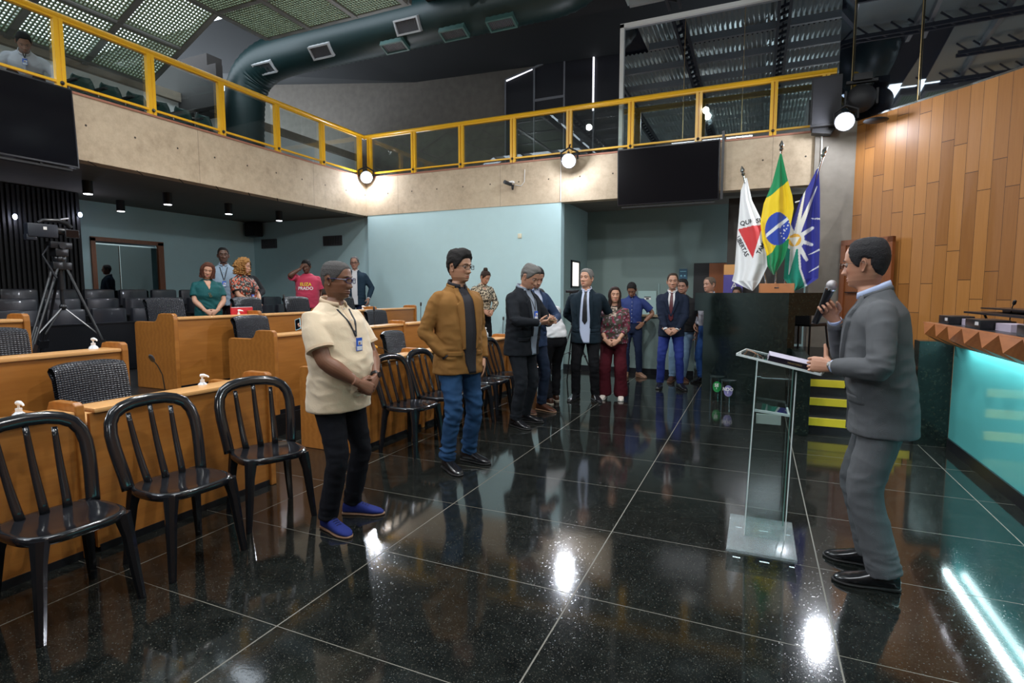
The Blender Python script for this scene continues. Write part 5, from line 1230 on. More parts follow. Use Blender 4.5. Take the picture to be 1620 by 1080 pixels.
def person(label, loc, rz, H=1.75, P={}, cat='person'):
    t = thing('person', label, cat, loc, math.radians(rz)); s = H/1.75; t.scale = (s, s, s)
    g = P.get; vq = g('voxel', 0.011); fat = g('fat', 0.0); bel = g('belly', 0.0); sw = g('sw', 1.0); fem = g('fem', 0)
    lean = math.radians(g('lean', 0)); tw = math.radians(g('twist', 0)); side = math.radians(g('side', 0)); py = g('py', 0.0)
    skin = g('skin', (0.42,0.22,0.14)); hp = dict(g('head', {})); hp['skin'] = skin
    def D(p):
        p = Vector(p); k = sstep(0.85, 1.22, p.z); q = p - V(0,0,0.95)
        q = Matrix.Rotation(lean*k,3,'X') @ q; q = Matrix.Rotation(side*k,3,'Y') @ q; q = Matrix.Rotation(tw*k,3,'Z') @ q
        return q + V(g('px',0.0),py,0.95)
    B = Body(); B.t = t; B.D = D
    # ---- joints
    shx = 0.180*sw; S = {1: D((shx,0.012,1.378)), -1: D((-shx,0.012,1.378))}
    arms = {}
    for sd, key in ((-1,'rh'),(1,'lh')):
        A = dict(w=(sd*0.255,0.0,0.86), hint=(sd*0.5,1,0), f=(0,-0.15,-1), back=(sd,-0.1,0), pose='relax'); A.update(g(key, {}))
        E, Wp = ik(S[sd], Vector(A['w']), 0.285, 0.255, A['hint']); A['E'] = E; A['W'] = Wp; arms[sd] = A
    legs = {}
    for sd, key in ((-1,'rf'),(1,'lf')):
        fx, fy, fr = g(key, (sd*0.10, 0.0, sd*6)); hz = g('fz_'+key, 0.0)
        hip = V(sd*0.088*(1+fat*0.3)+g('px',0.0), py+0.005, 0.90); ank = V(fx, fy+0.02, 0.085+hz); K, ank = ik(hip, ank, 0.425, 0.412, g('khint_'+key, (sd*0.12,-1,0)))
        legs[sd] = (hip, K, ank, fx, fy, math.radians(fr), hz)
    # ---- body (one mesh): head, neck, slim core, arms and hands
    b = MB(); cols = []
    hM = Matrix.Translation(D((0,0.005,1.485))) @ (Matrix.Rotation(tw,4,'Z') @ Matrix.Rotation(side,4,'Y') @ Matrix.Rotation(lean*0.8,4,'X')) @ Matrix.Translation((0,-0.012-g('hf',0.015),0.145))
    F = head_mesh(b, cols, hM, hp); B.F = F
    core = MB(); core.loft([(D((0,0.01,z)), rx*0.8, ry*0.75, 2.2) for z, rx, ry in ((0.86,0.12,0.08),(1.0,0.13,0.085),(1.2,0.135,0.085),(1.34,0.14,0.08),(1.42,0.10,0.06),(1.50,0.055,0.05))], 16)
    for sd in (-1,1):
        A = arms[sd]; bare = g('sleeve', 'long') != 'long'; fr = 1+fat*0.5
        th = g('arm', 1.0)
        core.tube(*crs([S[sd], S[sd].lerp(A['E'],0.5), A['E'].lerp(S[sd],0.08), A['E'].lerp(A['W'],0.10), A['E'].lerp(A['W'],0.35), A['W'].lerp(A['E'],0.25), A['W'].lerp(A['E'],0.04)], [0.036*th,0.045*th,0.038*th,0.038*th,0.040*th,0.029*(1+th)/2,0.026]), 20)
        hand_shape(core, frame(A['W'], A['f'], A['back']), sd, A['pose'])
        hip, K, ank = legs[sd][:3]; core.tube([hip+V(0,0,0.02), K, ank], [0.06,0.04,0.03], 10)
    cm = remesh(core, g('hv', 0.0042), iters=g('hi', 1))
    nb = len(b.v); b.add([v.co for v in cm.vertices], [tuple(p.vertices) for p in cm.polygons]); cols.extend([list(skin)]*len(cm.vertices)); bpy.data.meshes.remove(cm)
    me = b.mesh('body', mat('skin_tone', (0.5,0.3,0.2), 0.48, attr=True, bump=(220,0.06,0.001)), 'all', fix=False)
    ca = me.color_attributes.new('tint', 'FLOAT_COLOR', 'POINT'); ca.data.foreach_set('color', [c for q in cols for c in (min(q[0],1),min(q[1],1),min(q[2],1),1.0)])
    body = link('body', me, t)
    for sd in (-1,1):
        e = MB(); c0 = V(sd*0.0315,-0.0725,0.0005)
        e.use(mat('eye_white',(0.36,0.34,0.33),0.25)); ev = MB(); e.sphere(F(c0), 0.0122, 12, 10)
        gz = g('gaze', (0,-1,-0.05)); dv = Vector(gz).normalized(); 
        tip = F(c0+dv*0.0124)-F(c0); 
        e.use(mat('iris_dark',(0.03,0.018,0.012),0.15)); q = tip.normalized(); e.tube([F(c0)+q*0.0095, F(c0)+q*0.01215, F(c0)+q*0.0127],[0.0066,0.0060,0.0020],12)
        e.build('eye', None, body)
    # eyebrows
    hc = hp.get('hair', {}).get('c', (0.03,0.025,0.02)); bc = hp.get('browc', tuple(c*0.8 for c in hc)); hm = mat('hair_%d_%d_%d' % tuple(int(c*999) for c in hc), hc, 0.78, spec=0.25, var=0.35, bump=(130,0.9,0.004))
    for sd in (-1,1):
        e = MB(); pts = []
        for k in range(7):
            x = 0.012+0.036*k/6; z = 0.0195+0.006*math.sin(PI*min(1,k/6*1.15)*0.9)
            a = math.asin(min(0.99,(x/0.077)**1.12)); p = head_surface(sd*a, z, hp); pts.append(F(p+V(0,-0.0008,0)))
        e.tube(pts, [0.0008,0.0026,0.003,0.003,0.0028,0.0022,0.0008], 6, flat=0.8); e.build('eyebrow', mat('brow_%d' % int(bc[0]*999), bc, 0.7), body)
    if hp.get('hair'):
        hb = MB()
        if not hp['hair'].get('nocap'):
            q = hair_cap(F, hp); hb.add(q.v, q.f)
        if hp['hair'].get('long'): long_hair(hb, F, hp)
        for (c, r, n_) in hp['hair'].get('balls', ()):
            m0 = len(hb.v); hb.sphere(V(0,0,0), r, 20, 14)
            for i in range(m0, len(hb.v)): p = Vector(hb.v[i]); p = p*(1+n_*mnoise.noise(p*45)) + Vector(c); hb.v[i] = tuple(F(p))
        hb.build('hair', hm, t, smooth='all')
    if g('glasses'):
        gc = g('glasses'); gb = MB(); gl = MB()
        for sd in (-1,1):
            c = V(sd*0.032,-0.103,-0.003); w, h_ = 0.027, gc.get('h',0.017); ring = []
            for k in range(25):
                a = 2*PI*k/24; ca_, sa_ = math.cos(a), math.sin(a)
                ring.append(F(c + V(w*math.copysign(abs(ca_)**0.6,ca_), 0.006*abs(ca_)*(ca_*sd), h_*math.copysign(abs(sa_)**0.6,sa_))))
            gb.tube(ring, gc.get('r',0.0016), 6); gl.add([F(c)]+ring[:-1], [(0,1+k,1+(k+1)%24) for k in range(24)])
            gb.tube([F(V(sd*0.059,-0.098,0.004)),F(V(sd*0.0775*hp.get('w',1),-0.05,0.005)),F(V(sd*0.081*hp.get('w',1),0.008,0.008)),F(V(sd*0.079,0.035,-0.006))], gc.get('r',0.0016)*1.1, 6)
        gb.tube([F(V(-0.006,-0.105,0.002)),F(V(0,-0.109,0.004)),F(V(0.006,-0.105,0.002))], gc.get('r',0.0016), 6)
        go = gb.build('glasses', mat('frame_'+gc.get('n','dark'), gc.get('c',(0.01,0.01,0.012)), 0.25), t)
        gl.build('lenses', thin_glass('lens_'+gc.get('n','dark'), gc.get('tint',(0.85,0.87,0.9)), 0.05) if ('lens_'+gc.get('n','dark')) not in bpy.data.materials else bpy.data.materials['lens_'+gc.get('n','dark')], go, smooth=False)
    # ---- upper garment
    G = g('top'); hem = G.get('hem', 0.80); ease = G.get('ease', 0.0)
    rows = [(0.72,0.190,0.140,0.0),(0.80,0.186,0.136,0.0),(0.88,0.182,0.130,0.0),(0.96,0.174,0.122,-0.004),(1.04,0.166,0.117,-0.008),(1.12,0.168,0.118,-0.010),(1.20,0.177,0.121,-0.008),(1.28,0.184,0.120,-0.004),(1.34,0.188,0.114,0.0),(1.38,0.180,0.104,0.005),(1.41,0.162,0.092,0.008),(1.437,0.130,0.080,0.011),(1.462,0.096,0.070,0.013),(1.482,0.077,0.063,0.014),(1.497,0.066,0.059,0.012)]
    if fem: rows = [(z, rx*(0.93 if z > 1.15 else 0.90 if z > 1.0 else 0.98), ry*(0.95)+ (0.022*fem if 1.18 < z < 1.36 else 0), yo-(0.020*fem if 1.18 < z < 1.36 else 0)) for z, rx, ry, yo in rows]
    RT = [(z, rx, ry, yo) for z, rx, ry, yo in rows][::-1]
    secs = []; zz = hem; 
    while zz < 1.497:
        rx, ry, yo = tab(RT, zz); bb_ = bel*gs(zz-1.06, 0.11); ff = 1+fat*(1 if zz < 1.38 else 0.3)
        k = 1 if zz < 1.38 else 1-sstep(1.38,1.44,zz)
        secs.append((zz, (rx*(1+(sw-1)*sstep(1.0,1.3,zz))+ease*k)*ff + bb_*0.45, (ry+ease*k)*ff + bb_*0.75, yo - bb_*0.55)); zz += 0.02
    tb = MB(); N = 40; vs = []
    for (z, rx, ry, yo) in secs:
        for k in range(N):
            a = 2*PI*k/N; ca_, sa_ = math.cos(a), math.sin(a); vs.append(D((rx*math.copysign(abs(ca_)**0.84, ca_), yo+ry*math.copysign(abs(sa_)**0.84, sa_), z)))
    m = len(secs); fs = [(j*N+k, j*N+(k+1)%N, (j+1)*N+(k+1)%N, (j+1)*N+k) for j in range(m-1) for k in range(N)] + [tuple(range(N-1,-1,-1)), tuple((m-1)*N+k for k in range(N))]
    tb.add(vs, fs); bvh = BVHTree.FromPolygons([Vector(v) for v in tb.v], [list(f) for f in tb.f])
    sl = G.get('sleeve', 'long'); st = G.get('st', 1.0)*(1+fat*0.4)
    for sd in (-1,1):
        A = arms[sd]; U = D((sd*0.11*sw,0.012,1.382))
        if sl == 'long':
            e = A['W'].lerp(A['E'], G.get('cuff', 0.03))
            tb.tube(*crs([U, S[sd].lerp(U,0.1), S[sd].lerp(A['E'],0.25), S[sd].lerp(A['E'],0.6), A['E'].lerp(S[sd],0.06), A['E'].lerp(e,0.08), A['E'].lerp(e,0.5), e], [0.056,0.059*st,0.063*st,0.060*st,0.055*st,0.055*st,0.050*st,0.040*st], 3), 20)
        elif sl == 'three':
            e = A['E'].lerp(A['W'], 0.45)
            tb.tube([U, S[sd].lerp(U,0.1), S[sd].lerp(A['E'],0.4), A['E'], e], [0.054,0.057*st,0.059*st,0.055*st,0.053*st], 16)
        else:
            e = S[sd].lerp(A['E'], 0.72)
            tb.tube([U, S[sd].lerp(U,0.1), S[sd].lerp(A['E'],0.3), e], [0.056,0.060*st,0.068*st,0.072*st], 16)
    gm = remesh(tb, vq, iters=g('it', 3)); fp = []
    for sd in (-1,1):
        A = arms[sd]; fp += [(A['E'], 0.06, 0.006, 150), (S[sd].lerp(A['E'],0.25), 0.06, 0.004, 90)]
        if sl == 'long': fp.append((A['W'], 0.06, 0.004, 190))
    fp += [(D((0,-0.12,1.02)), 0.16, 0.005*G.get('wr',1), 70), (D((0.15,0,1.0)), 0.10, 0.005*G.get('wr',1), 90), (D((-0.15,0,1.0)), 0.10, 0.005*G.get('wr',1), 90), (D((0,0.12,1.05)), 0.15, 0.004, 70)]
    fold(gm, fp, G.get('fold', 1.0), seed=len(label), base=0.003*G.get('wr',1)); gm.update()
    gm.materials.clear(); gm.materials.append(G['m']); shade_all(gm)
    if G.get('tint'):
        ca = gm.color_attributes.new('tint', 'FLOAT_COLOR', 'POINT'); ca.data.foreach_set('color', [c for v in gm.vertices for c in (*G['tint'](v.co), 1.0)])
    top = link(G.get('name', 'shirt'), gm, t); B.top = top
    # ---- patches that follow the front (or any side) of the torso
    def hit(x, z, d=(0,1,0)):
        d = Vector(d); o = V(x,0,z)-d*1.0
        if d.x: o = V(0, x, z) - d*1.0
        for e in (V(0,0,0), V(0.004,0,0.003), V(-0.004,0,-0.003), V(0,0,-0.012), V(0,0,-0.03), V(0,0,-0.06), V(0,0,-0.10)):
            r = bvh.ray_cast(o+e, d)
            if r[0] is not None: return r[0], r[1]
        return V(x, -0.12, z), V(0,-1,0)
    def patch(name, L, R, m, off=0.006, nu=7, nv=24, parent=None, d=(0,1,0), deep=0.006):
        zs = [q[1] for q in L]; z0, z1 = min(zs), max(zs); b = MB(); vs = []
        for j in range(-1, nv+1):
            z = z0+(z1-z0)*max(0,min(nv-1,j))/(nv-1); l, r = interp(L, z), interp(R, z)
            for i in range(-1, nu+1):
                x = l+(r-l)*max(0,min(nu-1,i))/(nu-1); h, n_ = hit(x, z, d)
                if h is None: h, n_ = hit(x*0.93, z-0.01, d)
                if h is None: h, n_ = V(x,-0.05,z), V(0,-1,0)
                edge = i in (-1, nu) or j in (-1, nv)
                vs.append(h - Vector(d)*( -deep if edge else off))
        W = nu+2; fs = [(j*W+i, j*W+i+1, (j+1)*W+i+1, (j+1)*W+i) for j in range(nv+1) for i in range(nu+1)]
        b.add(vs, fs); return b.build(name, m, parent or t, smooth='all')
    B.patch = patch; B.hit = hit; B.arms = arms; B.legs = legs
    def collar(name, rx, ry, m, h=0.036, gap=22, flare=0.012, z=1.478, drop=0.0, parent=None, cy=0.012):
        nkf = hp.get('neck',1.0)*(1+fat*0.2); rx *= nkf; ry *= nkf; cy -= g('hf',0.015)*0.55
        b = MB(); vs = []; n_ = 34; prof = [(0,0),(0.0,h),(flare*0.5,h+0.003),(flare,h*0.75),(flare*1.35,-0.002)]
        for i in range(n_):
            a = math.radians(gap) + (2*PI-2*math.radians(gap))*i/(n_-1); fr = (1+math.cos(a))/2
            for (o, hh) in prof:
                zb = z + 0.020*(1-fr) - 0.016*fr - drop*fr
                vs.append(D((math.sin(a)*(rx+o), cy - math.cos(a)*(ry+o), zb+hh*(1-0.25*fr))))
        k = len(prof); fs = [(i*k+j, (i+1)*k+j, (i+1)*k+(j+1)%k, i*k+(j+1)%k) for i in range(n_-1) for j in range(k)] + [tuple(range(k)), tuple((n_-1)*k+j for j in range(k-1,-1,-1))]
        b.add(vs, fs); return b.build(name, m, parent or t, smooth='all')
    B.collar = collar
    if G.get('kind') == 'jacket':
        ss = G.get('shirt', M_WHITE); vb = G.get('vb', 1.12); op = G.get('open', 0)
        if op: patch('shirt', [(-0.012,hem+0.01),(-op*0.7,hem+0.1),(-op,1.0),(-op,1.15),(-0.062,1.36),(-0.052,1.47)], [(0.02+op*0.6,hem+0.01),(op*0.9,hem+0.1),(op,1.0),(op,1.15),(0.062,1.36),(0.052,1.47)], ss, 0.009, 9, 36)
        else: patch('shirt', [(-0.002,vb),(-0.03,(vb+1.3)/2),(-0.058,1.36),(-0.052,1.47)], [(0.002,vb),(0.03,(vb+1.3)/2),(0.058,1.36),(0.052,1.47)], ss, 0.005, 9, 26)
        lm = G.get('lapel', G['m']); vv = op if op else 0.004
        for sd in (-1,1):
            q = lambda T: [(sd*x, z) for x, z in T]
            if op:
                inn = [(op-0.008,0.98),(op-0.004,1.10),(0.052,1.36),(0.046,1.46)]; out = [(op+0.006,0.98),(op+0.026,1.12),(0.105,1.33),(0.100,1.345),(0.078,1.35),(0.090,1.40),(0.070,1.46)]
            else:
                inn = [(-0.006,vb-0.01),(0.024,(vb+1.3)/2),(0.050,1.36),(0.046,1.46)]; out = [(0.012,vb-0.01),(0.060,(vb+1.3)/2),(0.108,1.33),(0.103,1.345),(0.080,1.35),(0.090,1.40),(0.070,1.46)]
            out2 = [(x, z if i not in (0,) else inn[0][1]) for i, (x, z) in enumerate(out)]
            patch('lapel', q(inn) if sd > 0 else q(out2), q(out2) if sd > 0 else q(inn), lm, 0.018, 6, 40, top)
        collar('shirt_collar', 0.062, 0.064, ss, 0.040, 16, 0.008, 1.472)
        collar('jacket_collar', 0.073, 0.070, lm, 0.020, 50, 0.008, 1.466, parent=top, cy=0.012)
        if not op:
            patch('front_edge', [(0.006,hem),(0.004,vb)], [(0.010,hem),(0.008,vb)], lm, 0.004, 3, 20, top)
        for zb in G.get('buttons', (1.07,)):
            h, n_ = hit((op if op else 0.015)+0.012, zb); b = MB(); b.cyl(h+V(0,-0.003,0), h+V(0,-0.009,0), 0.009, 10); b.build('button', mat('button_dark',(0.015,0.012,0.01),0.35), top)
        for sd in (-1,1):
            patch('pocket_flap', [(sd*0.125-0.055,0.925),(sd*0.125-0.055,0.965)], [(sd*0.125+0.055,0.925),(sd*0.125+0.055,0.965)], lm, 0.006, 5, 4, top)
            A = arms[sd]; dd = (A['W']-A['E']).normalized(); b = MB(); c0 = A['W'].lerp(A['E'], G.get('cuff',0.03)); b.tube([c0-dd*0.03, c0+dd*0.014], [0.034*st,0.033*st], 16); b.build('shirt_cuff', ss, t)
    if g('tie'): 
        patch('tie', [(-0.002,1.03),(-0.034,1.075),(-0.030,1.2),(-0.020,1.40),(-0.014,1.435),(-0.020,1.462)], [(0.002,1.03),(0.034,1.075),(0.030,1.2),(0.020,1.40),(0.014,1.435),(0.020,1.462)], g('tie'), 0.014, 7, 30)
    if G.get('kind') in ('polo','shirt'):
        collar('collar', 0.062, 0.064, G.get('cm', G['m']), 0.032, 15 if G['kind'] == 'shirt' else 24, 0.011, 1.472, 0.004, top)
        z0 = 1.30 if G['kind'] == 'polo' else hem+0.01
        patch('placket', [(-0.014,z0),(-0.014,1.455)], [(0.014,z0),(0.014,1.455)], G.get('cm', G['m']), 0.008, 4, 20, top)
        zb = 1.44; 
        while zb > z0+0.02:
            h, n_ = hit(0, zb); b = MB(); b.cyl(h+V(0,-0.006,0), h+V(0,-0.0115,0), 0.005, 8); b.build('button', M_WHITE, top); zb -= 0.07
    if G.get('kind') == 'vneck':
        patch('bare_neckline', [(-0.002,G.get('vb',1.33)),(-0.035,1.40),(-0.06,1.455)], [(0.002,G.get('vb',1.33)),(0.035,1.40),(0.06,1.455)], mat('skin_plain_%d' % int(skin[0]*99), skin, 0.5), 0.003, 7, 12)
    if G.get('kind') == 'tee': collar('neckband', 0.063, 0.064, G.get('cm', G['m']), 0.010, 0.5, 0.004, 1.474, 0.006, top)
    if sl == 'short' and G.get('kind') in ('polo','shirt','tee'):
        for sd in (-1,1):
            A = arms[sd]; dd = (A['E']-S[sd]).normalized(); c0 = S[sd].lerp(A['E'], 0.72); b = MB(); b.tube([c0-dd*0.012, c0+dd*0.004, c0+dd*0.006], [0.0738*st,0.0742*st,0.068*st], 20); b.build('sleeve_band', G.get('cm', G['m']), top)
    # ---- trousers
    L = g('legs'); tm = L['m']; lw = L.get('w', 1.0)*(1+fat*0.4); hw = L.get('hemw', 0.055)
    tb = MB(); wz = L.get('waist', 1.02); pf = 1+fat*0.75
    tb.loft([(V(g('px',0),py-0.004-bel*0.2,z), rx*pf, ry*pf+bel*0.2, 2.4) for z, rx, ry in ((0.80,0.140,0.105),(0.84,0.160,0.120),(0.90,0.168,0.126),(0.96,0.163,0.120),(wz,0.155,0.110))], 28)
    sk = L.get('skirt')
    for sd in (-1,1):
        hip, K, ank, fx, fy, fr, hz = legs[sd]
        a2 = ank + (K-ank)*0.04 - V(0,0,L.get('low',0.02))
        tb.tube(*crs([hip+V(0,0,0.02), hip+(K-hip)*0.12, hip.lerp(K,0.5), K, K.lerp(a2,0.4), K.lerp(a2,0.85), a2], [0.085*lw,0.096*lw,0.082*lw,0.066*lw*L.get('kw',1),0.064*lw*L.get('kw',1),(0.4*0.06+0.6*hw)*L.get('kw',1),hw], 3), 20)
    gm = remesh(tb, vq, iters=g('it', 3)); fp = []
    for sd in (-1,1):
        hip, K, ank = legs[sd][:3]; fp += [(K, 0.09, 0.005, 95), (ank+V(0,0,0.06), 0.055, 0.008*L.get('stack',1), 150), (hip+V(0,-0.05,-0.06), 0.08, 0.005, 80)]
    fold(gm, fp, L.get('fold', 1.0), seed=len(label)+3, base=0.0035); gm.update(); gm.materials.clear(); gm.materials.append(tm); shade_all(gm)
    tr = link('trousers', gm, t)
    if L.get('belt') is not None:
        b = MB(); b.loft([(V(g('px',0),py-0.004-bel*0.2,z), 0.160*pf, 0.115*pf+bel*0.2, 2.4) for z in (wz-0.035, wz)], 32, cap=True); b.build('belt', L['belt'], t)
    # ---- shoes
    shm = g('shoe', mat('black_shoe_leather', (0.010,0.010,0.012), 0.22, coat=0.4)); sole = g('sole', mat('black_sole',(0.012,0.011,0.011),0.6)); slen = g('slen', 1.0)
    for sd in (-1,1):
        hip, K, ank, fx, fy, fr, hz = legs[sd]
        R = Matrix.Translation((fx,fy,hz)) @ Matrix.Rotation(fr,4,'Z')
        def sect(T, z0=0.0):
            b = MB(); vs = []; n_ = 18
            for (y, w, h, z0_) in T:
                for k in range(n_):
                    a = 2*PI*k/n_; ca_, sa_ = math.cos(a), math.sin(a)
                    vs.append(R @ V(w*math.copysign(abs(ca_)**0.75, ca_) - sd*0.008*sstep(-0.05,-0.18,y), y*slen, z0_+(h-z0_)*(0.5+0.5*math.copysign(abs(sa_)**(0.55 if sa_ < 0 else 0.8), sa_))))
            m_ = len(T); fs = [(j*n_+k, j*n_+(k+1)%n_, (j+1)*n_+(k+1)%n_, (j+1)*n_+k) for j in range(m_-1) for k in range(n_)] + [tuple(range(n_-1,-1,-1)), tuple((m_-1)*n_+k for k in range(n_))]
            b.add(vs, fs); return b
        sec = [(0.082,0.018,0.060,0.012),(0.075,0.030,0.085,0.012),(0.05,0.036,0.098,0.012),(0.01,0.037,0.105,0.012),(-0.03,0.037,0.095,0.012),(-0.06,0.040,0.078,0.012),(-0.10,0.045,0.062,0.012),(-0.14,0.046,0.050,0.012),(-0.175,0.038,0.040,0.012),(-0.198,0.024,0.030,0.012),(-0.206,0.010,0.022,0.012)]
        so = sect(sec).build('shoe', shm, t, smooth='all')
        sect([(0.086,0.020,0.020,0.0),(0.078,0.034,0.020,0.0),(0.03,0.038,0.020,0.0),(-0.04,0.037,0.017,0.0),(-0.10,0.048,0.017,0.0),(-0.15,0.049,0.017,0.0),(-0.185,0.038,0.017,0.0),(-0.208,0.020,0.017,0.001),(-0.214,0.008,0.015,0.003)]).build('sole', sole, so, smooth=True)
        if g('laces'):
            b = MB()
            for k in range(4): y = -0.045-0.018*k; zt = interp([(0.092,-0.03),(0.078,-0.06),(0.062,-0.10)][::-1], y) if False else 0.097-0.42*(-y-0.03)*1.0; b.tube([R @ V(-0.018,y,zt-0.004), R @ V(0,y,zt+0.003), R @ V(0.018,y,zt-0.004)], 0.0022, 6)
            b.build('laces', g('laces'), so)
    # ---- lanyard badge
    if g('badge'):
        bx, bz = g('badge') if isinstance(g('badge'), tuple) else (0.0, 1.17)
        lm = mat('lanyard_black',(0.012,0.012,0.015),0.6)
        for sd in (-1,1): patch('lanyard', [(bx-0.006,bz+0.05),(sd*0.055-0.006,1.44)], [(bx+0.006,bz+0.05),(sd*0.055+0.006,1.44)], lm, 0.010, 3, 22)
        h, n_ = hit(bx, bz); q = MB(); y = h.y-0.014
        q.use(mat('badge_blue',(0.03,0.12,0.60),0.35)); q.box(bx-0.027,bx+0.027,y-0.002,y+0.002,bz-0.042,bz+0.042)
        q.use(mat('badge_white',(0.75,0.78,0.85),0.35)); q.box(bx-0.024,bx+0.024,y-0.0028,y-0.002,bz-0.038,bz-0.012); q.box(bx-0.012,bx+0.024,y-0.0028,y-0.002,bz-0.004,bz+0.022)
        q.use(mat('badge_photo',(0.35,0.18,0.12),0.5)); q.box(bx-0.008,bx+0.008,y-0.0034,y-0.0028,bz-0.002,bz+0.014)
        q.build('badge', None, t, smooth=False)
    if g('watch'):
        sd, wm, fm = g('watch'); A = arms[sd]; dd = (A['E']-A['W']).normalized(); c0 = A['W']+dd*g('wpos',0.03); b = MB(); b.use(wm); b.tube([c0-dd*0.012, c0+dd*0.012],[0.0315,0.0325],20)
        Mh = frame(A['W'], A['f'], A['back']); up = (Mh.to_3x3() @ V(0,0,1)); c1 = c0+up*0.031; b.use(fm); b.cyl(c1, c1+up*0.007, 0.019, 16); b.build('wristwatch', None, t)
    return B

# ============================================================ THE PEOPLE
def wool(name, c, **k): return mat(name, c, k.pop('rough', 0.88), spec=0.2, weave=k.pop('weave', 220), **k)
NAVY = wool('navy_wool', (0.011,0.017,0.036)); CHAR = wool('charcoal_wool', (0.010,0.012,0.016)); DTEAL = wool('blue_black_wool', (0.008,0.017,0.026)); BLACKT = wool('black_trouser_cloth', (0.006,0.006,0.008))
def face_to(dx, dy): return math.degrees(math.atan2(dx, -dy))
PZ = {}
# 1. man in the cream polo
skinA = (0.205,0.090,0.050)
PM = mat('cream_pique', (0.70,0.56,0.39), 0.85, sheen=0.3, bump=(90,0.25,0.004)); PC_ = mat('cream_collar', (0.62,0.46,0.31), 0.85)
p = person('man in a cream polo shirt and blue shoes with clasped hands', (-2.44,2.75,0), face_to(1,-0.02), 1.70, dict(
    voxel=0.008, hv=0.0035, fat=0.12, belly=0.045, sw=1.06, skin=skinA, sleeve='short', arm=1.30, lean=-2, slen=1.0,
    rh=dict(w=(-0.085,-0.255,0.975), hint=(-1,0.35,-0.4), f=(0.80,-0.30,-0.45), back=(-0.25,-0.9,0.15), pose='clasp'),
    lh=dict(w=(0.095,-0.235,0.985), hint=(1,0.45,-0.3), f=(-0.78,-0.15,-0.55), back=(0.1,-0.95,0.2), pose='clasp'),
    rf=(-0.13,-0.02,-14), lf=(0.15,0.02,24), head=dict(look=(13,4,0), w=1.02, jaw=0.08, neck=1.14, beard=0.35, beardc=(0.10,0.055,0.035), lip=(0.17,0.06,0.045), hair=dict(c=(0.075,0.07,0.068), t=0.004, n=0.1, rec=-0.002, f=120)),
    glasses=dict(c=(0.02,0.02,0.10), n='indigo', r=0.0022, h=0.0165), badge=(0.0,1.215),
    top=dict(name='polo_shirt', kind='polo', m=PM, cm=PC_, hem=0.785, ease=0.012, sleeve='short', st=1.12, wr=1.0),
    legs=dict(m=wool('black_chino', (0.006,0.0065,0.010)), w=1.02, hemw=0.062), shoe=mat('blue_suede', (0.016,0.026,0.150), 0.85, spec=0.2), sole=mat('tan_sole',(0.22,0.12,0.07),0.6), laces=mat('blue_lace',(0.01,0.015,0.07),0.7),
    watch=(1, M_SATBLK, M_SATBLK)))
# 2. man in the brown blazer
BRW = wool('camel_corduroy', (0.25,0.120,0.034), weave=300)
JEAN = mat('blue_denim', (0.018,0.055,0.130), 0.85, spec=0.2, var=0.75, weave=160)
p = person('man in a camel brown blazer and blue jeans, hand in his pocket', (-2.33,4.11,0), face_to(1,-0.42), 1.845, dict(
    voxel=0.0085, hv=0.004, fat=0.03, belly=0.012, sw=1.04, skin=(0.44,0.23,0.14),
    rh=dict(w=(-0.172,-0.070,0.925), hint=(-0.9,0.9,0), f=(0.35,-0.05,-0.95), back=(-0.7,-0.6,0), pose='flat'),
    lh=dict(w=(0.235,-0.04,0.88), hint=(0.8,0.9,0), f=(-0.2,-0.3,-0.9), back=(0.8,-0.4,0), pose='flat'),
    rf=(-0.13,-0.03,-12), lf=(0.14,0.03,18), head=dict(look=(14,2,0), jaw=0.05, neck=1.06, beard=0.12, hair=dict(c=(0.014,0.012,0.012), t=0.014, n=0.35, front=0.014, rec=-0.004, top=1.5, f=70)),
    glasses=dict(c=(0.01,0.01,0.012), n='black', r=0.0019),
    top=dict(name='blazer', kind='jacket', m=BRW, hem=0.775, ease=0.018, shirt=mat('black_shirt',(0.008,0.007,0.012),0.7,bump=(40,0.3,0.004)), open=0.062, buttons=(1.03,), cuff=0.02, wr=1.3),
    legs=dict(m=JEAN, w=1.03, hemw=0.066, stack=1.6, fold=2.0)))
# 3. man in the dark suit with a phone
p = person('grey-haired man in a dark suit with a badge looking down at his phone', (-2.42,5.72,0), face_to(1,-0.28), 1.83, dict(
    voxel=0.010, fat=0.05, belly=0.03, sw=1.03, skin=(0.47,0.25,0.165), lean=3,
    rh=dict(w=(-0.075,-0.30,1.125), hint=(-1,0.3,-0.5), f=(0.35,-0.85,0.1), back=(-0.5,-0.3,-0.85), pose='hold'),
    lh=dict(w=(0.09,-0.30,1.115), hint=(1,0.3,-0.5), f=(-0.45,-0.8,0.1), back=(0.5,-0.3,-0.8), pose='hold'),
    rf=(-0.12,-0.03,-10), lf=(0.13,0.04,22), head=dict(look=(8,24,0), hair=dict(c=(0.13,0.125,0.12), t=0.011, n=0.4, top=1.3, front=0.008)), badge=(0.01,1.20),
    top=dict(name='suit_jacket', kind='jacket', m=CHAR, hem=0.77, ease=0.014, shirt=mat('grey_blue_shirt',(0.20,0.24,0.30),0.7), open=0.05),
    legs=dict(m=CHAR, w=1.05, hemw=0.066), watch=None))
t = thing('mobile_phone', 'smartphone held in both hands by the grey-haired man in the dark suit', 'phone', (-2.42,5.72,0), math.radians(face_to(1,-0.28))); t.scale=(1.046,)*3
b = MB(); b.bbox(-0.035,0.035,-0.46,-0.32,1.150,1.158,0.003); b.build('phone_body', mat('tan_phone_case',(0.30,0.20,0.11),0.4), t); b = MB(); b.box(-0.031,0.031,-0.455,-0.325,1.158,1.1585); b.build('display_panel', M_SCREEN, t, smooth=False)
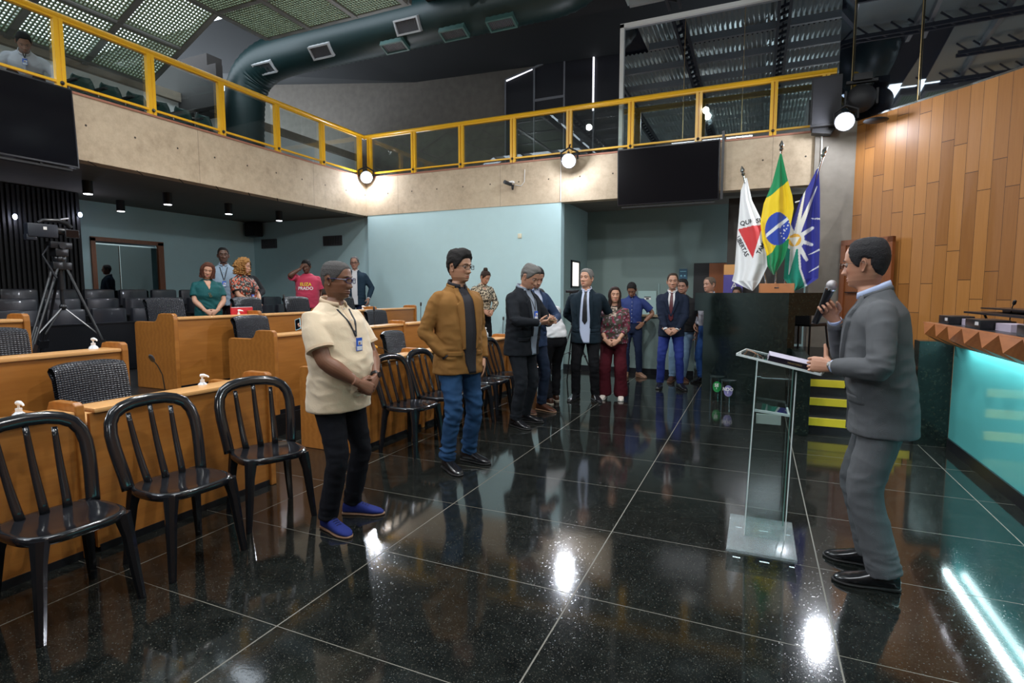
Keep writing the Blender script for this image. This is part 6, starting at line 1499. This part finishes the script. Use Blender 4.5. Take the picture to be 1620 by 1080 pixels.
# 4. man in the navy blazer half hidden behind him
p = person('man in a navy blazer half hidden behind the grey-haired man with the phone', (-2.57,6.42,0), face_to(0.9,-0.5), 1.84, dict(
    voxel=0.012, skin=(0.40,0.21,0.14), lean=2,
    rh=dict(w=(-0.09,-0.26,1.10), hint=(-1,0.4,-0.4), f=(0.6,-0.6,0.0), back=(-0.3,-0.8,0.2), pose='hold'), lh=dict(w=(0.12,-0.27,1.10), hint=(1,0.4,-0.5), f=(-0.5,-0.7,0.1), back=(0.4,-0.8,0.2), pose='hold'),
    rf=(-0.10,0,-6), lf=(0.13,-0.04,14), head=dict(look=(-10,22,0), beard=0.3, hair=dict(c=(0.012,0.011,0.011), t=0.008, n=0.2)),
    top=dict(name='blazer', kind='jacket', m=wool('blue_blazer_wool',(0.022,0.040,0.090)), hem=0.79, ease=0.008, shirt=mat('pale_blue_shirt',(0.42,0.47,0.62),0.6), vb=1.14),
    legs=dict(m=wool('dark_blue_trousers',(0.012,0.020,0.042)), hemw=0.056), shoe=mat('brown_shoe_leather',(0.06,0.022,0.012),0.3), sole=mat('tan_sole',(0.2,0.1,0.05))))
# 5. leaning person in a white shirt behind him
p = person('person in a white top and black trousers leaning forward, mostly hidden behind the navy blazer', (-2.58,7.12,0), face_to(-0.75,0.65), 1.70, dict(
    voxel=0.012, skin=(0.40,0.21,0.14), lean=38, py=0.12,
    rh=dict(w=(-0.12,-0.50,1.05), hint=(-1,0,-0.5), f=(0,-0.8,-0.6), back=(0,-0.3,1)), lh=dict(w=(0.12,-0.50,1.05), hint=(1,0,-0.5), f=(0,-0.8,-0.6), back=(0,-0.3,1)),
    rf=(-0.10,-0.02,-6), lf=(0.11,0.16,8), head=dict(look=(0,10,0), hair=dict(c=(0.012,0.011,0.011), t=0.012)),
    top=dict(name='shirt', kind='tee', m=mat('white_shirt',(0.62,0.62,0.64),0.75), hem=0.92, ease=0.01), legs=dict(m=BLACKT, w=1.05, hemw=0.058), shoe=mat('brown_shoe_leather',(0.06,0.022,0.012),0.3), sole=mat('pale_sole',(0.5,0.42,0.33),0.6)))
# 6. man in the suit with the black tie
p = person('man in a dark suit and black tie with hands behind his back', (-2.16,7.42,0), face_to(0.15,-1), 1.82, dict(
    voxel=0.011, fat=0.04, sw=1.05, skin=(0.50,0.26,0.17),
    rh=dict(w=(-0.10,0.17,0.98), hint=(-1,0.3,0), f=(0.7,0.3,-0.3), back=(0,1,0)), lh=dict(w=(0.10,0.17,0.98), hint=(1,0.3,0), f=(-0.7,0.3,-0.3), back=(0,1,0)),
    rf=(-0.13,-0.02,-20), lf=(0.13,0.0,30), head=dict(look=(-20,-8,0), jaw=0.05, hair=dict(c=(0.16,0.15,0.14), t=0.010, n=0.35, front=0.006)), tie=mat('black_tie',(0.006,0.006,0.008),0.5),
    top=dict(name='suit_jacket', kind='jacket', m=DTEAL, hem=0.775, ease=0.010, shirt=mat('pale_blue_shirt',(0.42,0.47,0.62),0.6), open=0.075), legs=dict(m=BLACKT, w=1.02, hemw=0.062)))
# 7. woman in burgundy
def floral(co):
    n1 = mnoise.noise(co*22); n2 = mnoise.noise(co*34+V(5,2,1)); n3 = mnoise.noise(co*12+V(1,7,3)); sl_ = abs(co.x) > 0.15
    c = (0.050,0.042,0.030)
    if sl_ and n3 > -0.15: c = (0.10,0.012,0.025)
    if n1 > 0.26: c = (0.20,0.015,0.045)
    if n2 > 0.33: c = (0.30,0.22,0.26)
    if abs(co.x) < 0.05 and co.z > 1.30 and n2 > 0.0: c = (0.42,0.32,0.26)
    return c
p = person('woman in a floral olive and burgundy top and wide dark red trousers', (-1.84,7.72,0), face_to(0.10,-1), 1.575, dict(
    voxel=0.011, fem=1.0, fat=0.16, belly=0.035, skin=(0.50,0.26,0.17), sleeve='three',
    rh=dict(w=(-0.085,-0.235,0.93), hint=(-1,0.4,-0.3), f=(0.8,-0.15,-0.5), back=(-0.1,-1,0.1), pose='clasp'), lh=dict(w=(0.09,-0.225,0.93), hint=(1,0.4,-0.3), f=(-0.8,-0.1,-0.5), back=(0.1,-1,0.1), pose='clasp'),
    rf=(-0.13,-0.05,-8), lf=(0.13,-0.05,10), head=dict(look=(16,-4,0), nose=0.8, lip=(0.45,0.12,0.10), hair=dict(c=(0.028,0.013,0.010), t=0.012, n=0.2, long=0.215, vol=0.022, amp=0.004, open=60, flare=0.015)),
    top=dict(name='blouse', kind='tee', m=mat('floral_print',(1,1,1),0.75,attr=True), tint=floral, hem=0.88, ease=0.012, sleeve='three'),
    legs=dict(m=wool('burgundy_cloth',(0.065,0.006,0.012)), w=1.12, kw=1.30, hemw=0.105, low=0.05, stack=0.3), shoe=mat('white_trainer',(0.62,0.55,0.50),0.6), sole=mat('white_sole',(0.7,0.66,0.62),0.5)))
# 8. man in the blue short-sleeved shirt, hand on hip
p = person('man in a royal blue short-sleeved shirt looking down with a hand on his hip', (-2.03,9.88,0), face_to(0.15,-1), 1.71, dict(
    voxel=0.012, skin=(0.26,0.125,0.075), sleeve='short', lean=3, arm=1.05,
    rh=dict(w=(-0.20,-0.02,0.90)), lh=dict(w=(0.20,-0.06,0.985), hint=(1,0.35,0.2), f=(-0.55,-0.6,-0.5), back=(0.7,-0.6,0.3), pose='flat'),
    rf=(-0.08,0.0,-5), lf=(0.15,-0.03,40), head=dict(look=(-6,30,0), hair=dict(c=(0.010,0.009,0.009), t=0.008, n=0.2)), watch=(1, M_SATBLK, M_SATBLK),
    top=dict(name='shirt', kind='shirt', m=mat('royal_blue_cotton',(0.012,0.030,0.150),0.75), hem=0.98, sleeve='short', ease=0.004), legs=dict(m=wool('dark_blue_jeans',(0.012,0.020,0.050)), hemw=0.052), shoe=mat('light_brown_shoe',(0.25,0.14,0.09),0.4), sole=mat('tan_sole',(0.2,0.1,0.05))))
# 9. man in the navy jacket and red tie
p = person('man in a navy jacket, white shirt, dark red tie and bright blue trousers', (-1.21,8.90,0), face_to(0.05,-1), 1.80, dict(
    voxel=0.011, fat=0.02, sw=1.02, skin=(0.46,0.245,0.165),
    rh=dict(w=(-0.065,-0.235,0.915), hint=(-1,0.4,-0.2), f=(0.8,-0.2,-0.55), back=(-0.1,-1,0.1), pose='clasp'), lh=dict(w=(0.10,-0.215,0.915), hint=(1,0.4,-0.2), f=(-0.8,-0.1,-0.5), back=(0.1,-1,0.1), pose='clasp'),
    rf=(-0.15,-0.02,-4), lf=(0.15,-0.02,32), head=dict(look=(6,0,0), beard=0.12, hair=dict(c=(0.035,0.022,0.015), t=0.007, n=0.2, rec=0.012)), tie=mat('dark_red_tie',(0.07,0.004,0.010),0.5),
    top=dict(name='suit_jacket', kind='jacket', m=NAVY, hem=0.80, ease=0.005, shirt=mat('white_shirt',(0.62,0.62,0.64),0.75), vb=1.12), legs=dict(m=mat('bright_blue_trousers',(0.008,0.024,0.190),0.8,weave=200), w=0.97, hemw=0.055)))
# 10. man in the black tee, light jeans
p = person('man in a black t-shirt and pale blue jeans behind the man with the red tie', (-1.15,9.72,0), face_to(0.1,-1), 1.73, dict(
    voxel=0.012, fat=0.14, belly=0.04, skin=(0.30,0.15,0.10), sleeve='short',
    rh=dict(w=(-0.22,-0.05,0.87)), lh=dict(w=(0.24,-0.03,0.86)), rf=(-0.14,-0.10,-15), lf=(0.03,-0.04,30), head=dict(look=(-12,4,0), jaw=0.12, w=1.05, hair=dict(c=(0.010,0.009,0.009), t=0.010, n=0.3)),
    top=dict(name='t_shirt', kind='tee', m=mat('black_cotton',(0.007,0.007,0.009),0.85), hem=0.86, sleeve='short', ease=0.012), legs=dict(m=mat('pale_blue_denim',(0.17,0.28,0.42),0.8,var=0.25,weave=160), w=1.1, hemw=0.06), shoe=mat('brown_shoe_leather',(0.06,0.022,0.012),0.3), sole=mat('tan_sole',(0.2,0.1,0.05))))
# 11. person behind the stone counter
p = person('man in a grey shirt standing behind the left end of the stone counter', (-0.71,9.64,0), face_to(-0.55,-0.8), 1.755, dict(
    voxel=0.012, skin=(0.42,0.22,0.15), rh=dict(w=(-0.20,-0.12,0.98), hint=(-0.8,0.9,0), f=(0.3,-0.3,-0.9), back=(-0.8,-0.5,0)), lh=dict(w=(0.22,-0.04,0.88)), rf=(-0.13,-0.02,-5), lf=(0.10,0.03,12),
    head=dict(look=(-8,0,0), w=1.02, hair=dict(c=(0.11,0.08,0.06), t=0.006, n=0.2, rec=0.008)),
    top=dict(name='shirt', kind='shirt', m=mat('pale_grey_shirt',(0.42,0.42,0.48),0.75), hem=0.95, ease=0.008), legs=dict(m=mat('mid_blue_denim',(0.020,0.085,0.30),0.8,weave=160), w=0.9, hemw=0.048)))
# 12. seated man behind the counter
p = person('man whose head just shows above the stone counter below the white flag', (-0.30,10.0,0), face_to(-0.2,-1), 1.60, dict(
    voxel=0.013, skin=(0.28,0.14,0.09), head=dict(look=(0,4,0), hair=dict(c=(0.02,0.016,0.014), t=0.006)), rh=dict(w=(-0.2,-0.1,0.9)), lh=dict(w=(0.2,-0.1,0.9)),
    top=dict(name='shirt', kind='shirt', m=mat('blue_cotton',(0.04,0.09,0.30),0.75), hem=0.95), legs=dict(m=BLACKT)))
# 13. the speaker
GREYS = mat('grey_suit_wool', (0.098,0.103,0.112), 0.85, spec=0.3, weave=320)
p = person('man in a grey suit speaking into a handheld microphone beside the acrylic lectern', (0.60,3.36,0), face_to(-1,0.10), 1.78, dict(
    voxel=0.007, hv=0.0024, fat=0.04, belly=0.020, sw=1.03, skin=(0.46,0.225,0.14), arm=1.0, lean=7, hf=0.03, py=0.02,
    rh=dict(w=(-0.075,-0.215,1.335), hint=(-0.7,0.2,-1), f=(0.10,-0.55,0.80), back=(-0.93,-0.2,0.1), pose='grip'),
    lh=dict(w=(0.145,-0.215,1.105), hint=(0.8,0.5,-0.6), f=(-0.05,-0.98,0.08), back=(0.94,-0.05,0.32), pose='thumb'),
    rf=(-0.11,0.0,-6), lf=(0.13,0.04,10), head=dict(look=(-20,-1,0), nose=1.15, jaw=0.03, neck=1.08, ear=1.05, lip=(0.42,0.16,0.12), hair=dict(c=(0.022,0.021,0.024), t=0.009, n=0.2, rec=0.026, temple=0.010, top=1.1, nape=-0.075, f=110)),
    glasses=dict(c=(0.12,0.10,0.09), n='thin', r=0.0009, h=0.015, tint=(0.35,0.30,0.30)),
    top=dict(name='suit_jacket', kind='jacket', m=GREYS, hem=0.77, ease=0.014, shirt=mat('light_blue_shirt',(0.45,0.54,0.78),0.6), vb=1.05, cuff=0.075, buttons=(1.05,0.98), wr=0.9),
    legs=dict(m=GREYS, w=1.06, hemw=0.075, kw=1.12, stack=1.2, low=0.03), watch=(1, mat('silver_band',(0.62,0.62,0.62),0.25,0.9), mat('silver_dial',(0.72,0.72,0.72),0.3,0.6)), wpos=0.002))
SPK = p
A = p.arms[-1]; Mh = frame(A['W'], A['f'], A['back'])
t = thing('handheld_microphone', 'black handheld wireless microphone with a silver mesh head at the mouth of the speaker', 'microphone', (0.60,3.36,0), math.radians(face_to(-1,0.10))); t.scale = (1.02,)*3
gc = Mh @ V(0.004,0.098,-0.030); ax = V(0.18,0.62,0.85).normalized(); ax = (V(0.02,-0.205,1.60)-gc).normalized()
m0, m1 = gc - ax*0.115, gc + ax*0.085
b = MB(); b.tube([m0, m0+ax*0.004, gc, m1-ax*0.03, m1],[0.0145,0.017,0.0185,0.022,0.024],20); b.build('mic_body', M_SATBLK, t)
b = MB(); b.tube([m1-ax*0.002,m1+ax*0.006],[0.0255,0.0265],20); b.build('mic_ring', M_CHROME, t)
b = MB(); b.sphere(m1+ax*0.022,0.0265,20,14); b.build('mesh_head', mat('steel_mesh',(0.42,0.40,0.42),0.45,0.7,bump=(500,0.8,0.003)), t)
# 14. woman with the bun
def leopard(co):
    n = mnoise.noise(co*40)+0.5*mnoise.noise(co*80+V(3,1,2)); return (0.50,0.42,0.30) if n > 0.02 else (0.015,0.012,0.010)
p = person('woman with a hair bun and a black and cream patterned blouse behind the front desks', (-4.68,9.17,0.225), face_to(0.85,-0.6), 1.70, dict(
    voxel=0.012, fem=0.8, skin=(0.42,0.22,0.14), lean=4,
    rh=dict(w=(-0.07,-0.22,0.98), hint=(-1,0.4,-0.2), f=(0.7,-0.3,-0.6), back=(-0.1,-1,0.1), pose='clasp'), lh=dict(w=(0.10,-0.24,0.97), hint=(1,0.4,-0.2), f=(-0.6,-0.4,-0.6), back=(0.1,-1,0.1), pose='clasp'),
    head=dict(look=(14,22,0), nose=0.85, hair=dict(c=(0.030,0.017,0.012), t=0.010, n=0.3, balls=(((0,0.055,0.135),0.042,0.25),))),
    top=dict(name='blouse', kind='vneck', vb=1.36, m=mat('leopard_print',(1,1,1),0.75,attr=True), tint=leopard, hem=0.93, ease=0.012), legs=dict(m=BLACKT, w=1.0)))
# 15. woman in teal
p = person('woman in a dark teal v-neck top with glasses hanging from it, hands clasped', (-7.25,5.52,0.43), face_to(1,-0.55), 1.50, dict(
    voxel=0.012, fem=1.0, fat=0.14, belly=0.02, skin=(0.52,0.28,0.185), sleeve='short', arm=1.1,
    rh=dict(w=(-0.075,-0.235,0.95), hint=(-1,0.4,-0.3), f=(0.8,-0.15,-0.5), back=(-0.1,-1,0.1), pose='clasp'), lh=dict(w=(0.09,-0.225,0.95), hint=(1,0.4,-0.3), f=(-0.8,-0.1,-0.5), back=(0.1,-1,0.1), pose='clasp'),
    head=dict(look=(-8,10,8), nose=0.8, lip=(0.40,0.10,0.09), hair=dict(c=(0.085,0.030,0.018), t=0.014, n=0.3, long=0.125, vol=0.034, amp=0.010, open=52, flare=0.010)),
    top=dict(name='top', kind='vneck', vb=1.30, m=mat('dark_teal_knit',(0.0,0.075,0.080),0.8), hem=0.84, sleeve='short', ease=0.006), legs=dict(m=BLACKT)))
hh, _ = p.hit(0.0, 1.24); b = MB()
for k in (0,1):
    c = hh + V(0.014*k, -0.012, -0.01-0.035*k); b.tube([c+V(0.016*math.cos(a),0,0.016*math.sin(a)) for a in [2*PI*j/12 for j in range(13)]],0.0022,6)
b.build('hanging_glasses', mat('amber_frame',(0.30,0.15,0.03),0.3), p.t)
# 16. man in the pale blue shirt
p = person('man in an untucked pale blue shirt with a lanyard behind the woman in teal', (-8.06,6.45,0.44), face_to(0.9,-0.75), 1.80, dict(
    voxel=0.012, skin=(0.11,0.052,0.034), sw=1.04, rh=dict(w=(-0.235,-0.03,0.87)), lh=dict(w=(0.235,-0.03,0.87)), badge=(0.0,1.17),
    head=dict(look=(4,0,0), hair=dict(c=(0.007,0.006,0.006), t=0.005, n=0.1)), top=dict(name='shirt', kind='shirt', m=mat('pale_blue_cotton',(0.27,0.36,0.46),0.75), hem=0.82, ease=0.012), legs=dict(m=wool('maroon_black',(0.02,0.006,0.008)))))
# 17. curly-haired woman
def orangep(co):
    n = mnoise.noise(co*26); m_ = mnoise.noise(co*48+V(2,2,9)); c = (0.030,0.022,0.020)
    if n > 0.05: c = (0.48,0.075,0.030)
    if m_ > 0.28: c = (0.42,0.40,0.36)
    return c
p = person('woman with curly blond hair in an orange and black patterned top', (-7.42,6.26,0.43), face_to(1,0.05), 1.60, dict(
    voxel=0.012, fem=1.0, fat=0.18, belly=0.03, skin=(0.52,0.28,0.185), sleeve='short', arm=1.15,
    rh=dict(w=(-0.05,-0.27,0.98), hint=(-1,0.4,-0.3), f=(0.5,-0.8,-0.2), back=(-0.1,-0.3,1), pose='hold'), lh=dict(w=(0.08,-0.27,0.99), hint=(1,0.4,-0.3), f=(-0.5,-0.8,-0.2), back=(0.1,-0.3,1), pose='hold'),
    head=dict(look=(25,6,0), nose=0.8, hair=dict(c=(0.34,0.17,0.055), t=0.022, n=0.9, f=90, long=0.145, vol=0.040, amp=0.035, fq=55, zf=1.0, open=62)), badge=(0.02,1.10),
    top=dict(name='blouse', kind='tee', m=mat('orange_print',(1,1,1),0.75,attr=True), tint=orangep, hem=0.90, sleeve='short', ease=0.012), legs=dict(m=BLACKT)))
# 18. dark figure behind her
p = person('woman with dark hair in dark clothes standing in the shade behind the curly-haired woman', (-8.30,7.06,0.44), face_to(0.9,-0.3), 1.66, dict(
    voxel=0.014, fem=0.8, skin=(0.20,0.10,0.065), rh=dict(w=(-0.10,-0.30,1.05), hint=(-1,0.3,-0.5), f=(0.5,-0.8,0), back=(0,-0.2,1)), lh=dict(w=(0.10,-0.32,1.06), hint=(1,0.3,-0.5), f=(-0.3,-0.9,0.1), back=(0,-0.2,1)),
    head=dict(look=(0,4,0), nose=0.85, hair=dict(c=(0.009,0.008,0.008), t=0.012, long=0.20, vol=0.022, amp=0.006)), glasses=dict(c=(0.01,0.01,0.012), n='black'), top=dict(name='blouse', kind='tee', m=mat('black_cotton',(0.007,0.007,0.009),0.85), hem=0.85), legs=dict(m=BLACKT)))
# 19. man in the pink tee
PK = mat('pink_cotton', (0.50,0.035,0.085), 0.85, sheen=0.2)
p = person('man in a pink printed t-shirt and jeans raising a hand to his face', (-7.92,8.16,0.43), face_to(0.55,-0.9), 1.70, dict(
    voxel=0.011, fat=0.10, belly=0.03, sw=1.04, skin=(0.13,0.058,0.036), sleeve='short', arm=1.1,
    rh=dict(w=(-0.085,-0.16,1.575), hint=(-1,-0.2,-0.9), f=(0.45,0.15,0.75), back=(-0.5,-0.8,0.1), pose='fist'), lh=dict(w=(0.26,-0.02,0.86)),
    head=dict(look=(-6,14,0), hair=dict(c=(0.007,0.006,0.006), t=0.010, n=0.3)), top=dict(name='t_shirt', kind='tee', m=PK, hem=0.80, sleeve='short', ease=0.022, st=1.08), legs=dict(m=JEAN)))
for txt, sz, cx, cz, m_ in (('ELIZA',0.085,0.0,1.265,mat('print_yellow',(0.80,0.62,0.02),0.6)),('PRADO',0.085,0.0,1.185,mat('print_white',(0.78,0.76,0.76),0.6))):
    b = MB()
    def wr(c, cx=cx, cz=cz):
        h, _ = p.hit(cx+c.x, cz+c.y); return h + V(0,-0.013,0)
    text_into(b, txt, sz, None, wr, True); b.build('shirt_print', m_, p.top, smooth=False)
# 20. man in the navy blazer at the back wall
p = person('grey-haired man in glasses and navy blazer with open white collar near the back wall', (-7.62,9.18,0.43), face_to(0.62,-0.9), 1.81, dict(
    voxel=0.012, fat=0.05, belly=0.02, skin=(0.38,0.20,0.14), rh=dict(w=(-0.22,-0.1,0.90)), lh=dict(w=(0.26,-0.10,0.92), hint=(0.9,0.9,0.1), f=(-0.1,-0.3,-0.9), back=(0.9,-0.3,0)),
    head=dict(look=(-4,3,0), hair=dict(c=(0.11,0.10,0.10), t=0.006, rec=0.014)), glasses=dict(c=(0.02,0.02,0.02), n='black', r=0.0018),
    top=dict(name='blazer', kind='jacket', m=wool('slate_blue_blazer',(0.018,0.038,0.062)), hem=0.79, ease=0.012, shirt=mat('white_shirt',(0.62,0.62,0.64),0.75), open=0.06), legs=dict(m=wool('dark_blue_jeans',(0.012,0.020,0.050)))))
# 21. person behind the cream polo, only the hand with the phone shows
p = person('person hidden behind the man in the cream polo, only a hand with a phone showing', (-5.06,5.70,0.22), face_to(0.25,-1), 1.38, dict(
    voxel=0.012, skin=(0.50,0.27,0.19), fem=0.5, lean=16, rh=dict(w=(-0.42,-0.28,1.04), hint=(-1,0.2,-0.6), f=(-0.75,-0.45,0.30), back=(0.2,-0.6,-0.8), pose='hold'), lh=dict(w=(0.12,-0.28,1.0), hint=(1,0.3,-0.5), f=(-0.5,-0.8,0), back=(0,-0.2,1)),
    head=dict(look=(0,20,0), hair=dict(c=(0.02,0.014,0.010), t=0.012)), sleeve='short', top=dict(name='t_shirt', kind='tee', m=mat('dark_grey_cotton',(0.05,0.05,0.055),0.85), hem=0.9, sleeve='short'), legs=dict(m=BLACKT)))
A = p.arms[-1]; Mh = frame(A['W'], A['f'], A['back']); wM = p.t
t = thing('mobile_phone', 'pale blue phone held up over the desk left of the cream polo', 'phone', (-5.06,5.70,0.22), math.radians(face_to(0.25,-1))); t.scale = (1.38/1.75,)*3
c = Mh @ V(0.0,0.11,-0.035); Mp = Matrix.Translation(c) @ Matrix.Rotation(math.radians(-10),4,'Z') @ Matrix.Rotation(math.radians(-24),4,'X') @ Matrix.Rotation(math.radians(-22),4,'Y')
b = MB(); b.bbox(-0.05,0.05,-0.006,0.006,-0.09,0.11,0.005,Mp); b.build('phone_body', mat('pale_blue_case',(0.35,0.62,0.70),0.35), t); b = MB(); b.box(-0.042,0.042,-0.0075,-0.006,-0.08,0.10,Mp); b.build('display_panel', M_SCREEN, t, smooth=False)
# 22. man on the gallery
p = person('bearded man in a white shirt sitting on the left gallery at the top left corner', (-9.75,4.72,3.99-0.52), face_to(0.95,-0.5), 1.78, dict(lean=42, slen=1.0,
    voxel=0.012, skin=(0.36,0.18,0.12), rh=dict(w=(-0.12,-0.30,0.98), hint=(-1,0.2,-0.4), f=(0.4,-0.9,0), back=(0,-0.2,1)), lh=dict(w=(0.14,-0.32,1.0), hint=(1,0.2,-0.4), f=(-0.3,-0.9,0), back=(0,-0.2,1)),
    rf=(-0.12,-0.42,-4), lf=(0.12,-0.42,4), fz_rf=0.52, fz_lf=0.52,
    head=dict(look=(6,14,0), beard=0.55, hair=dict(c=(0.012,0.010,0.010), t=0.006, n=0.2, rec=0.008)), badge=(0.0,1.2), top=dict(name='shirt', kind='shirt', m=mat('lavender_white_shirt',(0.60,0.60,0.68),0.75), hem=0.92, ease=0.01), legs=dict(m=BLACKT)))
